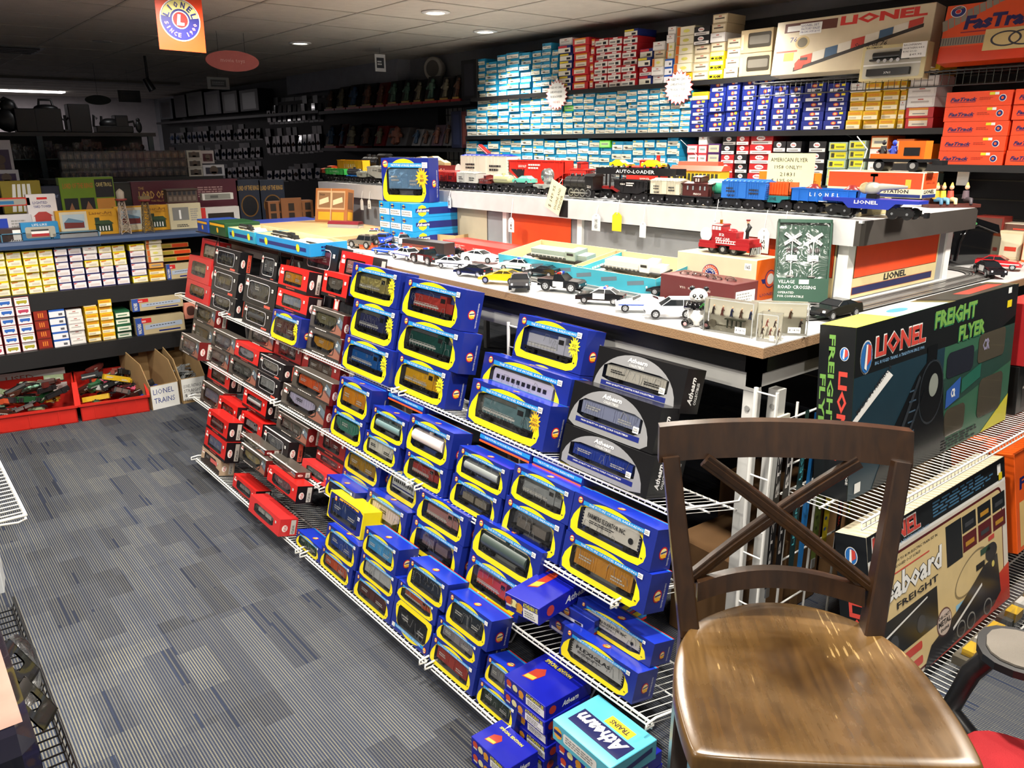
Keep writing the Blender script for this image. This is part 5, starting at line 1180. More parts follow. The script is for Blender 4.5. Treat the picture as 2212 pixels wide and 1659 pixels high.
for s_ in (-1, 1):
 MB().tube([(s_*.026, -.004, .066), (s_*.03, -.022, .058), (s_*.012, -.03, .064)], [.009, .009, .008], B, 8).build('arm', t)
 MB().tube([(s_*.018, -.01, .014), (s_*.028, -.034, .013)], [.013, .011], B, 8).ell((s_*.029, -.038, .014), (.012, .006, .013), B).ell((s_*.029, -.0437, .014), (.005, .001, .005), mat('#d89a9a', .4)).build('leg', t)
MB().frame((.006, -.034, .06), (1, 0, 0), (0, 0, 1)).poly([(0, 0), (.018, .004), (.026, .016), (.01, .014)], mat('#2f6a30', .4), 1).build('leaf', t)
def kit(label, x, y, z, w_, d_, h_, rz, group, side=True):
 t = thing('model_kit_box', label, 'kit box', TR(x, y, z, rz), group); c = mat('#1590cf', .35)
 mb = MB().bbox(-w_/2, 0, 0, w_/2, d_, h_, c, .001).frame((-w_/2, 0, 0), (1, 0, 0), (0, 0, 1)); mb.rect(.03*w_, .06*h_, .97*w_, .5*h_, WHITE, 1).scribble(.1*w_, .12*h_, .9*w_, .44*h_, 2, GREY, 2).disc(.25*w_, .74*h_, .16*h_, GOLD, 2, 8).rect(.1*w_, .68*h_, .42*w_, .8*h_, NAVY, 3)
 if side:
  mb.frame((w_/2, 0, 0), (0, 1, 0), (0, 0, 1)).rect(.3*d_, .2*h_, .95*d_, .7*h_, NAVY, 1).disc(.18*d_, .48*h_, .42*h_, mat('#e8dc1e', .4), 2, 8).rect(.06*d_, .36*h_, .32*d_, .64*h_, NAVY, 3).text('Athearn', .07*d_, .39*h_, .23*d_, .22*h_, WHITE, 4, .03, .25)
 mb.build('carton', t); return t
kx = atZ(*tp('T1', 570, 738), TBL); n = 0
for lv in range(3):
 for c_ in range(3):
  kit('bright blue kit box, %s of the three columns, %s layer of the stack' % (['left', 'middle', 'right'][c_], ['bottom', 'middle', 'top'][lv]), kx.x+.02, kx.y-.06-c_*.112, TBL+.001+lv*.0705, .108, .33, .07, -90, 'bright blue kit boxes stacked on the table')
carton(.3, .22, .09, TR(kx.x+.07, kx.y-.2, TBL+.214, -68), 'blue and yellow window box with pale blue model, on the bright blue kits', 'boxed train', 'ath', '#7fa6c8', 'box', burst='o')
a = atZ(*tp('T1', 115, 560), TBL+.05)
t = thing('yellow_orange_kit_box', 'upright orange-brown kit box with four picture windows', 'boxed model', TR(2.22, 4.50, TBL+.052, -62, 10)); w_, h_, d_ = .23, .2, .07; OB = mat('#a86a38', .5)
mb = MB().bbox(-w_/2, 0, 0, w_/2, d_, h_, OB, .002).frame((-w_/2, 0, 0), (1, 0, 0), (0, 0, 1))
mb.rect(.015, .075, w_-.015, h_-.015, mat('#c8a47c', .5), 1)
for i in (0, 1): mb.rect(.025+i*.1, .085, .11+i*.1, h_-.025, mat('#8d6a4a', .4), 2).poly([(.03+i*.1, .1), (.1+i*.1, .12), (.095+i*.1, .15), (.03+i*.1, .13)], mat('#e3cfa8', .5), 3).rect(.025+i*.1, .012, .11+i*.1, .06, mat('#d8a22a', .4), 2)
mb.text('TYCO', .03, h_-.045, .04, .012, BLACK, 3, .03); mb.rect(w_/2-.002, 0, w_/2+.002, h_, mat('#e8c8a0', .5), 4)
mb.frame((w_/2, 0, 0), (0, 1, 0), (0, 0, 1)).rect(.01, .08, .06, h_-.02, mat('#6a4a34', .4), 1).rect(.01, .015, .06, .065, mat('#e0a82a', .4), 1); mb.build('carton', t)
t = thing('black_wire_shelf', 'black wire shelf hung over the rack at its far end', 'shelf', TR(1.56, 0, 1.056)); mb = MB()
for x in (0, .12, .24): mb.tube([(x, 3.35, .0), (x, 4.95, .0)], .0035, WIREB, 6)
for i in range(54): mb.tube([(0, 3.36+i*.0297, .002), (.27, 3.36+i*.0297, .002)], .0013, WIREB, 4)
for y in (3.6, 3.75, 4.6): mb.tube([(.01, y, -.002), (-.005, y+.02, -.06), (.005, y-.02, -.06), (.01, y, -.002)], .0025, WIREB, 5)
mb.build('wire_deck', t)
def tray2(label, x, y0, y1, d, h, col, z, side='#1c8fd0'):
 global atZ
 w_ = y0-y1; t = thing('open_kit_box', label, 'open box', TR(x, (y0+y1)/2, z, -90), 'open train kit boxes on the table'); CB = mat('#cdbd92', .8); c = mat(col, .4); q = .003
 mb = MB().box(-w_/2, 0, 0, w_/2, d, q, CB)
 for (a0, b0, a1, b1) in ((-w_/2, 0, w_/2, q), (-w_/2, d-q, w_/2, d), (-w_/2, q, -w_/2+q, d-q), (w_/2-q, q, w_/2, d-q)): mb.box(a0, b0, q, a1, b1, h, CB)
 mb.frame((-w_/2, 0, 0), (1, 0, 0), (0, 0, 1)).rect(0, 0, w_, h, c, 1).rect(w_*.06, h*.3, w_*.94, h*.6, NAVY, 2)
 for u in (.2, .8): mb.disc(w_*u, h*.5, h*.32, mat('#e8dc1e', .4), 3, 8)
 mb.frame((w_/2, 0, 0), (0, 1, 0), (0, 0, 1)).rect(0, 0, d, h, c, 1).scribble(d*.3, h*.3, d*.7, h*.8, 2, NAVY, 2); mb.build('tray', t)
 m2 = MB(); rr = random.Random(int(y0*100)); n = 9
 vs = [(-w_*.42+w_*.84*i/(n-1), d*(.1+.2*j), h*(.5+rr.uniform(-.15, .45))) for j in range(5) for i in range(n)]; m2.add(vs, [(j*n+i, j*n+i+1, (j+1)*n+i+1, (j+1)*n+i) for j in range(4) for i in range(n-1)], mat('#d8d4c8', .4), True); m2.build('tissue', t)
 m3 = car_mesh('loco', '#23262a', w_*.5, h*.5, .02).build('packed_model', t); m3.location = (-w_*.1, d*.25, h*.9)
tray2('bright blue open kit box with white tissue, nearest on the black shelf', 1.565, 4.02, 3.40, .19, .06, '#1c8fd0', 1.0605)
tray2('teal blue open kit box with green and yellow cards on the black shelf', 1.565, 4.42, 4.05, .19, .06, '#2a9cc0', 1.0605)
for lab, x, y0, y1, d, z, h, col in (('dark green flat box at the far end of the black shelf', 1.565, 4.72, 4.46, .2, 1.0605, .075, '#1e4a28'), ('royal blue flat box at the far end of the black shelf', 1.565, 4.93, 4.75, .2, 1.0605, .07, '#24479c'),
        ('pale tan shallow box lying behind the blue open kits', 1.80, 4.70, 3.75, .52, TBL+.001, .05, '#cfa878'), ('navy flat box with yellow edge behind the trays', 1.78, 4.98, 4.73, .5, TBL+.001, .048, '#2a3f9c')):
 t = thing('flat_box', lab, 'box', TR(x, (y0+y1)/2, z, -90), 'flat boxes at the far end of the table'); ww = y0-y1
 MB().bbox(-ww/2, 0, 0, ww/2, d, h, mat(col, .4), .002).frame((-ww/2, 0, 0), (1, 0, 0), (0, 0, 1)).rect(ww*.05, h*.7, ww*.95, h*.88, GOLD if col != '#cfa878' else WHITE, 1).disc(ww*.5, h*.4, h*.2, RED if col == '#2a3f9c' else GOLD, 1).build('carton', t)
a = atZ(*tp('T1', 350, 700), TBL)
t = thing('toy_boxcar', 'silver and dark red toy rail car standing behind the jeep', 'toy train car', TR(2.14, 4.15, TBL+.001, -60)); mb = MB().box(-.1, -.03, .025, .1, .03, .07, mat('#9a9a98', .4)).prism([(-.032, .07), (.032, .07), (.02, .085), (-.02, .085)], 'x', -.1, .1, mat('#7a1f2a', .35)).box(.1, -.025, .02, .103, .025, .06, WHITE); mb.build('body', t)
for s_ in (-.06, .06): truck_mb(s_, .05).build('truck', t)
t, w_, mb = solid('striped_kit_box', 'orange, tan and black striped box lying behind the toy pickup', 'box', (815, 845), (1060, 900), 'T1', .07, .075, '#2a2220', yaw=-82)
mb.frame((-w_/2, 0, 0), (1, 0, 0), (0, 0, 1)); [mb.rect(0, .01+i*.012, w_*.8, .02+i*.012, mat(c_, .5), 1) for i, c_ in enumerate(['#c0562a', '#8a6a4a', '#b07a5a', '#7a3a2a'])]; mb.build('carton', t)
for i, (x, y, c_) in enumerate(((2.0, 3.78, '#d8552a'), (1.93, 3.55, '#d8602a'))):
 t = thing('small_box', '%s small orange block beside the far toy cars' % ['left', 'right'][i], 'box', TR(x, y, TBL+.001, -70), 'small boxes beside the far toy cars'); MB().bbox(-.04, 0, 0, .04, .05, .035, mat(c_, .4), .002).frame((-.04, 0, 0), (1, 0, 0), (0, 0, 1)).rect(.005, .01, .075, .02, mat('#b83a1a', .4), 1).build('carton', t)
# ---- right end: transformer, boxes
a = atZ(*tp('T3', 1720, 935), TBL); t = thing('power_transformer', 'big glossy black toy train transformer with red knob', 'transformer', TR(3.53, 1.44, TBL+.0006, -15)); K = mat('#0e0e10', .08, coat=.6)
mb = MB(); mb.prism([(0, 0), (.3, 0), (.3, .1), (.27, .16), (.1, .2), (.03, .19), (0, .16)], 'y', 0, .12, K); mb.build('housing', t)
MB().tube([(.03, -.004, .02), (.035, -.006, .1), (.07, -.006, .155), (.13, -.006, .168), (.26, -.006, .13)], .005, K, 8).build('front_ridge', t)
MB().ell((.1, -.006, .172), (.022, .008, .008), mat('#4a9a5a', .4)).build('green_badge', t)
MB().cyl((-.001, .05, .07), (-.06, .05, .07), .022, K, n=14).build('handle', t)
MB().lathe([(.001, -.1), (.026, -.095), (.028, -.08), (.02, -.06), (.008, -.058)], RED, 14, (0, .05, .1), 'x').build('red_knob', t)
MB().tube([(-.02, .03, .01), (-.07, 0, .03), (-.1, -.04, .002)], .008, K, 8).build('cable', t)
t = thing('yellow_booklet', 'yellow upright booklet against the raised cabinet end', 'booklet', TR(3.12, 1.36, TBL+.001, -60)); MB().bbox(-.03, 0, 0, .03, .02, .14, mat('#c8b81e', .5), .001).frame((-.03, 0, 0), (1, 0, 0), (0, 0, 1)).rect(0, .12, .06, .14, BLACK, 1).rect(.01, .03, .05, .1, mat('#7a7420', .5), 1).build('cover', t)
t = thing('small_carton', 'small maroon and white carton beside the yellow booklet', 'box', TR(3.175, 1.325, TBL+.001, -15)); MB().bbox(-.027, 0, 0, .027, .04, .075, mat('#c8c0bc', .5), .001).frame((-.027, 0, 0), (1, 0, 0), (0, 0, 1)).rect(.0, .055, .054, .075, mat('#8a2a34', .5), 1).disc(.027, .03, .014, mat('#5a2a30', .4), 1, 16, .02).build('carton', t)
def wbox(name, label, cat, x0, y0, x1, y1, X, d, col, deco, group=None, rz=-90, z0=None):
 a = atX(x0, y0, X); b = atX(x1, y1, X); w_ = a.y-b.y; zz = a.z if z0 is None else z0; h = b.z-zz
 t = thing(name, label, cat, TR(X, (a.y+b.y)/2, zz, rz), group); mb = MB().bbox(-w_/2, 0, 0, w_/2, d, h, mat(col, .35), .002).frame((-w_/2, 0, 0), (1, 0, 0), (0, 0, 1)); deco(mb, w_, h); mb.build('carton', t); return t
def d_log(mb, w_, h):
 mb.text('LIONEL', .04*w_, .62*h, .42*w_, .22*h, WHITE, 1, .03).text('Operating', .3*w_, .42*h, .2*w_, .12*h, WHITE, 1, .01).text('Log Dump Car', .14*w_, .24*h, .36*w_, .13*h, WHITE, 1, .01)
 for i in range(6): mb.poly([(w_*(.55+i*.05), h*.2), (w_*(.6+i*.05), h*.15), (w_*(.75+i*.03), h*.7), (w_*(.7+i*.03), h*.75)], mat(['#e0b02a', '#c8922a'][i % 2], .5), 2)
def ptag(label, px, py, X, w_, h_, col, txt, up, yaw=-90, roll=0):
 p = atX(px, py, X); t = thing('price_tag', label, 'price tag', TR(p.x, p.y, p.z, yaw, 0, roll), 'paper price tags hanging from the train cars')
 o = [(-w_/2, -h_), (w_/2, -h_), (w_/2, -h_*.18), (w_*.2, 0), (-w_*.2, 0), (-w_/2, -h_*.18)]
 mb = MB().prism(o, 'y', 0, .001, mat(col, .5)).frame((-w_/2, 0, -h_), (1, 0, 0), (0, 0, 1))
 if txt: mb.text(txt, w_*.66, h_*.15, h_*.55, w_*.35, INK, 1, .01, rot=math.pi/2)
 mb.disc(w_/2, h_*.9, .003, GREY, 1); mb.build('tag_card', t)
 MB().tube([(0, .0, -h_*.1), (.002, .004, up*.5), (0, .012, up)], .0012, WHITE, 5).build('string', t)
PX = UX-.014
for (lab, px, py, w_, h_, col, txt, up) in (('white price tag with orange dot, second from the left', 781, 430, .035, .065, '#e9e9e4', '', .05), ('white price tag marked 45, third from the left', 797, 431, .035, .055, '#e9e9e4', '45-', .05), ('small white tag beside the tall window box', 970, 424, .028, .06, '#dfe4e8', '8', .03),
 ('white price tag marked 38, right of centre', 1104, 470, .042, .068, '#e9e9e4', '38-', .09), ('white tag reading REPRO CARS', 1288, 462, .05, .07, '#dcdcd8', 'REPRO CARS', .035), ('yellow price tag on white string', 1333, 459, .052, .075, '#e2c81e', '', .05),
 ('small white tag below the cream boxcar', 1389, 480, .033, .06, '#e6e6e2', '', .07), ('narrow white tag edge-on beside the fire car', 1545, 474, .014, .05, '#e9e9e4', '', .07), ('white price tag marked 25, near the fire car', 1651, 493, .045, .085, '#e9e9e4', '25-', .06), ('white tag half behind the green signal box', 1693, 496, .045, .08, '#e9e9e4', '', .06)):
 ptag(lab, px, py, PX, w_, h_, col, txt, up)
t = thing('handwritten_price_card', 'large cream price card reading $149.95 hanging from the black steam engine', 'price card', TR(*atX(1208, 396, PX-.004), -90, 0, 22)); mb = MB().box(-.05, 0, -.13, .05, .001, 0, mat('#e6dfb8', .6)).frame((.0, 0, -.12), (1, 0, 0), (0, 0, 1)); mb.text('$ 149.95', -.01, .0, .1, .02, INK, 1, 0, rot=math.pi/2).text('ENGINE AND', .022, .005, .1, .014, INK, 1, 0, rot=math.pi/2).text('TENDER', .045, .01, .07, .014, INK, 1, 0, rot=math.pi/2); mb.build('card', t); MB().tube([(0, 0, -.005), (.0, .012, .02)], .0012, WHITE, 5).build('string', t)
a = atX(1662, 384, R1+.05); t = thing('handwritten_sign', 'pale yellow card reading AMERICAN FLYER 1958 ONLY above the blue boxcar', 'sign', TR(R2+.015, a.y, RAIL+.075, -90)); W_, H_ = .19, .115
mb = MB().box(-W_/2, 0, -.07, W_/2, .001, H_, mat('#e4dfb0', .6)).frame((-W_/2, 0, 0), (1, 0, 0), (0, 0, 1)); mb.text('AMERICAN FLYER', .012, .085, .15, .014, INK, 1).text('1958 ONLY!!', .03, .06, .11, .013, INK, 1).text('21831', .055, .035, .06, .013, INK, 1).text('$ 195.00', .02, .012, .09, .013, INK, 1); mb.build('card', t)
t = wbox('lionel_accessory_box', 'long orange and cream box lettered LIONEL TION under the orange gang car', 'box', *tp('T3', 665, 385), *tp('T3', 1435, 190), R1+.13, .1, '#d9cdb0', lambda mb, w_, h: mb.rect(.01*w_, .36*h, .99*w_, .96*h, mat('#d04a22', .4), 1).rect(.01*w_, .03*h, .99*w_, .15*h, mat('#22306e', .4), 1).text('STATION', .62*w_, .18*h, .25*w_, .15*h, INK, 1, .03), z0=RAIL+.055)
bx = t; sw = (bx.dimensions if 0 else None); kids = bx.children[0].data.vertices; hx = max(v.co.x for v in kids); hz = max(v.co.z for v in kids)
MB().frame((hx, 0, 0), (0, 1, 0), (0, 0, 1)).rect(.004, .36*hz, .096, .96*hz, mat('#d04a22', .4), 1).rect(.004, .03*hz, .096, .15*hz, mat('#22306e', .4), 1).text('LIONEL', .015, .18*hz, .07, .15*hz, INK, 1, .03).text('No. 50', .025, .75*hz, .05, .09*hz, mat('#8a3418', .5), 2).text('GANG CAR', .02, .55*hz, .06, .09*hz, mat('#8a3418', .5), 2).build('end_print', bx); t['label'] = 'long orange and cream train box on its side under the orange gang car'
zz = atX(*tp('T3', 1470, 400), R1+.10)
t = thing('cream_block_box', 'plain cream ribbed carton at the right end of the raised deck', 'box', TR(R1+.075, 1.44, TOP+.0005, -90)); mb = MB().bbox(-.10, 0, 0, .10, .2, .062, mat('#d6c9a0', .7), .002)
for i in range(12): mb.box(-.102, .0, .004+i*.0045, .102, .2, .0055+i*.0045, mat('#c4b68c', .8))
mb.build('carton', t)
gz = bx.matrix_world.translation
def top_of(px, py, X): return atX(px, py, X)
p = atX(*tp('T3', 1235, 185), R1+.18); t = thing('toy_gang_car', 'orange toy gang car with black and blue crew figures', 'toy train car', TR(p.x, p.y, p.z+.001, -90)); OR = mat('#e06a1c', .35)
mb = MB().box(-.11, -.03, .03, .11, .03, .04, BLACK).box(-.09, -.025, .04, .0, .025, .055, OR).box(.0, -.025, .04, .085, .025, .095, OR).box(.02, -.027, .05, .07, .027, .075, BLACK).box(.11, -.02, .022, .14, .02, .036, BLACK); mb.build('body', t)
for x in (-.055, .055): MB().cyl((x, -.03, .019), (x, .03, .019), .019, BLACK, n=18).cyl((x, -.031, .019), (x, -.03, .019), .009, GREY, n=12).build('wheel', t)
for x, c_ in ((-.06, '#1a1a1e'), (-.025, '#2a4ac0')): MB().tube([(x, 0, .055), (x, 0, .08)], [.012, .009], mat(c_, .5), 8).ell((x, 0, .09), (.007, .007, .008), mat(c_, .5)).tube([(x-.012, -.01, .062), (x, 0, .077), (x+.014, -.01, .062)], .004, mat(c_, .5), 6).build('crew_figure', t)
mb = MB().tube([(-.12, -.02, .0), (-.1, -.03, .07), (-.14, -.03, .11)], .0018, WHITE, 5); mb.build('string', t)
p = atZ(*tp('T3', 1690, 465), TOP); t = thing('seated_figures', 'dark red bench with painted seated figures at the deck end', 'figurine', TR(p.x, p.y+.02, TOP+.0005, -35)); MB().box(-.1, -.02, 0, .1, .03, .012, mat('#4a1f18', .5)).box(-.1, .022, 0, -.03, .03, .08, mat('#3a1a14', .5)).build('bench', t)
for i, (x, c_, c2_) in enumerate(((-.06, '#c8921e', '#3a6a8a'), (-.035, '#d8c23a', '#5a8aa0'), (-.005, '#c84a3a', '#e0c08a'), (.055, '#5a4a52', '#3a3238'))):
 MB().tube([(x, .01, .03), (x, .012, .06)], [.013, .01], mat(c_, .5), 8).ell((x, .008, .072), (.008, .008, .009), mat('#d8a888', .6)).cyl((x, .008, .079), (x, .008, .09), .006, mat('#c8a23a', .4), .002, n=8).tube([(x, .01, .028), (x+.005, -.018, .028), (x+.005, -.02, .012)], [.011, .008, .006], mat(c2_, .5), 8).build('seated_figure', t)
# ================================================================== STACKED SMALL BOXES (templates are unit cubes, scaled per column)
def unit(style, var):
 k = (style, var)
 if k in MESH: return MESH[k]
 r = random.Random(str(k)); m = MB()
 D = {'teal': ('#1b86b4', '#d9d5c2'), 'tealw': ('#2a93bd', '#ece9df'), 'navy': ('#16287e', '#e8e8ec'), 'redw': ('#b8222a', '#e6e2da'), 'red': ('#c0262e', '#e8dcc8'), 'llife': ('#1c2c72', '#e8e4d4'), 'cream': ('#cfc6a2', '#e6dfc6'), 'ahm': ('#e8d21a', '#f0e890'), 'tan': ('#b9a888', '#d8ccb0'),
  'yellow': ('#e2b81e', '#ece2c4'), 'white': ('#dcd8d6', '#e8e6e2'), 'atlred': ('#a81e22', '#e6e2de'), 'atlblk': ('#1a1a1e', '#e6e2de'), 'purp': ('#4a2a66', '#c8b89a'), 'green': ('#9db2a0', '#e4d81e'), 'whitered': ('#c8404a', '#e4dedc'), 'orangeb': ('#c8601e', '#e6dcb8'),
  'yroad': ('#e6d21c', '#ece6d0'), 'wnavy': ('#28286a', '#e6e2e4'), 'pic': ('#8a2a30', '#ebe8ec'), 'mar': ('#8c2414', '#d87a2a'), 'wblue': ('#2458b0', '#e4e4ea'), 'gwhite': ('#1e5a3a', '#e0e2d0'), 'gold': ('#a8901e', '#d84a1e'), 'lime': ('#4ab82a', '#9ae07a'), 'maroon': ('#4e1424', '#d8a04a'), 'fast': ('#e8481c', '#1c1c5a')}[style]
 c = mat(D[0], .45); lb = mat(D[1], .6)
 m.box(-.5, 0, 0, .5, 1, 1, c); m.frame((-.5, 0, 0), (1, 0, 0), (0, 0, 1)); e = 12
 if style in ('teal', 'tealw'):
  top = r.choice([.52, .6, .66]); m.rect(.03, .05, .97, top, lb, e); m.rect(.0, .0, 1, .02, mat('#14688c', .5), e)
  m.rect(.08, top+.08, .3, .9, mat(r.choice(['#b8b04a', '#1f6c8e']), .5), e).rect(.55 if var % 2 else .4, .16, .9, .3, mat('#9a9688', .6), 2*e).rect(.12, .3, .5, .4, mat('#8a8676', .6), 2*e)
  if var == 2: m.disc(.35, .3, .12, mat('#4a463e', .6), 3*e, 10)
 elif style == 'navy':
  m.rect(.14, .08, .8, .42, lb, e).disc(.48, .72, .13, mat('#c8402a', .5), e, 12, .2).disc(.48, .72, .08, mat('#e8b87a', .5), 2*e, 10, .12).rect(.5, .12, .76, .3, INK, 2*e); m.rect(*((.68, .66, .86, .9) if var else (.62, .62, .8, .86)), mat('#e8d42a' if var % 2 else '#e4e4ea', .5), 2*e)
 elif style in ('redw',): m.rect(.0, .0, 1, .72, lb, e).rect(.3, .78, .65, .95, WHITE, e).rect(.6, .12, .85, .5, INK, 2*e).rect(.08, .2, .5, .45, GREY, 2*e)
 elif style in ('red', 'atlred', 'atlblk'):
  if style == 'red': m.rect(.12, .2, .8, .75, lb, e).rect(.1, .76, .8, .96, mat('#d8902a', .5), e).rect(.25, .35, .7, .45, GREY, 2*e)
  else: m.rect(.03, .03, .97, .36, lb, e).disc(.45, .66, .2, WHITE, e, 14, .24).text('Atlas', .32, .58, .28, .2, RED, 2*e, .02).rect(.12, .12, .8, .24, GREY, 2*e)
 elif style in ('llife',): m.rect(.02, .04, .96, .66, lb, e).rect(.02, .7, .7, .96, mat('#c8303a' if var % 2 else '#d8c43a', .5), e).rect(.55, .15, .85, .45, INK, 2*e)
 elif style == 'cream': m.rect(.22, .04, .96, .96, lb, e).rect(.03, .04, .2, .96, mat('#c8641e', .5), e).disc(.55, .5, .18, mat('#d8d26a', .5), 2*e, 12)
 elif style == 'ahm': m.rect(.04, .5, .96, .95, lb, e).text('AHM', .35, .08, .5, .34, BLACK, 2*e, .04).disc(.18, .28, .12, BLACK, e, 8)
 elif style in ('tan', 'white'): m.rect(.05, .12, .92, .86, lb, e).rect(.15, .45, .8, .6, mat('#5a5248', .6) if style == 'tan' else mat('#bdb8b4', .6), 2*e).rect(.4, .7, .6, .8, mat('#b8544a', .6), 2*e)
 elif style == 'yellow': m.rect(.03, .06, .97, .5, lb, e).rect(.1, .6, .85, .88, mat('#d8901e', .5), e).rect(.08, .16, .6, .36, mat('#bdb49a', .6), 2*e)
 elif style == 'yroad': m.rect(.03, .06, .97, .82, lb, e).poly([(.1, .62), (.5, .72), (.48, .9), (.1, .82)], mat('#d8862a', .5), 2*e).rect(.3, .2, .85, .5, mat('#d0c8b4', .6), 2*e)
 elif style == 'wnavy': m.rect(.02, .12, .97, .97, lb, e).poly([(.04, .7), (.3, .9), (.04, .95)], mat('#c84a4a', .5), 2*e).rect(.15, .25, .85, .6, mat('#d4cac8', .6), 2*e)
 elif style == 'pic': m.rect(.03, .04, .97, .96, lb, e); cc = mat(['#2a62b8', '#b83a5a', '#a8a02a'][var % 3], .5); m.rect(.15, .32, .85, .62, cc, 2*e).disc(.28, .28, .06, cc, 2*e, 8).disc(.72, .28, .06, cc, 2*e, 8).rect(.1, .78, .9, .84, GREY, 2*e)
 elif style == 'mar': m.rect(.02, .0, .98, .12, mat('#5a140c', .5), e); [m.rect(.3+.15*i, .3, .38+.15*i, .8, lb, e) for i in range(3)]
 elif style == 'wblue': m.rect(0, 0, 1, .78, lb, e).rect(.6, .2, .85, .5, mat('#5a5a62', .5), 2*e)
 elif style == 'gwhite': m.rect(.03, .06, .97, .72, lb, e).rect(.15, .3, .8, .45, mat('#4a7a5a', .5), 2*e)
 elif style == 'gold': m.rect(.02, .15, .42, .85, c, e).rect(.44, .12, .97, .88, lb, e).rect(.5, .4, .9, .5, mat('#a83a14', .5), 2*e)
 elif style == 'green': m.rect(.08, .15, .92, .85, lb, e).rect(.12, .25, .3, .75, mat('#3a3a2a', .5), 2*e).rect(.4, .35, .85, .55, mat('#8a8a2a', .5), 2*e)
 elif style == 'fast': m.text('FasTrack', .07, .35, .4, .26, mat('#1c1c5a', .4), e, .04, .1).rect(.08, .28, .46, .31, mat('#1c1c5a', .4), e).disc(.86, .5, .055, WHITE, e, 18, .24).disc(.86, .5, .045, NAVY, 2*e, 18, .2).disc(.86, .5, .02, ORANGE, 3*e, 12, .09).rect(.66, .72, .74, .9, mat('#d8d02a', .5), e).rect(.74, .72, .8, .9, WHITE, e).scribble(.52, .4, .72, .62, 2, mat('#b83414', .5), e)
 else: m.rect(.05, .1, .95, .85, lb, e).rect(.2, .4, .8, .6, GREY, 2*e)
 o = m.build('kit_box'); me = o.data; bpy.data.objects.remove(o); MESH[k] = me; return me
CN = {'teal': 'pale blue', 'tealw': 'light blue', 'navy': 'navy blue', 'redw': 'red and white', 'red': 'red', 'llife': 'white and navy', 'cream': 'cream and orange', 'ahm': 'yellow AHM', 'tan': 'tan', 'yellow': 'yellow', 'white': 'white', 'atlred': 'dark red', 'atlblk': 'black', 'purp': 'purple', 'green': 'grey-green', 'whitered': 'white and red', 'orangeb': 'orange',
 'yroad': 'yellow and white', 'wnavy': 'white and dark blue', 'pic': 'white picture', 'mar': 'rust red', 'wblue': 'white and blue', 'gwhite': 'green and white', 'gold': 'gold and orange', 'lime': 'lime green', 'maroon': 'maroon', 'fast': 'orange FasTrack'}
def stack(place_, grp, idx, rows_, a, b, zb, ztop, d, face, pos, names=None, jit=.003, nm='kit_box'):
 n = len(rows_); h = (ztop-zb)/n; w_ = abs(a-b)
 for i, st in enumerate(rows_):
  rr = random.Random(f'{place_}{idx}{i}'); var = rr.randrange(3)
  o = bpy.data.objects.new(nm if st in ('teal', 'tealw', 'lime') or nm != 'kit_box' else {'navy': 'navy_kit_box', 'yellow': 'freight_car_box'}.get(st, 'rolling_stock_box'), unit(st, var)); COL.objects.link(o)
  j = rr.uniform(-jit, jit)*.6; dj = rr.uniform(0, .02); mid = (a+b)/2+j; yw = rr.uniform(-1.2, 1.2)
  M = TR(pos+dj, mid, zb+i*h, -90+yw) if face == 'X' else TR(mid, pos+dj, zb+i*h, yw)
  o.matrix_world = M @ Matrix.Diagonal((w_-.006, d, h-.0012, 1))
  tag(o, '%s box, %s up in the %s stack from left, %s' % (CN[st], ORD[i+1], ORD[idx], place_), 'kit box' if st != 'fast' else 'box', grp)
XW = 3.98; SH1, SH2, SH3 = 1.905, 1.615, 1.335
def wp(c, x, y):
 ox, oy, s_ = {'W': (980, 0, 3.16), 'R': (1450, 0, 2.903)}[c]; return ox+x/s_, oy+y/s_
rr = random.Random(5)
def tealcols(crop, x0, x1, wd, tops, rowh, base_y):
 out = []; x = x0; i = 0
 while x < x1-20:
  t_ = tops(x); n = max(1, round((base_y(x)-t_)/rowh)); out.append((crop, x, min(x+wd, x1), t_, [rr.choice(['teal', 'teal', 'tealw']) for _ in range(n)])); x += wd
 return out
shelf1 = [('W', 128, 205, 402, ['teal']*6), ('W', 208, 285, 422, ['tealw']*6), ('W', 292, 350, 375, ['tealw']*7), ('W', 352, 440, 358, ['tealw']*7), ('W', 442, 515, 358, ['tealw']*7),
('W', 522, 585, 345, ['teal']*7), ('W', 588, 652, 292, ['tealw']*8), ('W', 655, 703, 338, ['teal']*7), ('W', 706, 795, 258, ['llife']*6+['white']), ('W', 803, 915, 258, ['red']*7), ('W', 918, 950, 262, ['red']*6), ('W', 953, 1045, 262, ['redw']*7), ('W', 1048, 1138, 252, ['redw']*7), ('W', 1141, 1238, 196, ['redw']*7+['llife']),
('W', 1252, 1342, 330, ['llife', 'atlred', 'llife', 'llife']), ('W', 1346, 1428, 282, ['white', 'white', 'cream', 'tan', 'white']), ('W', 1432, 1488, 180, ['wblue', 'wblue', 'wblue', 'cream', 'cream', 'white', 'white']), ('W', 1492, 1618, 178, ['yellow', 'cream', 'cream', 'cream', 'cream', 'cream']), ('W', 1622, 1732, 180, ['tan', 'tan', 'tan', 'tan', 'atlblk', 'atlblk']), ('W', 1736, 1838, 95, ['ahm', 'ahm', 'ahm', 'tan', 'white', 'tan', 'tan']), ('W', 1842, 1942, 258, ['tan']*4)]
for i, (c, xa, xb, yt, rws) in enumerate(shelf1):
 q = wp(c, (xa+xb)/2, yt); A = atX(*wp(c, xa, 450), XW); B = atX(*wp(c, xb, 450), XW); zt = atX(*q, XW).z
 stack('top wall shelf', 'stacked boxes on the top wall shelf', i+1, rws, A.y, B.y, SH1+.0005, zt, .17, 'X', XW+.004)
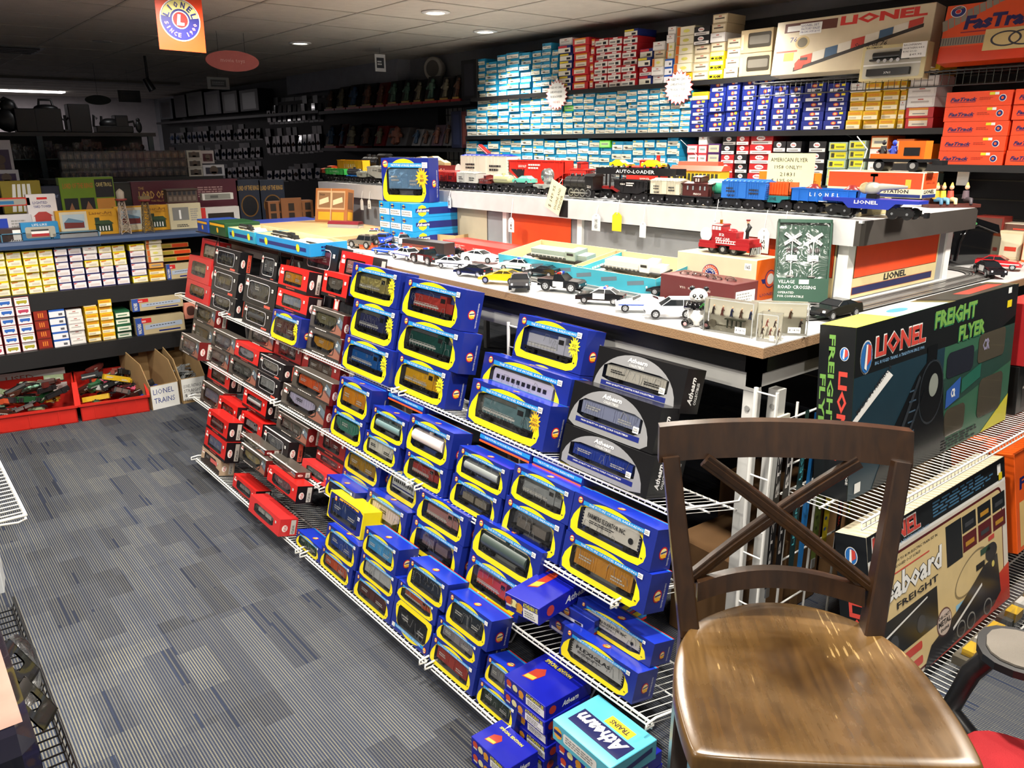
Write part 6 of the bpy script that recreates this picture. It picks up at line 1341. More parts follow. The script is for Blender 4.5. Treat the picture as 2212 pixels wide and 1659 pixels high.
for k in range(2):
 A = atX(*wp('W', 1948, 400), XW); B = atX(*wp('W', 2165, 400), XW); zt = atX(*wp('W', 2050, 198), XW).z; h = (zt-SH1)/2; w_ = A.y-B.y
 t = thing('tan_window_box', '%s tan carton with long dark window, right end of the top shelf' % ['lower', 'upper'][k], 'box', TR(XW+.004, (A.y+B.y)/2, SH1+.001+k*h, -90))
 TN_ = mat('#b39f7c', .7); mb = MB().bbox(-w_/2, 0, 0, w_/2, .17, h-.002, TN_, .002).frame((-w_/2, 0, 0), (1, 0, 0), (0, 0, 1)); mb.poly(rrect(w_*.24, h*.2, w_*.95, h*.84, .01), mat('#3a352c', .3), 1).poly(rrect(w_*.28, h*.35, w_*.9, h*.7, .008), mat('#6a665e', .3), 2).rect(.03*w_, .15*h, .1*w_, .8*h, mat('#cdbf9c', .6), 1); mb.build('carton', t)
tops2 = lambda x: 745 if x < 135 else (650-(x-140)*.045+rr.uniform(-8, 26))
cols2 = tealcols('W', 75, 1612, 73, tops2, 41, lambda x: 912)
n2 = len(cols2)
for i, (c, xa, xb, yt, rws) in enumerate(cols2):
 A = atX(*wp(c, xa, 800), XW); B = atX(*wp(c, xb, 800), XW); zt = atX(*wp(c, (xa+xb)/2, yt), XW).z
 if i == 9: rws[4] = 'lime'
 stack('middle wall shelf', 'pale blue boxes on the middle wall shelf', i+1, rws, A.y, B.y, SH2+.0005, zt, .17, 'X', XW+.004)
navy = [(112, 218, 575, 4, 1), (222, 328, 515, 5, 0), (332, 418, 500, 5, 0), (422, 515, 498, 5, 0), (520, 612, 485, 5, 0), (616, 712, 538, 4, 0), (716, 806, 540, 4, 0), (810, 950, 520, 5, 0), (954, 1092, 520, 5, 0)]
for i, (xa, xb, yt, n, _) in enumerate(navy):
 A = atX(*wp('R', xa, 700), XW); B = atX(*wp('R', xb, 700), XW); zt = atX(*wp('R', (xa+xb)/2, yt), XW).z
 stack('middle wall shelf', 'navy blue boxes on the middle wall shelf', n2+i+1, ['navy']*n+(['yellow'] if _ else []), A.y, B.y, SH2+.0005, zt, .17, 'X', XW+.004)
k0 = n2+len(navy)
for i, (xa, xb, yt, rws) in enumerate([(1098, 1195, 520, ['yellow']*4+['white']), (1198, 1298, 520, ['yellow']*5), (1302, 1408, 508, ['yellow']*5), (1412, 1455, 508, ['yellow', 'yellow', 'white', 'yellow', 'yellow']), (1460, 1640, 405, ['red', 'red', 'white', 'white', 'white', 'yellow'])]):
 A = atX(*wp('R', xa, 700), XW); B = atX(*wp('R', xb, 700), XW); zt = atX(*wp('R', (xa+xb)/2, yt), XW).z
 stack('middle wall shelf', 'yellow and white boxes on the middle wall shelf', k0+i+1, rws, A.y, B.y, SH2+.0005, zt, .17, 'X', XW+.004)
cols3 = tealcols('W', 75, 1540, 76, lambda x: 945+rr.uniform(-10, 20)+(25 if x < 160 else 0), 42, lambda x: 1150)
for i, (c, xa, xb, yt, rws) in enumerate(cols3):
 A = atX(*wp(c, xa, 1020), XW); B = atX(*wp(c, xb, 1020), XW); zt = atX(*wp(c, (xa+xb)/2, yt), XW).z
 if i == 12: rws[-1] = 'lime'
 stack('lower wall shelf', 'pale blue boxes on the lower wall shelf', i+1, rws, A.y, B.y, SH3+.0005, zt, .17, 'X', XW+.004)
k3 = len(cols3)
for i, (xa, xb, yt, rws) in enumerate([(92, 160, 905, ['maroon', 'whitered', 'whitered', 'whitered']), (163, 220, 850, ['whitered', 'whitered', 'whitered', 'whitered', 'white']), (223, 300, 900, ['purp']*4), (303, 390, 852, ['atlred', 'atlred', 'atlred', 'atlblk', 'atlblk']), (394, 476, 850, ['atlblk', 'atlblk', 'atlblk', 'atlred', 'atlred']), (480, 625, 845, ['atlred']*5),
 (630, 712, 885, ['atlblk']*4), (716, 815, 885, ['atlblk']*4), (850, 962, 885, ['atlblk']*4), (978, 1098, 890, ['green']*5), (1104, 1215, 880, ['green']*5), (1230, 1345, 850, ['tan', 'white', 'white', 'orangeb']), (1395, 1510, 870, ['white', 'white', 'tan', 'orangeb']), (1525, 1620, 900, ['green', 'tan', 'yellow'])]):
 A = atX(*wp('R', xa, 950), XW); B = atX(*wp('R', xb, 950), XW); zt = atX(*wp('R', (xa+xb)/2, yt), XW).z
 stack('lower wall shelf', 'mixed boxes on the lower wall shelf', k3+i+1, rws, A.y, B.y, SH3+.0005, zt, .17, 'X', XW+.004)
BK = mat('#141416', .5)
yE = atX(*wp('W', 128, 640), XW).y
struct(MB().box(4.30, -1.4, 0, 4.339, yE+.02, 2.245, mat('#16181d', .6)), 'trim_3')
sl = MB()
for i in range(22): sl.box(4.296, -1.4, .2+i*.09, 4.3, yE+.02, .206+i*.09, mat('#4a4438', .6))
struct(sl, 'trim_4')
for i, (z, ya, yb, lab) in enumerate(((SH1, yE+.02, 2.62, 'top'), (SH2, yE+.1, 1.72, 'middle'), (SH3, yE+.1, 1.72, 'lower'))):
 t = thing('wall_shelf', '%s black shelf of the box-filled right wall' % lab, 'shelf', TR(XW, 0, z))
 MB().box(-.006, yb, -.028, .315, ya, 0, BK).build('shelf_board', t)
 for y in (yb+.5, (ya+yb)/2, ya-.4): MB().prism([(.02, -.028), (.315, -.028), (.315, -.12)], 'y', y-.004, y+.004, DGREY).build('shelf_bracket', t)
for (lab, x, y, r) in (('left white starburst sign with red edge under the top shelf', 702, 650, 78), ('right white starburst sign with red edge under the top shelf', 1535, 600, 105)):
 p = atX(*wp('W', x, y), XW-.012); t = thing('starburst_sign', lab, 'sign', TR(p.x, p.y, p.z, -90)); k = (atX(*wp('W', x-r, y), XW).y-p.y)*.86
 mb = MB().frame((0, 0, 0), (1, 0, 0), (0, 0, 1)); mb.star(0, 0, k, RED, 0, 20, .82, k*.9).star(0, 0, k*.97, WHITE, 2, 20, .8, k*.86)
 for i, s_ in enumerate(('USED HO CARS', 'SOME WITH ADDED', 'TRUCKS & COUPLERS')): mb.text(s_, -k*.55, k*(.38-i*.26), k*1.05, k*.12, INK, 4)
 mb.text('SOLD AS IS', -k*.3, -k*.45, k*.6, k*.12, RED, 4); mb.box(-.01, .001, k*.5, .01, .002, k*.95, WHITE); mb.build('card', t)
XB = 3.86
def d_lionel(mb, w_, h):
 CR_ = mat('#cdbfa4', .6); D1 = mat('#2a2420', .5)
 mb.rect(.06*w_, .78*h, .42*w_, .95*h, mat('#5a2a1e', .5), 1).rect(.08*w_, .8*h, .2*w_, .9*h, WHITE, 2).text('LIONEL', .44*w_, .8*h, .52*w_, .17*h, mat('#c8302a', .4), 1, .05)
 P = [(.16*w_, .05*h), (.95*w_, .62*h), (.95*w_, .68*h), (.16*w_, .13*h)]; mb.poly(P, D1, 1)
 cols = ['#c84a30', '#d8d2c4', '#3a5a7a', '#d8d2c4', '#b83a30', '#d8d2c4', '#3a5a7a', '#d8d2c4', '#b83a30']
 for i, c_ in enumerate(cols):
  u0 = .2+i*.083; v0 = .14+i*.06; mb.poly([(u0*w_, v0*h), ((u0+.08)*w_, (v0+.058)*h), ((u0+.08)*w_, (v0+.058+.17-.008*i)*h), (u0*w_, (v0+.19-.008*i)*h)], mat(c_, .5), 2)
 mb.poly([(.17*w_, .08*h), (.22*w_, .1*h), (.25*w_, .3*h), (.19*w_, .28*h), (.165*w_, .2*h)], mat('#c8402a', .4), 3).rect(.2*w_, .25*h, .25*w_, .3*h, D1, 4)
 mb.disc(.2*w_, .58*h, .05*w_, mat('#b8a06a', .5), 1, 20, .12*h).disc(.2*w_, .58*h, .035*w_, mat('#5a5036', .5), 2, 16, .09*h).text('76', .11*w_, .6*h, .05*w_, .09*h, NAVY, 1).rect(.02*w_, .42*h, .17*w_, .45*h, mat('#c8402a', .5), 1).rect(.08*w_, .26*h, .15*w_, .41*h, mat('#d8a83a', .5), 1).text('Spirit of 76', .55*w_, .36*h, .2*w_, .1*h, INK, 3, 0, .3)
def bigbox(name, label, x0, y0, x1, y1, d, col, deco, X=XB, lean=0, cat='box', crop='R', roll=0):
 a = atX(*wp(crop, x0, y0), X); b = atX(*wp(crop, x1, y1), X); w_ = a.y-b.y; h = b.z-a.z
 t = thing(name, label, cat, TR(X, (a.y+b.y)/2, a.z, -90, lean, roll)); mb = MB().bbox(-w_/2, 0, 0, w_/2, d, h, mat(col, .35), .002).frame((-w_/2, 0, 0), (1, 0, 0), (0, 0, 1)); deco(mb, w_, h); mb.build('carton', t); return t, w_, h, a.z
t, w_, h, _ = bigbox('lionel_train_set', 'large cream train set box with red LIONEL lettering and patriotic train', 622, 478, 1650, 5, .1, '#cbbda0', d_lionel, lean=6)
MB().frame((-w_/2+.17*w_, -.002, h*.72), (1, 0, .0), (0, 0, 1)).rect(0, 0, .15*w_, .2*h, WHITE, 1).text('LIONEL SET', .01*w_, .14*h, .12*w_, .04*h, NAVY, 2).text('FACTORY SEALED', .01*w_, .08*h, .13*w_, .04*h, NAVY, 2).text('FROM 1975 $195', .01*w_, .02*h, .13*w_, .04*h, NAVY, 2).build('price_note', t)
def d_bigfast(mb, w_, h):
 K = mat('#8a8276', .5); ry = mat('#3c3a44', .5)
 for i in range(10): mb.poly([(w_*(.0+i*.055), h*(.55+i*.045)), (w_*(.05+i*.055), h*(.58+i*.045)), (w_*(.03+i*.055), h*(.76+i*.04)), (w_*(-.02+i*.055), h*(.73+i*.04))], K, 1)
 mb.rect(0, .3*h, .6*w_, .44*h, K, 1)
 for i in range(24): mb.rect(w_*.025*i, .31*h, w_*(.025*i+.006), .43*h, ry, 2)
 mb.rect(0, .0, w_, .27*h, mat('#d83a14', .3), 1).text('FasTrack', .2*w_, .55*h, .75*w_, .24*h, mat('#1c1c5a', .4), 3, .05, .1).rect(.18*w_, .5*h, .9*w_, .52*h, mat('#8a1a3a', .4), 3)
 mb.rect(.42*w_, .16*h, w_, .52*h, mat('#d8c088', .5), 4); pts = [(.62*w_+.14*w_*math.cos(2*math.pi*i/28), .34*h+.13*h*math.sin(2*math.pi*i/28)) for i in range(28)]; q = [(.62*w_+.12*w_*math.cos(2*math.pi*i/28), .34*h+.105*h*math.sin(2*math.pi*i/28)) for i in range(28)]; mb.ring(pts, q, ry, 5)
 pts = [(x+.16*w_, z) for x, z in pts]; q = [(x+.16*w_, z) for x, z in q]; mb.ring(pts, q, ry, 5)
 mb.disc(.12*w_, .88*h, .075*w_, WHITE, 4, 24, .1*h).disc(.12*w_, .88*h, .068*w_, NAVY, 5, 24, .09*h).disc(.12*w_, .88*h, .03*w_, WHITE, 6, 20, .04*h).disc(.12*w_, .88*h, .026*w_, RED, 7, 20, .035*h).text('LIONEL', .075*w_, .93*h, .09*w_, .025*h, YEL, 6)
a_ = bigbox('fastrack_set', 'large orange FasTrack track pack leaning high on the wall at right', 1662, 400, 2420, -60, .09, '#e2501e', d_bigfast, lean=8)
zs = atX(*wp('R', 1000, 482), XB).z-.004
t = thing('wall_wire_shelf', 'black wire shelf carrying the large train set boxes', 'shelf', TR(XB, 0, zs)); mb = MB()
for x in (-.04, .12, .3): mb.tube([(x, .9, -.008), (x, 2.68, -.008)], .004, WIREB, 6)
for i in range(60): mb.tube([(-.04, .9+i*.03, -.07), (-.04, .9+i*.03, -.003), (.42, .9+i*.03, -.003)], .0018, mat('#3a3a34', .4, .5), 4)
mb.tube([(-.04, .9, -.07), (-.04, 2.68, -.07)], .003, WIREB, 6); mb.build('wire_deck', t)
t, w_, h, _ = bigbox('steam_engine_set', 'clear-fronted pale box with black steam engine and tender 3761', 1172, 512, 1610, 252, .06, '#c8bb8c', lambda mb, w_, h: mb.poly(rrect(.05*w_, .06*h, .93*w_, .9*h, .01), mat('#b9b6a8', .4), 1).rect(.05*w_, .42*h, .93*w_, .46*h, WHITE, 2).text('BACHMANN', .06*w_, .92*h, .25*w_, .05*h, INK, 1, .02), X=3.81, lean=4)
K = mat('#17181a', .3); mb = MB(); mb.cyl((-w_*.3, -.004, h*.7), (w_*.12, -.004, h*.7), h*.09, K, n=12); mb.box(w_*.12, -.02, h*.58, w_*.25, .0, h*.82, K).box(-w_*.35, -.012, h*.55, w_*.25, 0, h*.6, K)
for i in range(4): mb.cyl((-w_*.2+i*w_*.1, -.014, h*.54), (-w_*.2+i*w_*.1, -.01, h*.54), h*.055, SILVER, n=12)
mb.build('engine_model', t); MB().box(-w_*.36, -.018, h*.12, w_*.3, -.001, h*.32, K).frame((-w_/2, -.0182, 0), (1, 0, 0), (0, 0, 1)).text('3761', w_*.42, h*.16, w_*.1, h*.06, WHITE, 1).build('tender_model', t)
MB().frame((w_*.16, -.022, h*.55), (1, 0, 0), (0, 0, 1)).rect(0, 0, w_*.36, h*.42, WHITE, 1).text('BACHMANN', .02*w_, .33*h, .25*w_, .05*h, INK, 2).text('NORTHERN 4-8-4', .02*w_, .24*h, .3*w_, .05*h, INK, 2).text('RUNS GOOD', .02*w_, .15*h, .2*w_, .05*h, INK, 2).text('$49.95', .12*w_, .05*h, .18*w_, .06*h, INK, 2).build('price_note', t)
for c_ in range(2):
 xs = ((1655, 2068), (2080, 2490))[c_]
 X = 3.84; A = atX(*wp('R', xs[0], 1035), X); B = atX(*wp('R', xs[1], 1035), X); zt = atX(*wp('R', 1860, 572), X).z; zb = A.z
 stack('right end of the wall', 'orange FasTrack boxes stacked at the right end', c_+1, ['fast']*5, A.y, B.y, zb, zt, .3, 'X', X, nm='track_box', jit=.008)
t = thing('wall_shelf', 'black shelf carrying the FasTrack box stacks', 'shelf', TR(3.84, 0, zb-.001)); MB().box(-.02, .75, -.03, .45, A.y+.5, 0, BK).build('shelf_board', t); MB().box(.02, 1.55, -.09, .03, 1.6, -.03, SILVER).build('price_holder', t)
wbox('log_car_box', 'orange-red box lettered LIONEL Operating Log Dump Car behind the gold toy car', 'box', *tp('T3', 1432, 822), *tp('T3', 1745, 700), 3.62, .08, '#c8322a', d_log, z0=TBL+.001)
for i, (lab, x0, y0, x1, y1, X, col) in enumerate((('red box lying above the log dump car box', 1455, 695, 1745, 655, 3.90, '#a82a22'), ('cream and orange box with blue triangle behind the transformer', 1990, 855, 2212, 655, 3.93, '#cfc2a0'), ('orange framed cream box at the right edge behind the toy cars', 2180, 895, 2330, 700, 3.88, '#d8622a'), ('dark red picture box stacked at the far right', 1815, 640, 2060, 540, 3.95, '#7a2a22'), ('white and beige flat boxes at the right edge', 2040, 650, 2330, 600, 3.97, '#c8bca8'))):
 zb_ = None if i in (3, 4, 0) else TBL+.001
 t = wbox('stock_box', lab, 'box', *tp('T3', x0, y0), *tp('T3', x1, y1), X, .1, col, lambda mb, w_, h: mb.rect(.05*w_, .1*h, .95*w_, .9*h, mat('#d8cdb0' if i in (1, 2) else '#5a3a30', .5), 1).rect(.3*w_, .3*h, .8*w_, .45*h, mat('#c8402a', .5), 2), z0=zb_)
# ================================================================== WOODEN STOOL
def wood_mat(dark, light, wear, sc=6.0):
 mt = bpy.data.materials.new('stool_wood'); mt.use_nodes = True; nt = mt.node_tree; N = nt.nodes; L = nt.links; b = N['Principled BSDF']
 tc = N.new('ShaderNodeTexCoord'); mp = N.new('ShaderNodeMapping'); mp.inputs['Scale'].default_value = (26, 2.2, 8); L.new(tc.outputs['Object'], mp.inputs[0])
 n = N.new('ShaderNodeTexNoise'); n.inputs['Scale'].default_value = 2.2; n.inputs['Detail'].default_value = 8; n.inputs['Distortion'].default_value = .4; L.new(mp.outputs[0], n.inputs['Vector'])
 cr = N.new('ShaderNodeValToRGB'); cr.color_ramp.elements[0].position = .3; cr.color_ramp.elements[0].color = (*dark, 1); cr.color_ramp.elements[1].position = .75; cr.color_ramp.elements[1].color = (*light, 1); L.new(n.outputs['Fac'], cr.inputs[0])
 out = cr.outputs[0]
 if wear:
  m2 = N.new('ShaderNodeMapping'); m2.inputs['Rotation'].default_value = (0, 0, .5); m2.inputs['Scale'].default_value = (55, 5, 10); L.new(tc.outputs['Object'], m2.inputs[0])
  s = N.new('ShaderNodeTexNoise'); s.inputs['Scale'].default_value = 3; s.inputs['Detail'].default_value = 6; L.new(m2.outputs[0], s.inputs['Vector'])
  p = N.new('ShaderNodeTexNoise'); p.inputs['Scale'].default_value = 5.5; p.inputs['Detail'].default_value = 5; L.new(tc.outputs['Object'], p.inputs['Vector'])
  sp = N.new('ShaderNodeSeparateXYZ'); L.new(tc.outputs['Object'], sp.inputs[0])
  def M(op, a, c):
   q = N.new('ShaderNodeMath'); q.operation = op
   for i, v in enumerate((a, c)):
    if isinstance(v, (int, float)): q.inputs[i].default_value = v
    else: L.new(v, q.inputs[i])
   return q.outputs[0]
  y2 = M('MULTIPLY', M('SUBTRACT', sp.outputs[1], .2), 1.02); r = M('SQRT', M('ADD', M('MULTIPLY', sp.outputs[0], sp.outputs[0]), M('MULTIPLY', y2, y2)), 0)
  rim = M('MULTIPLY', M('SUBTRACT', r, .12), 5.5)
  fr = M('MULTIPLY', M('SUBTRACT', .10, sp.outputs[1]), 4)
  w = M('ADD', M('MULTIPLY', M('MAXIMUM', rim, fr), .5), M('MULTIPLY', M('SUBTRACT', p.outputs['Fac'], .42), 2.6))
  w = M('MULTIPLY', M('MAXIMUM', M('MINIMUM', w, 1), 0), M('ADD', .25, M('MULTIPLY', s.outputs['Fac'], .9)))
  mx = N.new('ShaderNodeMix'); mx.data_type = 'RGBA'; L.new(w, mx.inputs[0]); L.new(out, mx.inputs[6]); mx.inputs[7].default_value = (.17, .09, .022, 1); out = mx.outputs[2]
  th = M('GREATER_THAN', M('MULTIPLY', s.outputs['Fac'], p.outputs['Fac']), .40); m3 = N.new('ShaderNodeMix'); m3.data_type = 'RGBA'; L.new(M('MULTIPLY', th, .6), m3.inputs[0]); L.new(out, m3.inputs[6]); m3.inputs[7].default_value = (.42, .28, .11, 1); out = m3.outputs[2]
  L.new(M('ADD', .2, M('MULTIPLY', w, .3)), b.inputs['Roughness'])
 else: b.inputs['Roughness'].default_value = .28
 L.new(out, b.inputs['Base Color']); b.inputs['Coat Weight'].default_value = .35; b.inputs['Coat Roughness'].default_value = .25
 return mt
SEATM = wood_mat((.024, .011, .003), (.07, .033, .007), True); LEGM = wood_mat((.016, .007, .003), (.04, .017, .006), False); EDGE = mat('#8a6230', .5)
st = thing('wooden_stool', 'dark brown wooden counter stool with cross back and worn golden seat', 'stool', TR(.954, .4395, 0, -42.96))
SZ = .70
out = [(-.209, 0), (-.216, .08), (-.215, .145), (-.205, .22), (-.174, .304), (-.133, .352), (-.056, .399), (.0, .412), (.056, .407), (.114, .384), (.165, .34), (.2, .272), (.213, .2), (.215, .145), (.216, .08), (.209, 0), (.2, -.012), (.1, -.015), (-.1, -.015), (-.2, -.012)]
def chaikin(p, k=2):
 for _ in range(k): p = [q for i in range(len(p)) for q in ((p[i][0]*.75+p[(i+1) % len(p)][0]*.25, p[i][1]*.75+p[(i+1) % len(p)][1]*.25), (p[i][0]*.25+p[(i+1) % len(p)][0]*.75, p[i][1]*.25+p[(i+1) % len(p)][1]*.75))]
 return p
o2 = chaikin(out); n = len(o2); cx, cy = 0, .19
mb = MB(); rings = [(1.0, SZ-.03), (1.0, SZ-.007), (.99, SZ-.002), (.975, SZ)]
for k in range(1, 9): s_ = .975-.1*k*.98; rings.append((s_, SZ-.007*math.sin(min(1, (1-s_)*1.3)*math.pi/2)))
vs = [(cx+(x-cx)*s_, cy+(y-cy)*s_, z) for s_, z in rings for x, y in o2]
fs = [(j*n+i, j*n+(i+1) % n, (j+1)*n+(i+1) % n, (j+1)*n+i) for j in range(len(rings)-1) for i in range(n)]
mb.add(vs, fs, SEATM, True); L0 = (len(rings)-1)*n; mb.add([vs[L0+i] for i in range(n)], [tuple(range(n))], SEATM); mb.add([vs[i] for i in range(n)], [tuple(range(n))[::-1]], SEATM)
mb.build('seat', st)
def bar(mb, p0, p1, w0, d0, w1, d1, m_, xa=Vector((1, 0, 0))):
 p0, p1 = Vector(p0), Vector(p1); d = (p1-p0).normalized(); a = (xa-d*xa.dot(d)).normalized(); b = d.cross(a); vs = []
 for p, w_, e in ((p0, w0, d0), (p1, w1, d1)):
  c = .18
  for u, v in ((-1, -1+c), (-1+c, -1), (1-c, -1), (1, -1+c), (1, 1-c), (1-c, 1), (-1+c, 1), (-1, 1-c)): vs.append(tuple(p+a*u*w_/2+b*v*e/2))
 mb.add(vs, [(i, (i+1) % 8, 8+(i+1) % 8, 8+i) for i in range(8)]+[tuple(range(8))[::-1], tuple(range(8, 16))], m_)
ln = rad(14); by = .322
def BP(u, h): return (u, by+math.sin(ln)*h, SZ+math.cos(ln)*h)
for s_ in (-1, 1):
 mb = MB(); bar(mb, (s_*.168, by+.03, 0), (s_*.163, by, SZ-.02), .032, .036, .036, .04, LEGM); bar(mb, (s_*.163, by, SZ-.02), BP(s_*.205, .31), .036, .04, .03, .026, LEGM); mb.build('back_leg', st)
 mb = MB(); bar(mb, (s_*.19, -.0, 0), (s_*.18, .035, SZ-.03), .034, .034, .042, .042, LEGM); mb.build('front_leg', st)
def curve_rail(h0, h1, hw_, sag, th_, arch=0):
 mb = MB(); N_ = 16; vs = []
 for i in range(N_+1):
  u = -hw_+2*hw_*i/N_; k = 1-(u/hw_)**2; dy = sag*k; a_ = arch*k
  for q, hh in ((0, h0), (0, h1), (1, h1), (1, h0)):
   p = BP(u, hh+(a_ if q is not None else 0)); vs.append((p[0], p[1]+dy+(th_ if q else 0), p[2]))
 fs = [(i*4+j, i*4+(j+1) % 4, (i+1)*4+(j+1) % 4, (i+1)*4+j) for i in range(N_) for j in range(4)]+[(0, 1, 2, 3), (N_*4+3, N_*4+2, N_*4+1, N_*4)]
 mb.add(vs, fs, LEGM); return mb
curve_rail(.298, .364, .226, .03, .024, .004).build('top_rail', st)
curve_rail(.042, .076, .15, .035, .02, .012).build('lower_rail', st)
for s_ in (-1, 1):
 mb = MB(); P_ = []
 for i in range(9):
  t_ = i/8; u = s_*(-.16+.30*t_); hh = .075+.225*t_; k = 1-(u/.2)**2; p = BP(u, hh); P_.append(Vector((p[0], p[1]+.028*k+(.012 if s_ > 0 else .0), p[2])))
 for i in range(8): bar(mb, P_[i], P_[i+1], .026, .012, .026, .012, LEGM, Vector((0, 0, 1))); bar(mb, P_[i]+Vector((0, -.007, 0)), P_[i+1]+Vector((0, -.007, 0)), .010, .006, .010, .006, LEGM, Vector((0, 0, 1)))
 mb.build('cross_brace', st)
for (a_, b_) in (((-.175, .02, .42), (.175, .02, .42)), ((-.175, .02, .22), (.175, .02, .22)), ((-.175, .03, .3), (-.168, by, .3)), ((.175, .03, .3), (.168, by, .3))):
 mb = MB(); bar(mb, a_, b_, .022, .03, .022, .03, LEGM, Vector((0, 0, 1))); mb.build('stretcher', st)
for a_, b_ in (((-.17, .018, SZ-.05), (.17, .018, SZ-.05)), ((-.16, by-.01, SZ-.05), (.16, by-.01, SZ-.05)), ((-.18, .03, SZ-.05), (-.165, by-.01, SZ-.05)), ((.18, .03, SZ-.05), (.165, by-.01, SZ-.05))):
 mb = MB(); bar(mb, a_, b_, .022, .04, .022, .04, LEGM, Vector((0, 0, 1)) if 0 else Vector((0, 1, 0)) if abs(a_[0]-b_[0]) > .1 else Vector((1, 0, 0))); mb.build('apron', st)
oc = thing('office_chair', 'black mesh-backed chair with red seat at the right corner', 'chair', TR(1.435, .175, 0, -70))
MB().prism(rrect(-.24, -.17, .24, .17, .07), 'z', .43, .455, mat('#a81c24', .85, bump=400)).build('seat', oc)
MB().prism(rrect(-.25, -.18, .25, .18, .07), 'z', .41, .429, mat('#2a2a2c', .7)).build('seat_pan', oc)
MB().cyl((0, 0, .08), (0, 0, .41), .025, BLACK, n=14).build('gas_column', oc)
for i in range(5):
 a_ = 2*math.pi*i/5+.3; MB().tube([(0, 0, .1), (.2*math.cos(a_), .16*math.sin(a_), .07)], [.028, .016], BLACK, 8).ell((.21*math.cos(a_), .17*math.sin(a_), .03), (.025, .02, .03), BLACK).build('caster_leg', oc)
MB().tube([(-.2, .14, .42), (-.265, .20, .45), (-.24, .215, .54), (-.2, .21, .61)], [.02, .022, .02, .018], BLACK, 8).build('arm_support', oc)
MB().prism(chaikin([(-.24, .13), (-.08, .13), (-.08, .29), (-.24, .29)]), 'z', .605, .62, BLACK).prism(chaikin([(-.225, .145), (-.095, .145), (-.095, .275), (-.225, .275)]), 'z', .62, .624, mat('#6a645c', .8, bump=500)).build('mesh_pad', oc)
# ================================================================== RIGHT-HAND WIRE SHELVING
def wire_bay(label, y0, y1, x0, x1, z, depthbars=True):
 t = thing('wire_shelf', label, 'shelf', TR(0, 0, z)); mb = MB()
 for y in (y0, (y0+y1)/2, y1): mb.tube([(x0, y, -.006), (x1, y, -.006)], .0035, WIREW, 6)
 mb.tube([(x0, y0-.002, -.024), (x1, y0-.002, -.024)], .003, WIREW, 6); n_ = int((x1-x0)/.0235)
 for i in range(n_+1): x = x0+(x1-x0)*i/n_; mb.tube([(x, y0-.003, -.022), (x, y0, -.002), (x, y1, -.002)], .0016, WIREW, 4)
 mb.build('wire_deck', t); return t
wire_bay('white wire shelf in front of the table end carrying the big dark train set box', .875, 1.11, 1.86, 3.75, .618)
wire_bay('lowest white wire shelf at the right under the cream train set box', .70, 1.08, 1.9, 3.75, .045)
for i, (x, y) in enumerate(((1.88, 1.105), (2.9, 1.105))):
 t = thing('wire_grid_panel', '%s white wire grid under the table end' % ['left', 'right'][i], 'rack', TR(x, 0, 0)); mb = MB()
 for q in (0, .15, .3): mb.tube([(q, 1.10, .0), (q, 1.10, .88)], .004, WIREW, 6)
 for z in (.1, .25, .4, .55, .7, .84): mb.tube([(0, 1.10, z), (.3, 1.10, z)], .003, WIREW, 6)
 mb.build('grid', t)
def bigY(name, label, x0, x1, y, z, h, d, tilt, col, deco, side=None, cat='box'):
 w_ = x1-x0; t = thing(name, label, cat, TR((x0+x1)/2, y, z, 0, tilt)); mb = MB().bbox(-w_/2, 0, 0, w_/2, d, h, mat(col, .3), .002)
 mb.frame((-w_/2, 0, 0), (1, 0, 0), (0, 0, 1)); deco(mb, w_, h)
 if side: mb.frame((-w_/2, d, 0), (0, -1, 0), (0, 0, 1)); side(mb, d, h)
 mb.build('carton', t); return t, w_
DK = mat('#15181a', .3); GR = mat('#35604a', .3); GR2 = mat('#26423a', .3); TEAL = mat('#1c3440', .3); LG = mat('#6c9c4a', .4); LR = mat('#c8463c', .35)
def lionel_word(mb, u, v, w_, h, l=2, rot=0):
 for dx, dv, m_, k in ((-.004, -.004, WHITE, 0), (0, 0, LR, 1)): mb.text('LIONEL', u+dx*(0 if rot else 1), v+dv, w_+(.008 if not k else 0), h+(.008 if not k else 0), m_, l+k*2, .05 if not k else .035, 0, rot)
def emblem(mb, u, v, r, l=2): mb.disc(u, v, r*.8, WHITE, l, 20, r*1.15).disc(u, v, r*.72, mat('#2a6ab0', .4), l+1, 20, r*1.05).poly([(u, v+r*.9), (u+r*.55, v+r*.7), (u+r*.6, v-r*.2), (u+r*.1, v-r*.6)], LR, l+2).poly([(u-.1*r, v+r*.85), (u+.1*r, v+r*.85), (u+.05*r, v-.9*r), (u-.25*r, v-.7*r)], WHITE, l+3)
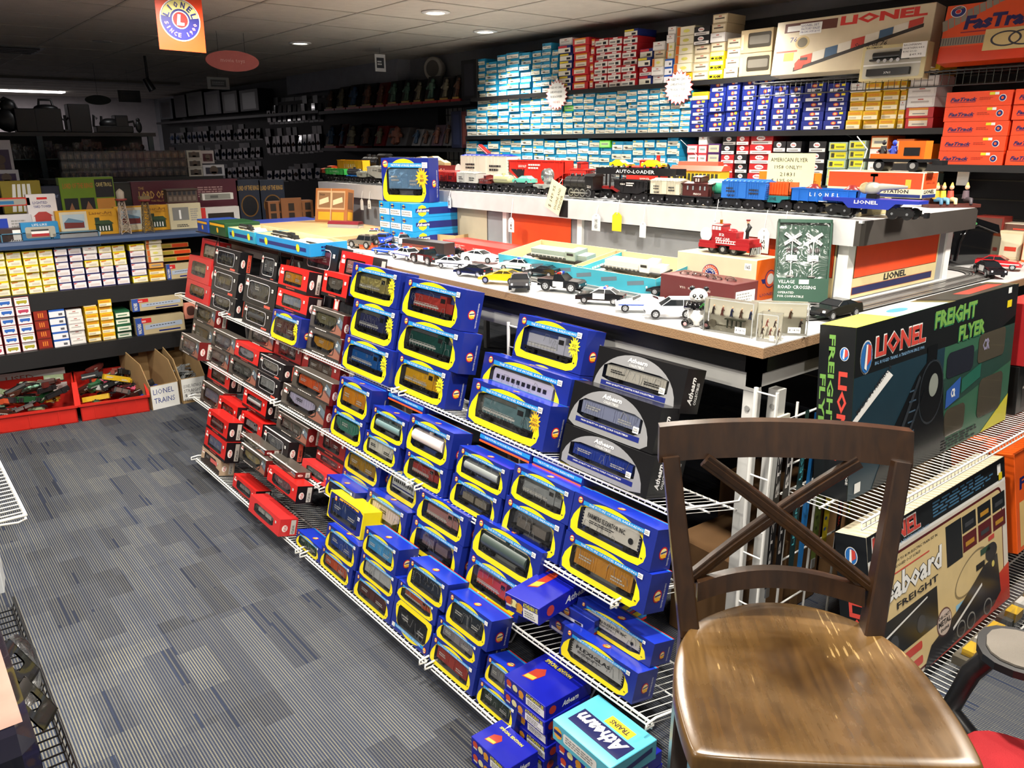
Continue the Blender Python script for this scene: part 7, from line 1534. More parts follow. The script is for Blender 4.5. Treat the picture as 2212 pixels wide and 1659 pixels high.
def d_ff(mb, w_, h):
 mb.rect(0, 0, w_, h, GR, 1).rect(0, .72*h, w_, h, DK, 2).poly([(0, .72*h), (.5*w_, .72*h), (.5*w_, .3*h), (.42*w_, 0), (0, 0)], TEAL, 2).poly([(.5*w_, .5*h), (w_, .78*h), (w_, .45*h), (.5*w_, .28*h)], GR2, 2)
 emblem(mb, .055*w_, .82*h, .038*w_); lionel_word(mb, .1*w_, .80*h, .27*w_, .12*h, 3); mb.text('BIG, RUGGED TRAINS. A TRADITION SINCE 1900.', .1*w_, .755*h, .27*w_, .022*h, mat('#8ab8e0', .4), 3)
 for k, m_ in ((0, mat('#2f7a54', .4)), (1, LG)): mb.text('FREIGHT', .42*w_+k*.003, .85*h+k*.004, .27*w_, .11*h, m_, 3+k, .04).text('FLYER', .58*w_+k*.003, .72*h+k*.004, .18*w_, .1*h, m_, 4+k, .04)
 mb.poly([(.0, .47*h), (.02*w_, .45*h), (.2*w_, .66*h), (.17*w_, .7*h)], WHITE, 3).text('MADE IN AMERICA', .025*w_, .5*h, .19*w_, .03*h, INK, 4, .01, rot=rad(30))
 K = mat('#0e1114', .25); K2 = mat('#2a3036', .3)
 mb.poly([(.12*w_, 0), (.2*w_, .28*h), (.34*w_, .6*h), (.42*w_, .7*h), (.5*w_, .55*h), (.52*w_, .3*h), (.56*w_, 0)], K, 4).disc(.43*w_, .46*h, .075*w_, K2, 5, 28, .21*h).disc(.43*w_, .46*h, .07*w_, K, 6, 28, .195*h).disc(.44*w_, .5*h, .028*w_, mat('#8a9088', .3), 7, 20, .075*h).rect(.39*w_, .66*h, .45*w_, .76*h, K, 5)
 for i in range(7): mb.rect(.3*w_, (.12+i*.065)*h, .34*w_, (.13+i*.065)*h, mat('#3c5468', .4), 6)
 mb.poly([(.2*w_, .1*h), (.22*w_, .1*h), (.36*w_, .58*h), (.35*w_, .6*h)], K2, 6).poly([(.24*w_, .04*h), (.26*w_, .04*h), (.39*w_, .5*h), (.38*w_, .5*h)], K2, 6)
 Wn = mat('#4a4438', .15, coat=.5)
 mb.poly(rrect(.52*w_, .5*h, .70*w_, .67*h, .02), mat('#20242e', .2), 4).poly(rrect(.73*w_, .52*h, .93*w_, .72*h, .02), Wn, 4).poly(rrect(.76*w_, .12*h, .94*w_, .40*h, .025), Wn, 4).poly(rrect(.53*w_, .1*h, .67*w_, .29*h, .025), Wn, 4)
 mb.poly([(.53*w_, .3*h), (.62*w_, .34*h), (.62*w_, .48*h), (.53*w_, .42*h)], mat('#2a54a0', .4), 5).text('CR', .56*w_, .36*h, .03*w_, .06*h, WHITE, 6, .03).poly([(.63*w_, .36*h), (.76*w_, .42*h), (.76*w_, .52*h), (.63*w_, .46*h)], mat('#1e5c4c', .4), 5).text('CR', .76*w_, .6*h, .05*w_, .08*h, mat('#8a86a0', .4), 5, .03)
 mb.poly([(.8*w_, 0), (w_, .2*h), (w_, 0)], mat('#c8c02a', .4), 3).rect(.92*w_, .85*h, .955*w_, .9*h, mat('#e0c81e', .4), 4).rect(.92*w_, .95*h, .945*w_, .99*h, WHITE, 4).rect(.03*w_, .03*h, .06*w_, .09*h, WHITE, 5)
 mb.scribble(.52*w_, .01*h, .78*w_, .09*h, 4, INK, 4)
def s_ff(mb, d, h):
 mb.rect(0, 0, d, h, DK, 1); emblem(mb, .72*d, .85*h, .16*d)
 mb.text('LIONEL', .58*d, .75*h, .52*h, .26*d, LR, 2, .04, rot=-math.pi/2); mb.text('FREIGHT', .28*d, .95*h, .55*h, .18*d, LG, 2, .03, rot=-math.pi/2).text('FLYER', .06*d, .72*h, .42*h, .17*d, LG, 2, .03, rot=-math.pi/2).text('027 GAUGE', .93*d, .3*h, .2*h, .06*d, WHITE, 2, rot=-math.pi/2)
t, w_ = bigY('train_set_box', 'large battered dark green Freight Flyer train set box on the wire shelf', 1.93, 2.985, .955, .622, .475, .1, 4, '#6a6444', d_ff, s_ff)
mb = MB().frame((-w_/2, 0, .475), (1, 0, 0), (0, 1, 0)); mb.rect(.0, .0, w_*.2, .1, mat('#c8c04a', .5), 3).poly([(.2*w_, 0), (.5*w_, 0), (.45*w_, .1), (.2*w_, .1)], mat('#a8d0b8', .5), 3).disc(.3*w_, .05, .05, mat('#4a8ac8', .4), 4, 20, .02).poly([(.55*w_, 0), (.98*w_, 0), (.95*w_, .1), (.5*w_, .1)], mat('#3a3a34', .4), 3).poly([(.68*w_, .02), (.95*w_, .03), (.93*w_, .07), (.66*w_, .06)], mat('#b8483c', .4), 4); mb.build('top_print', t)
def d_sb(mb, w_, h):
 C = mat('#d8c08c', .35); R5 = mat('#5a1418', .4)
 mb.rect(0, 0, w_, h, WHITE, 1).rect(0, .86*h, w_, h, DK, 2).rect(0, .0, w_, .84*h, mat('#e0d8cc', .4), 2).poly(rrect(.01*w_, .02*h, .96*w_, .82*h, .03), R5, 3).poly(rrect(.018*w_, .035*h, .952*w_, .805*h, .03), C, 4)
 lionel_word(mb, .03*w_, .88*h, .3*w_, .1*h, 3); mb.text('BIG, RUGGED TRAINS. A TRADITION SINCE 1900', .03*w_, .85*h, .36*w_, .018*h, mat('#8ab8e0', .4), 3)
 for i in range(5): mb.scribble(.42*w_, (.88+i*.02)*h, .95*w_, (.9+i*.02)*h, 1, mat('#3f6a8a', .4), 3)
 mb.text('COMPLETE, READY TO RUN ELECTRIC TRAIN SET IN', .04*w_, .76*h, .4*w_, .018*h, INK, 5, .01).text('BIG, RUGGED O-27 SCALE!', .12*w_, .73*h, .2*w_, .018*h, INK, 5, .01); mb.rect(.04*w_, .7*h, .38*w_, .708*h, LR, 5)
 mb.text('Seaboard', .02*w_, .55*h, .44*w_, .15*h, INK, 5, .06, .12).text('Seaboard', .022*w_, .555*h, .435*w_, .145*h, WHITE, 7, .03, .12).text('FREIGHT', .15*w_, .49*h, .28*w_, .04*h, INK, 7, .02)
 mb.rect(.03*w_, .22*h, .42*w_, .46*h, DK, 5).poly([(.03*w_, .35*h), (.35*w_, .43*h), (.35*w_, .44*h), (.03*w_, .365*h)], WHITE, 6)
 for q in (.12, .3): mb.disc(q*w_, .3*h, .03*w_, mat('#3a3c40', .4), 6, 16)
 for i in range(4):
  for j in range(2):
   if i == 0 and j == 0: mb.rect(.5*w_, .52*h, .62*w_, .78*h, DK, 5); continue
   if i: mb.rect((.5+i*.125)*w_, (.54+.125*j)*h, (.61+i*.125)*w_, (.65+.125*j)*h, DK if j else R5, 5).rect((.52+i*.125)*w_, (.57+.125*j)*h, (.59+i*.125)*w_, (.6+.125*j)*h, mat(['#3a3c40', '#b8862a'][(i+j) % 2], .4), 6)
 pts = [(.68*w_+.13*w_*math.cos(2*math.pi*i/30)+.03*w_*math.sin(2*math.pi*i/30), .38*h+.12*h*math.sin(2*math.pi*i/30)+.03*h*math.cos(2*math.pi*i/30)) for i in range(30)]; q = [((x-.68*w_)*.93+.68*w_, (z-.38*h)*.91+.38*h) for x, z in pts]; mb.ring(pts, q, mat('#8a7a5a', .4), 5)
 mb.rect(.76*w_, .44*h, .84*w_, .48*h, mat('#2a4a3a', .4), 6).rect(.72*w_, .36*h, .79*w_, .4*h, DK, 6).rect(.83*w_, .5*h, .88*w_, .53*h, LR, 6)
 mb.disc(.46*w_, .2*h, .055*w_, mat('#6a4a4a', .4), 6, 24, .09*h).disc(.46*w_, .2*h, .05*w_, mat('#c8b8b0', .4), 7, 24, .08*h).text('DIE-CAST', .42*w_, .23*h, .08*w_, .02*h, INK, 8, .02).text('METAL', .415*w_, .185*h, .09*w_, .035*h, INK, 8, .03).text('ENGINE', .43*w_, .15*h, .06*w_, .018*h, INK, 8, .02)
 for i in range(2): mb.poly(rrect(.05*w_, (.06+i*.09)*h, .3*w_, (.11+i*.09)*h, .008), LR, 5)
 mb.rect(.55*w_, .2*h, .7*w_, .24*h, mat('#8ac0e0', .4), 5)
 mb.poly([(.34*w_, 0), (.5*w_, .08*h), (w_, .26*h), (w_, 0)], mat('#c8382a', .4), 5)
 K = mat('#23242a', .3); mb.poly([(.3*w_, .0), (.36*w_, .12*h), (.55*w_, .2*h), (.7*w_, .3*h), (.78*w_, .36*h), (.9*w_, .38*h), (.92*w_, .1*h), (.85*w_, .04*h), (.6*w_, .02*h)], K, 6).disc(.85*w_, .42*h, .05*w_, K, 6, 18, .06*h).disc(.86*w_, .33*h, .012*w_, mat('#d8c86a', .4), 7, 12).poly([(.52*w_, .1*h), (.76*w_, .24*h), (.76*w_, .26*h), (.52*w_, .12*h)], WHITE, 7)
 for q in (.58, .66, .8): mb.disc(q*w_, .07*h, .035*w_, GREY, 7, 20, .055*h).disc(q*w_, .07*h, .028*w_, K, 8, 20, .045*h)
 mb.rect(.93*w_, .9*h, .96*w_, .97*h, WHITE, 4).rect(.94*w_, .86*h, .97*w_, .91*h, mat('#e0c81e', .4), 5)
def s_sb(mb, d, h):
 mb.rect(0, 0, d, h, DK, 1); mb.text('LIONEL', .3*d, .62*h, .5*h, .5*d, LR, 2, .04, rot=-math.pi/2); emblem(mb, .5*d, .88*h, .25*d)
bigY('train_set_box', 'cream and black Seaboard Freight train set box behind the stool seat', 1.93, 2.84, .795, .05, .50, .09, 11, '#d8ccb0', d_sb, s_sb)
def d_w(mb, w_, h): mb.rect(.03*w_, 0, w_, h, mat('#5c626c', .4), 1).poly([(0, 0), (.12*w_, 0), (.04*w_, .5*h), (.14*w_, h), (0, h)], mat('#a8262a', .4), 2).poly(rrect(.2*w_, .4*h, .9*w_, .75*h, .01), mat('#a8b8c8', .15), 3).poly(rrect(.22*w_, .08*h, .9*w_, .3*h, .012), WHITE, 3).text('Williams', .27*w_, .12*h, .55*w_, .14*h, mat('#a8262a', .4), 4, .02).text('LOCOMOTIVE', .3*w_, .84*h, .4*w_, .06*h, YEL, 3)
bigY('williams_train_box', 'grey and red Williams train box right of the Freight Flyer box', 3.06, 3.6, .95, .80, .22, .1, 4, '#a8262a', d_w, None)
def d_k(mb, w_, h): mb.rect(.1*w_, .1*h, .9*w_, .9*h, mat('#22201e', .4), 1).text('K-LINE', .3*w_, .66*h, .5*w_, .12*h, mat('#b8a88a', .4), 2, .02).rect(.1*w_, .5*h, w_, .55*h, mat('#9a948a', .4), 2).text('MTH', .5*w_, .12*h, .3*w_, .12*h, WHITE, 2)
bigY('k_line_box', 'black K-Line train box standing under the Williams box', 3.06, 3.5, .95, .622, .175, .12, 4, '#141414', d_k)
def d_fo(mb, w_, h): mb.text('FasTrack', .06*w_, .62*h, .7*w_, .12*h, mat('#1c1c5a', .4), 1, .04, .1).rect(.05*w_, .05*h, .9*w_, .5*h, mat('#d8b878', .4), 1).rect(.3*w_, .15*h, .8*w_, .4*h, mat('#6a6a64', .5), 2)
for i in range(2): bigY('fastrack_pack', '%s orange FasTrack pack standing on the low shelf at the right edge' % ['front', 'back'][i], 2.93, 3.5, .82+i*.11, .17, .36, .1, 11, '#e25a18', d_fo)
for i, (x0, x1, z, c_) in enumerate(((2.95, 3.2, .05, '#5a5648'), (2.3, 2.6, .05, '#6a6456'), (2.62, 2.9, .05, '#4c4a44'))):
 t = thing('clear_parts_box', '%s clear plastic parts box with yellow pieces on the low right shelf' % ['right', 'left', 'middle'][i], 'parts box', TR((x0+x1)/2, .705, z)); ww = x1-x0
 MB().add([(-ww/2, 0, 0), (ww/2, 0, 0), (ww/2, 0, .1), (-ww/2, 0, .1), (-ww/2, .06, 0), (ww/2, .06, 0), (ww/2, .06, .1), (-ww/2, .06, .1)], [(0, 1, 2, 3), (1, 5, 6, 2), (4, 0, 3, 7), (3, 2, 6, 7)], CLEAR).build('clear_shell', t)
 mb = MB().box(-ww/2+.005, .01, .002, ww/2-.005, .055, .03, mat(c_, .6))
 for k in range(3): mb.box(-ww*.4+k*ww*.28, .005, .02, -ww*.2+k*ww*.28, .04, .05, mat('#d0a828' if k != 1 else '#c8c8c4', .5))
 mb.build('parts', t)
for i in range(6):
 t = thing('stored_carton', 'brown carton stored in the dark under the table end, %s from left' % ORD[i+1], 'carton', TR(1.98+i*.3, 1.22+.05*(i % 2), .0, 3*(i % 3)-3)); CBm = mat('#6a4c2c', .85)
 MB().bbox(-.13, 0, 0, .13, .25, .34+.12*(i % 3), CBm, .004).frame((-.13, 0, 0), (1, 0, 0), (0, 0, 1)).rect(.1, 0, .15, .34, mat('#8a6a40', .6), 1).build('carton', t)
LY = [('black lanyard lettered BT21, leftmost behind the stool', '#121216', 'BT21', WHITE), ('black lanyard with small white print behind the stool', '#1a1a1e', 'BT21', WHITE), ('black and teal lanyard behind the stool', '#14363c', 'LEGEND', mat('#5ac8d8', .4)), ('bright blue lanyard behind the stool', '#1f7ac8', '', None), ('green camouflage patterned lanyard behind the stool', '#5a6a2c', 'x', mat('#2f3a1c', .5)), ('yellow patterned lanyard behind the stool', '#d8c22a', 'o', mat('#3a62a0', .5)), ('black lanyard lettered WE HAPPY FEW in red', '#141416', 'WE HAPPY FEW', mat('#d83a2a', .4)), ('black and yellow lanyard, rightmost behind the stool', '#3a3414', 'YELLOW', YEL)]
for i, (lab, c_, tx, m_) in enumerate(LY):
 p = atY(1672+i*24, 1010, 1.09); t = thing('lanyard', lab, 'lanyard', TR(p.x, 1.075+.006*(i % 2), .56+.01*(i % 3)), 'lanyards hanging behind the stool')
 for s_ in (-1, 1):
  mb = MB(); x0 = s_*.004; mb.add([(x0-.009, s_*.003, .28), (x0+.009, s_*.003, .28), (x0*3-.009, s_*.002, 0), (x0*3+.009, s_*.002, 0), (x0-.008, 0, -.2), (x0+.01, 0, -.2)], [(0, 2, 3, 1), (2, 4, 5, 3)], mat(c_, .5))
  mb.frame((x0*2+.006, s_*.003-.0006, -.15), (1, 0, 0), (0, 0, 1))
  if tx and len(tx) > 1: mb.text(tx, .0, .03, .16, .011, m_, 1, .01, rot=math.pi/2).text(tx, .0, .23, .16, .011, m_, 1, .01, rot=math.pi/2)
  elif tx: [mb.disc(-.007, .02+k*.035, .006, m_, 1, 10) for k in range(12)]
  mb.build('ribbon', t)
 MB().box(-.006, -.002, -.23, .012, .002, -.2, SILVER).build('clip', t)
t = thing('lanyard_rail', 'white wire rail with hooks behind the stool', 'rack', TR(0, 1.09, .845)); mb = MB().tube([(1.76, 0, 0), (2.4, 0, 0)], .003, WIREW, 6); mb.build('rail', t)
# ================================================================== FLOOR STACKS NEXT TO THE STOOL
SE = mat('#151c9a', .25)
def sebox(label, x, y, z, w_, d_, h_, rz=-90, tag2=True):
 t = thing('special_edition_box', label, 'kit box', TR(x, y, z, rz), 'royal blue special edition boxes beside the stool'); mb = MB().bbox(-w_/2, 0, 0, w_/2, d_, h_, SE, .001).frame((-w_/2, 0, 0), (1, 0, 0), (0, 0, 1))
 for i, u in enumerate((.12, .27, .42)): mb.disc(u*w_, h_*(.62-.06*i), h_*.26, mat(['#c84a2a', '#e8e0a0', '#d8922a'][i], .4), 1, 12).rect(u*w_-h_*.2, h_*(.3-.06*i), u*w_+h_*.2, h_*(.42-.06*i), mat(['#d8d4c4', '#16206a', '#c8a22a'][i], .4), 2)
 mb.text('ATHEARN SE', .54*w_, .66*h_, .42*w_, .26*h_, mat('#e0d82a', .4), 2, .03).rect(.54*w_, .08*h_, .97*w_, .62*h_, WHITE, 1).scribble(.58*w_, .14*h_, .93*w_, .54*h_, 3, GREY, 2)
 mb.frame((-w_/2, 0, h_), (1, 0, 0), (0, 1, 0)).poly([(.2*w_, .2*d_), (.4*w_, .25*d_), (.44*w_, .5*d_), (.34*w_, .62*d_), (.22*w_, .5*d_)], mat('#9a2e1c', .4), 1).poly([(.22*w_, .22*d_), (.4*w_, .27*d_), (.4*w_, .36*d_), (.22*w_, .32*d_)], mat('#c8a23a', .4), 2).text('SPECIAL EDITION', .15*w_, .75*d_, .6*w_, .09*d_, YEL, 1, .03)
 mb.frame((w_/2, 0, 0), (0, 1, 0), (0, 0, 1)).disc(.15*d_, .5*h_, h_*.3, mat('#b83a22', .4), 1, 12).text('Athearn', .35*d_, .3*h_, .35*d_, .4*h_, WHITE, 1, .03, .3)
 mb.build('carton', t); return t
for i in range(5): sebox('royal blue special edition box, %s up in the stack left of the stool' % ORD[i+1], 1.10+.006*((i*7) % 3), 1.325-.004*(i % 2), .0006+i*.041, .165, .16, .04)
for i in range(4): sebox('royal blue special edition box, %s up in the stack nearest the stool leg' % ORD[i+1], 1.085+.005*((i*5) % 3), 1.085, .0006+i*.041, .19, .17, .04)
for i in range(2): sebox('royal blue special edition box, %s up in the low front stack' % ORD[i+1], .985, 1.32, .0006+i*.041, .15, .1, .04)
t = thing('light_blue_kit_box', 'pale turquoise kit box with navy lettering on top of the blue stack', 'kit box', TR(1.075, 1.085, .1656, -92)); TQ = mat('#5ab8d0', .3); w_, d_, h_ = .2, .15, .055
mb = MB().bbox(-w_/2, 0, 0, w_/2, d_, h_, TQ, .0015).frame((-w_/2, 0, 0), (1, 0, 0), (0, 0, 1)); mb.poly(rrect(.2*w_, .25*h_, .78*w_, .75*h_, .006), WHITE, 1).scribble(.24*w_, .32*h_, .72*w_, .68*h_, 3, GREY, 2).disc(.1*w_, .5*h_, .3*h_, GOLD, 1, 8).rect(.03*w_, .42*h_, .17*w_, .6*h_, NAVY, 2)
mb.frame((w_/2, d_, h_), (-1, 0, 0), (0, -1, 0)).rect(.05*w_, .42*d_, .9*w_, .8*d_, mat('#1c2050', .3), 1).text('Athearn', .1*w_, .46*d_, .75*w_, .28*d_, WHITE, 2, .04, .25).rect(.2*w_, .18*d_, .6*w_, .38*d_, mat('#e0b42a', .4), 1).text('TRAINS', .25*w_, .23*d_, .3*w_, .1*d_, INK, 2, .02)
mb.frame((w_/2, 0, 0), (0, 1, 0), (0, 0, 1)).poly([(.1*d_, .2*h_), (.9*d_, .5*h_), (.9*d_, .75*h_), (.1*d_, .45*h_)], NAVY, 1); mb.build('carton', t)
p = atX(1051, 1278, 1.10)
for i, (lab, z, dx, dy, sty) in enumerate((('blue and yellow window box lying flat under the special edition box', .275, .03, -.02, 0), ('blue box with white barcode label lying on the third wire shelf', .318, .05, -.03, 1))):
 t = thing('lying_train_box', lab, 'boxed train', TR(1.24+dx, 1.365+dy, z, -90+3*i)); mb = MB().bbox(-.07, 0, 0, .07, .24, .04, mat('#1a2b8c', .28), .001).frame((-.07, 0, 0), (1, 0, 0), (0, 0, 1)); logo_round(mb, .04, .026, .012)
 mb.rect(.01, .004, .1, .013, WHITE, 1).rect(.07, .005, .095, .012, INK, 2).frame((.07, 0, 0), (0, 1, 0), (0, 0, 1)).rect(0, 0, .24, .007, RED, 1).rect(0, .008, .24, .02, LBLUE, 1).text('THE FUTURE OF MODEL RAILROADING', .02, .011, .18, .006, WHITE, 2).rect(.02, .021, .24, .038, YEL, 1); mb.build('carton', t)
sebox('royal blue special edition box lying askew on the third wire shelf', 1.16, 1.40, .36, .12, .3, .05, -82)
# ================================================================== RACK ON THE LEFT EDGE
t = thing('white_wire_basket', 'white wire shelf corner poking in at the left edge', 'shelf', TR(0, 0, .5)); mb = MB()
for x in (-.3, -.04, .222): mb.tube([(x, 2.58, 0), (x, 3.4, 0)], .005, WIREW, 6)
mb.tube([(-.3, 2.58, 0), (.222, 2.58, 0)], .005, WIREW, 6).tube([(-.3, 3.4, 0), (.222, 3.4, 0)], .005, WIREW, 6); mb.tube([(.05, 2.585, 0), (.2, 2.585, -.02), (.222, 2.6, -.02), (.222, 3.4, -.02)], .0035, WIREW, 6)
for i in range(24): mb.tube([(-.3, 2.6+i*.034, .004), (.22, 2.6+i*.034, .004)], .0022, WIREW, 4)
mb.build('wire_deck', t)
for i, (lab, x, y, z, w_, d_, h_, c_, c2_) in enumerate((('blue and yellow bag on the white wire shelf at the left edge', .08, 3.25, .508, .2, .12, .02, '#1f3fae', '#e0d02a'), ('red cornered white box at the far left edge', .06, 3.5, .62, .3, .1, .12, '#d8d4d8', '#c8262a'), ('clear and yellow edged pack below the white wire shelf', -.0, 2.55, .30, .4, .1, .14, '#b8bcc0', '#e0d02a'))):
 t = thing('edge_pack', lab, 'pack', TR(x-.07, y, z, -8)); MB().bbox(-w_/2, 0, 0, w_/2, d_, h_, mat(c_, .3), .002).frame((-w_/2, 0, h_), (1, 0, 0), (0, 1, 0)).rect(w_*.85, 0, w_, d_, mat(c2_, .4), 1).build('pack', t)
t = thing('black_wire_basket', 'black wire basket at the lower left edge with clear bags', 'basket', TR(0, 0, .30)); mb = MB()
for x in (-.2, -.02, .132): mb.tube([(x, 1.2, 0), (x, 2.42, 0)], .004, WIREB, 6)
for i in range(38): mb.tube([(-.2, 1.22+i*.032, .003), (.132, 1.22+i*.032, .003), (.138, 1.22+i*.032, .02)], .0022, WIREB, 4)
mb.tube([(.14, 1.2, .03), (.14, 2.42, .03)], .004, WIREB, 6); mb.build('wire_deck', t)
for i, (x, y, z) in enumerate(((.095, 1.66, .47), (.09, 1.83, .47))):
 t = thing('black_hanger_card', '%s black blister hanger with square slot at the left edge' % ['nearer', 'farther'][i], 'hanger card', TR(x, y, z, 60, 30)); m_ = mat('#0e0e10', .2, coat=.5)
 pts = rrect(-.035, -.05, .035, .05, .008); q = rrect(-.018, -.012, .018, .022, .006); k_ = 32
 MB().frame((0, 0, 0), (1, 0, 0), (0, 0, 1)).ring(raycast(pts, 0, .005, k_), raycast(q, 0, .005, k_), m_, 0).frame((0, .004, 0), (1, 0, 0), (0, 0, 1)).ring(raycast(pts, 0, .005, k_), raycast(q, 0, .005, k_), m_, 0).box(-.035, 0, -.05, .035, .004, -.045, m_).box(.032, 0, -.05, .035, .004, .05, m_).build('hanger', t)
for i, (x, y) in enumerate(((.10, 1.95),)):
 t = thing('clear_blister', '%s clear curved blister pack in the black basket' % ['farther', 'nearer'][i], 'blister pack', TR(x, y, .3)); MB().lathe([(.03, .01), (.05, .04), (.05, .12), (.03, .15), (.002, .16)], CLEAR, 16, (0, 0, 0), 'z', .7, 1.6).build('blister', t)
t = thing('picture_case', 'dark case with reddish picture at the lower left corner', 'case', TR(-.055, 1.05, .30)); K = mat('#131320', .15, coat=.6)
def picm():
 mt = mat((.25, .06, .05), .3, name='red_picture').copy(); nt = mt.node_tree; n_ = [x for x in nt.nodes if x.type == 'TEX_NOISE'][0]; n_.inputs['Scale'].default_value = 6; n_.inputs['Detail'].default_value = 6
 mx = [x for x in nt.nodes if x.type == 'MIX'][0]; mx.inputs[6].default_value = (.05, .01, .012, 1); mx.inputs[7].default_value = (.62, .38, .3, 1); return mt
MB().bbox(-.05, 0, 0, .11, .8, .52, K, .02).build('case_shell', t); MB().frame((-.03, .04, .5205), (1, 0, 0), (0, 1, 0)).rect(-.01, 0, .13, .7, picm(), 1).frame((.11, .05, .05), (0, 1, 0), (0, 0, 1)).rect(-.03, -.03, .7, .44, picm(), 1).build('picture', t)
# ================================================================== LEFT DISPLAY (faces the aisle end)
def gp(x, y): return x/4.809, 480+y/4.809
def gt(x, y): return x/2.91, 380+y/2.91
YA, YB, YT = 5.32, 5.28, 5.34
def pY(fn, x, y, Y): return atY(*fn(x, y), Y)
zA = pY(gp, 400, 738, YA).z; zB = pY(gp, 400, 1330, YB).z; zT = pY(gp, 1400, 118, YT).z
GX0, GX1 = -.9, 2.7
t = thing('gondola', 'black gondola shelving unit with blue top shelf at the end of the aisle', 'shelf')
MB().box(GX0, 5.62, .02, GX1, 5.68, zT-.02, mat('#121214', .5)).build('back_panel', t)
MB().box(GX0, 5.56, 0, GX1, 5.68, .09, BK).build('base', t)
for z, y, m_ in ((zA, YA, BK), (zB, YB, BK)): MB().box(GX0, y-.02, z-.03, GX1, 5.62, z, m_).box(GX0, y-.021, z-.10, GX1, y-.012, z-.03, m_).build('shelf_board', t)
MB().box(GX0, YT-.03, zT-.045, GX1, 5.95, zT, mat('#2f4468', .55)).prism([(YT-.03, zT-.045), (YT-.045, zT-.04), (YT-.05, zT-.02), (YT-.045, zT-.002), (YT-.03, zT)], 'x', GX0, GX1, mat('#31486e', .5)).build('blue_top_shelf', t)
MB().box(GX0, 5.6, zA-.32, GX1, 5.605, zA-.31, mat('#5a5444', .5)).build('slat_line', t)
def col_(place_, k, xa, xb, ytop, rows_, Y, zb, yref, g='stacked boxes on the aisle-end display'):
 A = pY(gp, xa, yref, Y); B = pY(gp, xb, yref, Y); zt = pY(gp, (xa+xb)/2, ytop, Y).z
 stack(place_, g, k, rows_, A.x, B.x, zb+.0005, zt, .16, 'Y', Y+.005, nm='stock_box_small' if 0 else 'small_train_box', jit=.002)
ya = lambda b, t_: (b+t_)/2
LA_ = [(-215, -45, 320, ['yroad']*6), (-42, 128, 318, ['yroad']*6), (130, 300, 312, ['yroad']*6), (303, 460, 300, ['yroad']*6), (463, 622, 290, ['yroad']*6), (625, 770, 280, ['wnavy']*6), (773, 920, 270, ['wnavy']*6), (923, 1076, 255, ['wnavy', 'wnavy', 'wnavy', 'yroad', 'wnavy', 'white']), (1079, 1222, 250, ['wnavy', 'wnavy', 'wnavy', 'yroad', 'wnavy', 'yroad']), (1225, 1365, 240, ['wnavy', 'wnavy', 'wnavy', 'yroad', 'yroad', 'yroad']), (1392, 1560, 228, ['yroad', 'wnavy', 'wnavy', 'wnavy', 'wnavy', 'yroad']), (1566, 1740, 155, ['yellow', 'yellow', 'maroon', 'cream', 'cream', 'cream', 'cream'])]
for k, (xa, xb, yt, r_) in enumerate(LA_):
 base = 775-.091*((xa+xb)/2)
 A = atY(*gp(xa, base), YA); B = atY(*gp(xb, base), YA); C_ = (A.x+B.x)/2
 px = (xa+xb)/2-(base-yt)*.13; zt = atY(*gp(px, yt), YA).z
 stack('upper aisle-end shelf', 'stacked boxes on the aisle-end display', k+1, r_, A.x, B.x, zA+.0005, zt, .16, 'Y', YA+.005, nm='small_train_box', jit=.002)
LB_ = [(-110, 62, 800, ['pic']*6), (65, 235, 790, ['pic']*6), (238, 405, 775, ['pic']*6), (408, 563, 925, ['mar']*4), (566, 740, 910, ['wblue']*5), (744, 915, 910, ['white']*5), (930, 1075, 812, ['yellow']*6), (1080, 1225, 805, ['yellow']*6), (1230, 1392, 920, ['gwhite']*4)]
for k, (xa, xb, yt, r_) in enumerate(LB_):
 base = 1380-.128*((xa+xb)/2); A = atY(*gp(xa, base), YB); B = atY(*gp(xb, base), YB); px = (xa+xb)/2-(base-yt)*.14; zt = atY(*gp(px, yt), YB).z
 stack('lower aisle-end shelf', 'stacked boxes on the aisle-end display', k+1, r_, A.x, B.x, zB+.0005, zt, .18, 'Y', YB+.005, nm='small_train_box', jit=.002)
def ybox(name, label, x0, y0, x1, y1, fn, Y, d, col, deco, z0=None, cat='box', group=None, tilt=0):
 a = pY(fn, x0, y0, Y); b = pY(fn, x1, y1, Y); w_ = b.x-a.x; zz = a.z if z0 is None else z0; h = b.z-zz
 t = thing(name, label, cat, TR((a.x+b.x)/2, Y, zz+.0005, 0, tilt), group); mb = MB().bbox(-w_/2, 0, 0, w_/2, d, h, mat(col, .4), .002).frame((-w_/2, 0, 0), (1, 0, 0), (0, 0, 1))
 if deco: deco(mb, w_, h)
 mb.build('carton', t); return t, w_, h
for i in range(3):
 ybox('gold_train_box', '%s long gold and orange box at the right of the upper display shelf' % ['bottom', 'middle', 'top'][i], 1690-25*i, 415-68*i, 1990-25*i+15, 345-68*i, gp, YA+.03, .1, '#c8a05a', lambda mb, w_, h: mb.rect(.04*w_, .15*h, .42*w_, .85*h, mat('#9a8a2a', .5), 1).rect(.46*w_, .1*h, .97*w_, .9*h, mat('#d84a1e', .4), 1), group='long gold and orange boxes')
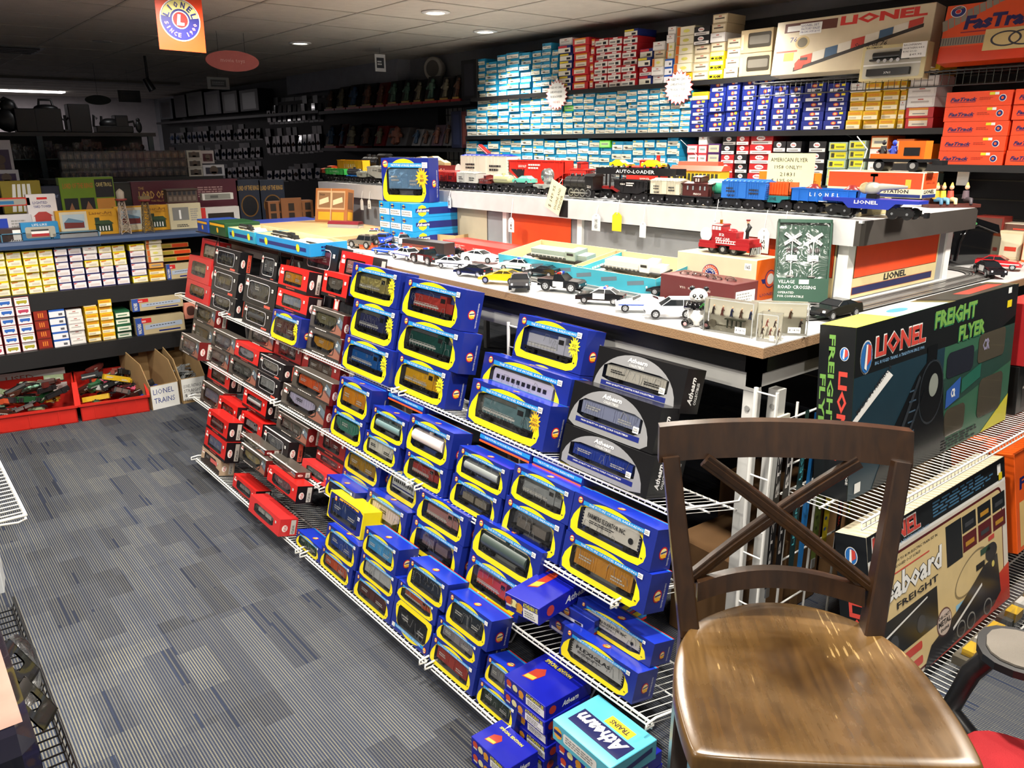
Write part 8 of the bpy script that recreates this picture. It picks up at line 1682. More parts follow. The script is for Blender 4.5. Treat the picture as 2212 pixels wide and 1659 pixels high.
def d_ho(mb, w_, h): mb.rect(0, 0, w_, h, mat('#b8a884', .5), 1).rect(.0, .0, .14*w_, h, mat('#2a4a9a', .5), 2).rect(.12*w_, .68*h, .32*w_, .95*h, mat('#c8282a', .4), 3).text('HO', .13*w_, .72*h, .08*w_, .12*h, WHITE, 4, .03).poly([(.18*w_, .28*h), (.95*w_, .35*h), (.95*w_, .62*h), (.18*w_, .55*h)], mat('#a8b4c8', .4), 3); [mb.rect((.28+.06*i)*w_, (.44+.004*i)*h, (.32+.06*i)*w_, (.48+.004*i)*h, INK, 4) for i in range(9)]; mb.rect(.45*w_, .1*h, .9*w_, .18*h, NAVY, 4).text('WALTHERS', .1*w_, .08*h, .6*h, .07*w_, WHITE, 5, .02, rot=math.pi/2)
ybox('passenger_car_box', 'silver passenger car box standing on the upper display shelf', 1745, 612, 2010, 415, gp, YA+.02, .06, '#b8a884', d_ho, z0=zA)
for i, (x0, y0, x1, y1) in enumerate(((1425, 1165, 1905, 940), (1380, 935, 1890, 745))): ybox('walthers_passenger_box', '%s tan and blue Walthers HO passenger car box on the lower display shelf' % ['lower', 'upper'][i], x0, y0, x1, y1, gp, YB+.01, .06, '#b8a884', d_ho, z0=zB if i == 0 else None)
ybox('long_red_box', 'long thin red box lying across the stacks on the lower display shelf', 640, 872, 1245, 800, gp, YB+.05, .08, '#8a2a2a', lambda mb, w_, h: mb.rect(.05*w_, .2*h, .35*w_, .8*h, mat('#6a4a3a', .4), 1).rect(.65*w_, .2*h, .98*w_, .8*h, mat('#6a4a3a', .4), 1))
ybox('curved_orange_card', 'orange-pink card at the right end of the lower display shelf', 1925, 1010, 2040, 830, gp, YB+.02, .03, '#e0907a', lambda mb, w_, h: mb.poly(rrect(.2*w_, .2*h, .8*w_, .8*h, .02), mat('#5a3a34', .4), 1))
for i, (x0, x1) in enumerate(((40, 545), (575, 1045))):
 a = pY(gp, x0, 300, YA-.01); b = pY(gp, x1, 150, YA-.01); zt = pY(gp, (x0+x1)/2-40, (292, 275)[i], YA).z; w_ = b.x-a.x; h_ = .095; t = thing('clear_train_box', '%s long clear-fronted box of dark coaches on the yellow box stacks' % ['left', 'right'][i], 'boxed train', TR((a.x+b.x)/2, YA+.01, zt+.002)); F_ = mat('#4a7a94', .3)
 MB().box(-w_/2, .08, 0, w_/2, .083, h_, mat('#7a8a8a', .4)).box(-w_/2, 0, 0, w_/2, .08, .004, F_).box(-w_/2, 0, h_-.004, w_/2, .08, h_, F_).box(-w_/2, 0, 0, -w_/2+.006, .08, h_, F_).box(w_/2-.006, 0, 0, w_/2, .08, h_, F_).build('box_frame', t)
 car_mesh('box', '#2a2422', w_*.85, h_*.7, .04).build('packed_model', t).location = (0, .04, .008); MB().frame((-w_/2, .0, 0), (1, 0, 0), (0, 0, 1)).rect(.005, .004, w_-.005, h_-.004, CLEAR, 1).build('window_pane', t)
 mb = MB(); rr = random.Random(i); [mb.add([(-w_/2+.03+k*w_*.045, .012, .04), (-w_/2+.05+k*w_*.045, .008, .045), (-w_/2+.06+k*w_*.045, .012, .085), (-w_/2+.035+k*w_*.045, .016, .08)], [(0, 1, 2, 3)], mat('#c8ccd0', .15)) for k in range(19)]; mb.build('crinkled_wrap', t)
def d_laser(mb, w_, h): mb.rect(.06*w_, .08*h, .5*w_, .95*h, mat('#c8bda2', .5), 1).rect(.1*w_, .3*h, .46*w_, .85*h, mat('#a8b8c0', .4), 2).poly([(.12*w_, .32*h), (.44*w_, .32*h), (.44*w_, .55*h), (.2*w_, .7*h), (.12*w_, .55*h)], mat('#6a2a26', .4), 3).poly([(.12*w_, .55*h), (.2*w_, .72*h), (.44*w_, .58*h), (.42*w_, .52*h)], mat('#5a7a90', .4), 4).text('Laser-Art', .54*w_, .8*h, .38*w_, .12*h, mat('#8a5a14', .4), 2, .02).text('STRUCTURES', .72*w_, .72*h, .2*w_, .06*h, mat('#8a5a14', .4), 2).rect(.62*w_, .12*h, .9*w_, .42*h, mat('#1e3420', .5), 2).rect(.62*w_, .4*h, .7*w_, .68*h, mat('#1e3420', .5), 2).poly([(.6*w_, .42*h), (.93*w_, .42*h), (.86*w_, .56*h), (.68*w_, .56*h)], mat('#2a4426', .5), 3); [mb.rect((.68+i*.05)*w_, .16*h, (.7+i*.05)*w_, .34*h, WHITE, 4) for i in range(4)]
ybox('building_kit_box', 'mustard yellow Laser-Art kit box with red barn picture on the blue shelf', 365, 358, 728, 205, gt, YT+.06, .05, '#c8921e', d_laser, z0=zT)
ybox('building_kit_box', 'mustard yellow Laser-Art kit box behind the toy towers', 735, 338, 1062, 180, gt, YT+.10, .05, '#c8921e', d_laser, z0=zT)
ybox('lighthouse_kit_box', 'cream kit box with grey lighthouse picture on the blue shelf', 1075, 325, 1258, 168, gt, YT+.08, .05, '#c2b898', lambda mb, w_, h: mb.rect(.1*w_, .35*h, .6*w_, .85*h, mat('#7a7a76', .5), 1).rect(.3*w_, .4*h, .36*w_, .75*h, WHITE, 2).scribble(.66*w_, .3*h, .92*w_, .8*h, 6, GREY, 1).scribble(.2*w_, .08*h, .6*w_, .2*h, 2, INK, 1), z0=zT)
ybox('red_white_kit_box', 'red and white window kit box right of the lighthouse box', 1262, 300, 1502, 190, gt, YT+.10, .06, '#b8b4b0', lambda mb, w_, h: mb.rect(0, 0, .15*w_, h, mat('#b82a26', .4), 1).rect(.2*w_, .1*h, .85*w_, .7*h, mat('#2a241e', .3), 1).rect(.25*w_, .15*h, .8*w_, .4*h, mat('#a8965a', .5), 2), z0=zT)
a = pY(gt, 1275, 190, YT+.12)
ybox('grey_picture_box', 'small white box with grey photo on the red and white kit box', 1278, 190, 1465, 105, gt, YT+.12, .05, '#bdbab4', lambda mb, w_, h: mb.rect(.08*w_, .1*h, .9*w_, .9*h, mat('#76766e', .5), 1).rect(.25*w_, .3*h, .5*w_, .7*h, mat('#4a4a46', .5), 2), z0=zT+.172)
ybox('yard_tower_box', 'white and red Lighted Yard Tower box', 190, 300, 345, 112, gt, YT+.10, .05, '#cfc8c8', lambda mb, w_, h: mb.text('LIGHTED', .2*w_, .78*h, .5*w_, .06*h, NAVY, 1, .01).text('YARD TOWER', .2*w_, .69*h, .6*w_, .06*h, NAVY, 1, .01).rect(.35*w_, .88*h, .7*w_, .93*h, RED, 1).rect(.2*w_, .38*h, .75*w_, .52*h, mat('#a83a34', .4), 1).poly([(.15*w_, .5*h), (.82*w_, .5*h), (.6*w_, .6*h), (.35*w_, .6*h)], mat('#a83a34', .4), 2).rect(.4*w_, .06*h, .6*w_, .38*h, mat('#b8b4b8', .4), 1), z0=zT)
ybox('blue_train_box', 'light blue window box with red and white rail car, front of the blue shelf', 140, 378, 362, 285, gt, YT-.01, .05, '#2a82b8', lambda mb, w_, h: mb.poly(rrect(.1*w_, .12*h, .9*w_, .75*h, .01), mat('#a8a69a', .3), 1).rect(.25*w_, .2*h, .72*w_, .36*h, mat('#a82a2e', .4), 2).rect(.25*w_, .36*h, .72*w_, .5*h, WHITE, 2).rect(.25*w_, .5*h, .72*w_, .6*h, mat('#3a3a3a', .4), 2).text('LIFE-LIKE', .3*w_, .8*h, .4*w_, .12*h, WHITE, 1), z0=zT)
ybox('red_window_box', 'red window box with blue box car at the far left of the blue shelf', -60, 235, 185, 135, gt, YT+.10, .05, '#b83426', lambda mb, w_, h: mb.poly(rrect(.08*w_, .15*h, .9*w_, .85*h, .01), mat('#9a9890', .3), 1).rect(.1*w_, .25*h, .6*w_, .65*h, mat('#2a6a98', .4), 2), z0=zT+.19)
ybox('white_blue_box', 'white box with blue corner under the red window box', -60, 330, 195, 240, gt, YT+.09, .06, '#c2bec2', lambda mb, w_, h: mb.rect(0, .1*h, .42*w_, .8*h, mat('#1a3aa8', .4), 1).scribble(.5*w_, .2*h, .9*w_, .7*h, 3, GREY, 1), z0=zT+.05)
ybox('dark_photo_box', 'dark photo box at the far left end of the blue shelf', -60, 385, 135, 330, gt, YT+.0, .12, '#3a2a26', lambda mb, w_, h: mb.rect(.7*w_, .1*h, .95*w_, .9*h, WHITE, 1), z0=zT)
def tower(label, x, y, hgt, tank):
 p = pY(gt, x, y, YT+.02); t = thing('toy_tower', label, 'toy tower', TR(p.x, YT+.03, zT)); c = mat('#a89888' if tank else '#6a5a3a', .5); mb = MB(); b_ = .028
 for sx in (-1, 1):
  for sy in (-1, 1): mb.tube([(sx*b_, sy*b_, 0), (sx*b_*.5, sy*b_*.5, hgt)], .0028, c, 5)
 for k in range(5):
  z = hgt*k/5; z2 = hgt*(k+1)/5; q = b_*(1-.5*k/5); q2 = b_*(1-.5*(k+1)/5)
  for (x1, y1, x2, y2) in ((-1, -1, 1, -1), (1, -1, 1, 1), (1, 1, -1, 1), (-1, 1, -1, -1)): mb.tube([(x1*q, y1*q, z), (x2*q2, y2*q2, z2)], .0018, c, 4).tube([(x2*q, y2*q, z), (x1*q2, y1*q2, z2)], .0018, c, 4).tube([(x1*q2, y1*q2, z2), (x2*q2, y2*q2, z2)], .002, c, 4)
 mb.build('lattice', t); MB().lathe([(.03, hgt), (.036, hgt+.008), (.03, hgt+.012)], mat('#7a2a24', .5), 14).build('gallery', t)
 if tank: MB().lathe([(.022, hgt+.012), (.024, hgt+.05), (.014, hgt+.062), (.001, hgt+.072)], mat('#9a8e80', .5), 14).build('tank', t)
 else: MB().box(-.03, -.02, hgt+.012, .03, .02, hgt+.03, c).box(-.004, -.004, hgt+.03, .004, .004, hgt+.05, c).build('lamp_head', t)
tower('grey lattice toy water tower on the blue shelf', 790, 345, .20, True); tower('brown lattice toy floodlight tower beside the water tower', 935, 340, .19, False)
YS = 5.72
def d_lotr(mb, w_, h):
 g = mat('#b08a48', .5); mb.text('THE', .06*w_, .82*h, .05*w_, .06*h, g, 1).text('LORD OF THE RINGS', .06*w_, .62*h, .5*w_, .17*h, g, 1, .02).text('THE FELLOWSHIP OF THE RING', .16*w_, .55*h, .34*w_, .04*h, g, 1).scribble(.06*w_, .36*h, .3*w_, .5*h, 3, mat('#c8b8b0', .5), 1).scribble(.6*w_, .6*h, .88*w_, .85*h, 5, mat('#9a7a78', .5), 1)
 for i in range(4): o_ = [(w_*(.12+.13*i)+.05*w_*math.cos(2*math.pi*k/24), .1*h+.2*h*math.sin(2*math.pi*k/24)) for k in range(24)]; q = [(w_*(.12+.13*i)+.04*w_*math.cos(2*math.pi*k/24), .1*h+.165*h*math.sin(2*math.pi*k/24)) for k in range(24)]; o_ = [(x, max(.005*h, z)) for x, z in o_]; q = [(x, max(.005*h, z)) for x, z in q]; mb.ring(o_, q, mat('#c8963a', .4), 2)
ybox('game_box', 'long maroon THE LORD OF THE RINGS box behind the kit boxes', 838, 180, 1492, 18, gt, YS, .08, '#4a1424', d_lotr, z0=zT)
ybox('troll_box', 'lime green and orange CAVE TROLL box behind the yellow kit boxes', 392, 190, 708, 5, gt, YS, .08, '#6a8a1e', lambda mb, w_, h: mb.text('LORD OF THE RINGS', .06*w_, .8*h, .55*w_, .1*h, mat('#b86a1e', .5), 1, .02).rect(.64*w_, .62*h, .98*w_, .96*h, INK, 1).text('CAVE TROLL', .66*w_, .82*h, .3*w_, .08*h, mat('#c8b87a', .5), 2, .02).rect(.05*w_, .3*h, .3*w_, .62*h, INK, 1).rect(.34*w_, .3*h, .6*w_, .62*h, INK, 1).rect(.64*w_, .05*h, .98*w_, .6*h, mat('#c8863a', .5), 1).rect(.16*w_, .02*h, .6*w_, .16*h, mat('#2a1a20', .5), 1).poly([(.1*w_, .36*h), (.24*w_, .34*h), (.18*w_, .54*h)], mat('#9a6a4a', .5), 2).poly([(.4*w_, .36*h), (.56*w_, .4*h), (.48*w_, .56*h)], mat('#9a6a4a', .5), 2), z0=zT)
ybox('navy_lettered_box', 'navy box with pale wizard lettering behind the Yard Tower box', 205, 190, 388, 62, gt, YS+.01, .06, '#1e2438', lambda mb, w_, h: mb.text('Harry Potter', .15*w_, .72*h, .7*w_, .12*h, mat('#6a7a9a', .5), 1, .01), z0=zT)
ybox('gold_leaf_box', 'olive gold box with glossy white swoosh at the far left', 12, 130, 248, 28, gt, YS-.02, .06, '#8a7a1e', lambda mb, w_, h: [mb.poly([(w_*(.2+.14*i), .05*h), (w_*(.3+.14*i), .05*h), (w_*(.38+.12*i), .9*h), (w_*(.3+.12*i), .9*h)], WHITE, 1) for i in range(4)], z0=zT+.13)
ybox('dark_window_box', 'dark box between the green box and the maroon box', 700, 180, 835, 40, gt, YS+.01, .06, '#121412', lambda mb, w_, h: mb.text('KRATOS', .2*w_, .12*h, .5*w_, .08*h, GREY, 1) if 0 else mb.rect(.1*w_, .1*h, .9*w_, .85*h, mat('#1c2018', .3), 1), z0=zT)
for i in range(2): ybox('figure_box', '%s dark blue THE LORD OF THE RINGS figure box at the right end' % ['left', 'right'][i], 1495+142*i, 195, 1632+150*i, 22, gt, YS, .06, '#1c2434', lambda mb, w_, h: mb.text('LORD OF THE RINGS', .06*w_, .74*h, .88*w_, .12*h, mat('#a8843e', .5), 1, .02).disc(.5*w_, .36*h, .36*w_, mat('#6a4a1e', .4), 1, 24, .27*h).disc(.5*w_, .36*h, .31*w_, mat('#0e1016', .4), 2, 24, .24*h), z0=zT, group=None)
p = pY(gt, 1145, 165, YT+.12); t = thing('toy_building', 'small dark brown two-storey toy building on the lighthouse box', 'toy building', TR(p.x, YT+.13, zT+.17)); DB = mat('#4a3c32', .6)
mb = MB().box(-.095, -.03, 0, .095, .04, .075, DB).box(-.1, -.04, .075, .1, .045, .083, DB).frame((-.095, -.0302, 0), (1, 0, 0), (0, 0, 1)); [mb.rect(.01+.03*i, .045, .028+.03*i, .068, INK, 1).rect(.01+.03*i, .01, .028+.03*i, .035, mat('#6a5c50', .6), 1) for i in range(6)]; mb.build('walls', t)
a = atY(605, 470, 5.35); t = thing('toy_factory', 'rust brown toy factory wall with square windows left of the orange kit box', 'toy building', TR(2.38, 5.42, zT+.001, -8) @ Matrix.Scale(.72, 4)); RB_ = mat('#7a4a24', .6); mb = MB()
mb.box(-.22, 0, 0, .22, .12, .2, RB_).box(-.1, -.02, 0, .1, 0, .23, RB_); mb.frame((-.22, -.0005, 0), (1, 0, 0), (0, 0, 1))
for i in range(5):
 for j in range(2): mb.rect(.02+i*.085, .02+j*.09, .075+i*.085, .09+j*.09, mat('#2a2018', .4), 1 if i not in (2,) else 50)
mb.build('walls', t)
def bin_(label, xa, xb, col, seed, sign=None):
 A = atZ(xa[0], xa[1], 0); B = atZ(xb[0], xb[1], 0); v = B-A; w_ = v.length-.01; ang = math.degrees(math.atan2(v.y, v.x)); c = (A+B)/2; t = thing('storage_bin', label, 'storage bin', TR(c.x, c.y, 0, ang)); m_ = mat(col, .35)
 d_ = .42; h_ = .2; mb = MB(); q = .006
 def wall(pts): mb.add(pts, [(0, 1, 2, 3)], m_)
 mb.box(-w_/2, 0, 0, w_/2, d_, q, m_).box(-w_/2, 0, 0, w_/2, q, .1, m_).box(-w_/2-.008, -.012, .092, w_/2+.008, q, .104, m_).box(-w_/2, d_-q, 0, w_/2, d_, h_, m_)
 for s_ in (-1, 1):
  x0, x1 = sorted((s_*w_/2, s_*(w_/2-q))); mb.prism([(0, 0), (d_, 0), (d_, h_), (.16, h_), (.0, .1)], 'x', x0, x1, m_); mb.prism([(-.01, .094), (.155, h_-.006), (d_, h_-.006), (d_, h_+.004), (.15, h_+.004), (-.012, .104)], 'x', min(s_*(w_/2-q), s_*(w_/2+.01)), max(s_*(w_/2-q), s_*(w_/2+.01)), m_)
 for i in range(3): mb.box(-w_/2+w_*(.2+.3*i), -.003, .01, -w_/2+w_*(.22+.3*i), 0, .088, m_)
 mb.build('bin_shell', t)
 if sign: s2 = MB().frame((-w_*.42, d_-.02, .09), (1, 0, 0), (0, .25, 1)); s2.rect(0, 0, w_*.85, .15, WHITE, 1).text('USED', w_*.2, .1, w_*.3, .03, mat('#c05a4a', .5), 2, .01).text('FREIGHT CARS', w_*.08, .055, w_*.65, .03, mat('#c05a4a', .5), 2, .01); s2.build('paper_sign', t)
 rr = random.Random(seed); cols = ['#3a1f1a', '#4a2a20', '#1c4a2a', '#c8a21e', '#23262a', '#7a3a30', '#b84a2a', '#2a5a3a', '#d85a7a', '#141618', '#8a8a86', '#5a2420']
 if seed == 3: cols = ['#8a8d90', '#a0a29e', '#6f7276']
 if seed == 4: cols = ['#1f3a8a', '#23262a', '#3a3a3a', '#1f3a8a']
 for i in range({1: 26, 2: 30, 3: 16, 4: 6}[seed]):
  L_ = rr.uniform(.09, .17); c_ = cols[i % len(cols)] if seed > 1 or i % 5 else '#8a9a7a'
  x = rr.uniform(-w_*.32, w_*.32); y = rr.uniform(.09, d_-.1); lay = i/26; z = .05+lay*.11+.09*(y/d_)
  k = rr.choice(['box', 'hopper', 'flat', 'loco', 'box']); o = car_mesh(k, c_, L_, .042, .03).build('loose_rail_car')
  o.matrix_world = t.matrix_world @ Matrix.Translation((x, y, z)) @ Matrix.Rotation(rr.uniform(-.9, .9)+(.5 if seed == 2 else 0), 4, 'Z') @ Matrix.Rotation(rr.uniform(-.4, .4), 4, 'Y') @ Matrix.Rotation(rr.choice([0, 1.2, -1.3, 2.6])+rr.uniform(-.3, .3), 4, 'X')
  side = 'left' if x < -w_*.11 else 'right' if x > w_*.11 else 'middle'; dp = 'back' if y > d_*.62 else 'front' if y < d_*.4 else 'centre'
  nm_ = {'#3a1f1a': 'dark brown', '#4a2a20': 'brown', '#1c4a2a': 'green', '#c8a21e': 'yellow', '#23262a': 'black', '#7a3a30': 'rust', '#b84a2a': 'orange', '#2a5a3a': 'sea green', '#d85a7a': 'pink', '#141618': 'jet black', '#8a8a86': 'grey', '#5a2420': 'maroon', '#8d8d90': 'grey', '#a0a29e': 'pale grey', '#6f7276': 'slate grey', '#8a8d90': 'grey', '#1f3a8a': 'blue', '#3a3a3a': 'charcoal', '#8a9a7a': 'pale green'}[c_]
  BN = {1: 'the left red bin', 2: 'the right red bin', 3: 'the far right carton', 4: 'the LIONEL TRAINS carton'}[seed]
  dp = {'back': 'back', 'front': 'front', 'centre': 'centre'}[dp]; key = (seed, nm_, side, dp); CNT[key] = CNT.get(key, 0)+1
  tag(o, 'loose %s toy %s, %s %s of %s%s' % (nm_, {'box': 'boxcar', 'hopper': 'hopper', 'flat': 'flat car', 'loco': 'diesel'}[k], side, dp, BN, ', %s one up' % ORD[CNT[key]] if CNT[key] > 1 else ''), 'toy train car', 'loose toy train cars in '+BN)
 return t
CNT = {}
bin_('left open red plastic bin with a handwritten USED FREIGHT CARS sign', (-45, 944), (172, 912), '#c4281e', 1, True)
bin_('right open red plastic bin heaped with loose toy train cars', (176, 911), (326, 888), '#c4281e', 2)
def carton_open(label, pa, pb, txt, seed, h_=.15):
 A = atZ(*pa, 0); B = atZ(*pb, 0); v = B-A; w_ = v.length-.008; ang = math.degrees(math.atan2(v.y, v.x)); c = (A+B)/2; t = thing('open_carton', label, 'carton', TR(c.x, c.y, 0, ang)); d_ = .42; q = .005; C2_ = mat('#a3855a', .85)
 MB().box(-w_/2, 0, 0, w_/2, d_, q, C2_).box(-w_/2, 0, q, w_/2, q, h_, C2_).box(-w_/2, d_-q, q, w_/2, d_, .34, C2_).prism([(0, 0), (d_, 0), (d_, .34), (.1, .27), (0, h_)], 'x', -w_/2, -w_/2+q, C2_).prism([(0, 0), (d_, 0), (d_, .34), (.1, .27), (0, h_)], 'x', w_/2-q, w_/2, C2_).box(-.03, d_-q-.001, .25, .03, d_-q, .27, INK).build('carton', t)
 s2 = MB().frame((-w_/2, -.001, .0), (1, 0, 0), (0, 0, 1)); s2.rect(.005, .02 if seed == 3 else .0, w_-.005, h_-.003, WHITE, 1)
 for i, s_ in enumerate(txt): s2.text(s_, w_*.1, h_*(.62-.75*i/len(txt)*1.0), w_*(.72 if len(s_) > 4 else .5), h_*(.22 if len(txt) < 3 else .13), mat('#2a3a8a' if seed == 4 else '#4a4a52', .5), 2)
 s2.build('paper_label', t)
 rr = random.Random(seed*7)
 cols = {4: [('blue', '#1f3a8a'), ('black', '#202226'), ('charcoal', '#3a3a3a'), ('navy', '#1a2a60')], 3: [('grey', '#8a8d90'), ('pale grey', '#a0a29e'), ('slate', '#6f7276')]}[seed]; n_ = 5 if seed == 4 else 16
 for i in range(n_):
  cn, cc = cols[i % len(cols)]; mb = MB()
  if seed == 3:
   for q_ in (-.008, .008): mb.box(-.07, q_-.0015, 0, .07, q_+.0015, .005, mat(cc, .4))
   for k in range(12): mb.box(-.065+k*.012, -.014, -.003, -.059+k*.012, .014, 0, mat(cc, .5))
  else: mb = car_mesh('box', cc, .13, .04, .03)
  o = mb.build('loose_track' if seed == 3 else 'loose_rail_car'); o.matrix_world = t.matrix_world @ Matrix.Translation((rr.uniform(-w_*.25, w_*.25), rr.uniform(.1, .3), .06+.006*i+(.03 if seed == 3 else 0))) @ Matrix.Rotation(rr.uniform(-1.2, 1.2), 4, 'Z') @ Matrix.Rotation(rr.uniform(-.5, .3), 4, 'Y')
  tag(o, ('loose %s plastic track in the far right carton, %s from bottom' if seed == 3 else 'loose %s toy rail car in the LIONEL TRAINS carton, %s from bottom') % (cn, ORD[i+1]), 'toy track' if seed == 3 else 'toy train car', 'loose pieces in the open cartons')
 return t
carton_open('open cardboard carton with a white card lettered LIONEL TRAINS', (328, 887), (392, 872), ['LIONEL', 'TRAINS'], 4, .15)
carton_open('open cardboard carton of loose grey track at the end of the row', (394, 873), (450, 862), ['LIONEL FASTRACK', 'STRAIGHT', '$ 5.95', 'PRICED AS IS'], 3, .16)
A = atZ(90, 880, .22); t = thing('clear_bag', 'clear bag with green grid pieces on top of the left red bin', 'bag', TR(.66, 5.2, .2, 20, 25)); mb = MB(); rr = random.Random(2); n_ = 8
vs = [(-.1+.2*i/(n_-1), .0+.2*j/(n_-1), .05*math.sin(math.pi*i/(n_-1))*math.sin(math.pi*j/(n_-1))+rr.uniform(0, .012)) for j in range(n_) for i in range(n_)]; mb.add(vs, [(j*n_+i, j*n_+i+1, (j+1)*n_+i+1, (j+1)*n_+i) for j in range(n_-1) for i in range(n_-1)], CLEAR, True); mb.build('plastic', t)
mb = MB();
for i in range(5): mb.box(-.08+i*.035, .01, .01, -.06+i*.035, .18, .022, mat('#7aa890', .5)).box(-.08, .02+i*.035, .01, .08, .035+i*.035, .02, mat('#7aa890', .5))
mb.build('green_grid', t)
# ================================================================== HANGING SIGNS
p0 = atY(333, -18, 4.0); p1 = atY(345, 107, 4.0); p2 = atY(445, 110, 4.0); w_ = (p2-p1).length; hB = p0.z-p1.z+.14
t = thing('hanging_banner', 'orange banner with round LIONEL SINCE 1900 emblem hanging from the ceiling', 'banner', TR((p1.x+p2.x)/2, 4.0, p1.z, 0, 0, 1)); OB = mat('#e8461a', .35)
mb = MB().box(-w_/2, 0, 0, w_/2, .002, hB, OB); R0 = .43*w_
for q in (1, -1):
 mb.frame((0, 0 if q > 0 else .002, .2*w_+R0), (q, 0, 0), (0, 0, 1)); c = NAVY
 mb.disc(0, 0, R0, WHITE, 1, 40).disc(0, 0, R0*.95, mat('#1c1c70', .4), 2, 40)
 n_ = 20; mb.poly([(R0*.93*math.cos(rad(170-160*i/n_)), R0*.93*math.sin(rad(170-160*i/n_))) for i in range(n_+1)]+[(R0*.5*math.cos(rad(10+160*i/n_)), R0*.5*math.sin(rad(10+160*i/n_))) for i in range(n_+1)], mat('#e8e08a', .5), 3)
 mb.disc(0, 0, R0*.52, mat('#1c1c70', .4), 4, 32).disc(0, 0, R0*.42, WHITE, 5, 32).disc(0, 0, R0*.37, RED, 6, 28).text('L', -R0*.2, -R0*.26, R0*.36, R0*.52, WHITE, 7, .06, .15)
 mb.arctext('LIONEL', 0, 0, R0*.72, R0*.3, rad(160), rad(20), mat('#1c1c70', .4), 8, .04); mb.arctext('SINCE 1900', 0, 0, R0*.73, R0*.2, rad(195), rad(345), mat('#e8a0a8', .4), 8, .02, True)
mb.build('banner_sheet', t); MB().tube([(-w_*.3, .001, hB), (-w_*.3, .001, CEIL-p1.z)], .0015, BLACK, 4).tube([(w_*.3, .001, hB), (w_*.3, .001, CEIL-p1.z)], .0015, BLACK, 4).build('hanging_wire', t)
a = atY(446, 132, 6.0); b = atY(561, 132, 6.0); c = atY(503, 132, 6.0); rx = (b.x-a.x)/2; rz_ = rx*.36
t = thing('hanging_sign', 'pink oval sign reading movie toys hanging from the ceiling', 'sign', TR(c.x, 6.0, c.z)); mb = MB().prism([(rx*math.cos(2*math.pi*i/40), rz_*math.sin(2*math.pi*i/40)) for i in range(40)], 'y', 0, .01, mat('#c86a64', .6)).frame((0, 0, 0), (1, 0, 0), (0, 0, 1)).text('movie toys', -rx*.45, -rz_*.25, rx*.9, rz_*.5, mat('#e8b8b0', .5), 1, .0); mb.build('oval_board', t)
MB().tube([(-rx*.5, .005, rz_*.8), (-rx*.5, .005, CEIL-c.z)], .0015, BLACK, 4).tube([(rx*.5, .005, rz_*.8), (rx*.5, .005, CEIL-c.z)], .0015, BLACK, 4).build('hanging_wire', t)
# ================================================================== DIM BACK OF THE SHOP
DKM = mat('#1b1c20', .35); SHN = mat('#3c4046', .12, coat=.5)
def shelf_run(label, px0, py0, px1, X, d=.3):
 a = atX(px0, py0, X); b = atX(px1, py0, X); z = a.z; t = thing('back_wall_shelf', label, 'shelf', TR(X, 0, z)); MB().box(0, b.y, -.03, d, a.y, 0, BK).box(-.004, b.y, -.04, 0, a.y, .004, BK).build('shelf_board', t); return z
XF = 4.02
zF = atX(850, 229, XF).z; zG = atX(850, 320, XF).z
for lab, z, x0, x1 in (('upper dark shelf of red-based figure boxes', zF, 690, 1018), ('lower dark shelf of figure boxes', zG, 690, 1000)):
 a = atX(x0, 240, XF); b = atX(x1, 240, XF); t = thing('back_wall_shelf', lab, 'shelf', TR(XF, 0, z)); MB().box(-.01, b.y, -.03, .31, a.y, 0, BK).build('shelf_board', t)
def figbox(label, px0, px1, pyt, z, X, base=True, col='#17181c', grp='figure boxes on the dim right wall', c2=None):
 a = atX(px0, pyt+20, X); b = atX(px1, pyt+20, X); h = atX((px0+px1)/2, pyt, X).z-z; w_ = a.y-b.y; rr = random.Random(label)
 t = thing('figure_box', label, 'boxed figure', TR(X+.02, (a.y+b.y)/2, z+.001, -90), grp); mb = MB(); c = mat(col, .3)
 mb.prism([(0, .02), (.16, .02), (.16, h), (.06, h)], 'x', -w_/2+.002, w_/2-.002, c)
 if base: mb.box(-w_/2, -.012, 0, w_/2, .16, .02, mat('#a81e22', .4)).box(-w_*.3, -.016, .02, w_*.3, -.004, .035, mat('#a8843a', .5))
 mb.build('carton', t); k = rr.choice(['#5a3a2a', '#2a4a6a', '#6a6450', '#3a5a4a', '#7a4a3a']); m_ = mat(c2 or k, .5); s_ = h*.7
 f_ = MB().tube([(-w_*.12, .0, .04), (-w_*.05, .015, .04+s_*.4)], w_*.08, m_, 6).tube([(w_*.12, .0, .04), (w_*.05, .015, .04+s_*.4)], w_*.08, m_, 6).tube([(0, .012, .04+s_*.38), (0, .03, .04+s_*.75)], [w_*.13, w_*.17], m_, 8).ell((0, .03, .04+s_*.9), (w_*.09, w_*.09, w_*.11), m_, 8, 6).tube([(-w_*.16, .02, .04+s_*.72), (-w_*.28, -.0, .04+s_*.5)], w_*.05, m_, 5).tube([(w_*.16, .02, .04+s_*.72), (w_*.28, .0, .04+s_*.55)], w_*.05, m_, 5); f_.build('packed_figure', t)
 MB().add([(-w_*.45, -.01, .03), (w_*.45, -.01, .03), (w_*.45, .05, h*.97), (-w_*.45, .05, h*.97)], [(0, 1, 2, 3)], CLEAR).build('window_pane', t)
U = [(697, 718, 192), (720, 742, 187), (744, 772, 182), (774, 802, 180), (806, 826, 178), (830, 857, 174), (860, 884, 172), (887, 908, 171), (910, 940, 164), (943, 968, 164), (971, 992, 160)]
for i, (a, b, c) in enumerate(U): figbox('black window figure box on red base, %s from left on the upper dark shelf' % ORD[i+1], a, b, c, zF, XF, col='#6a1a1c' if i == 4 else '#17181c')
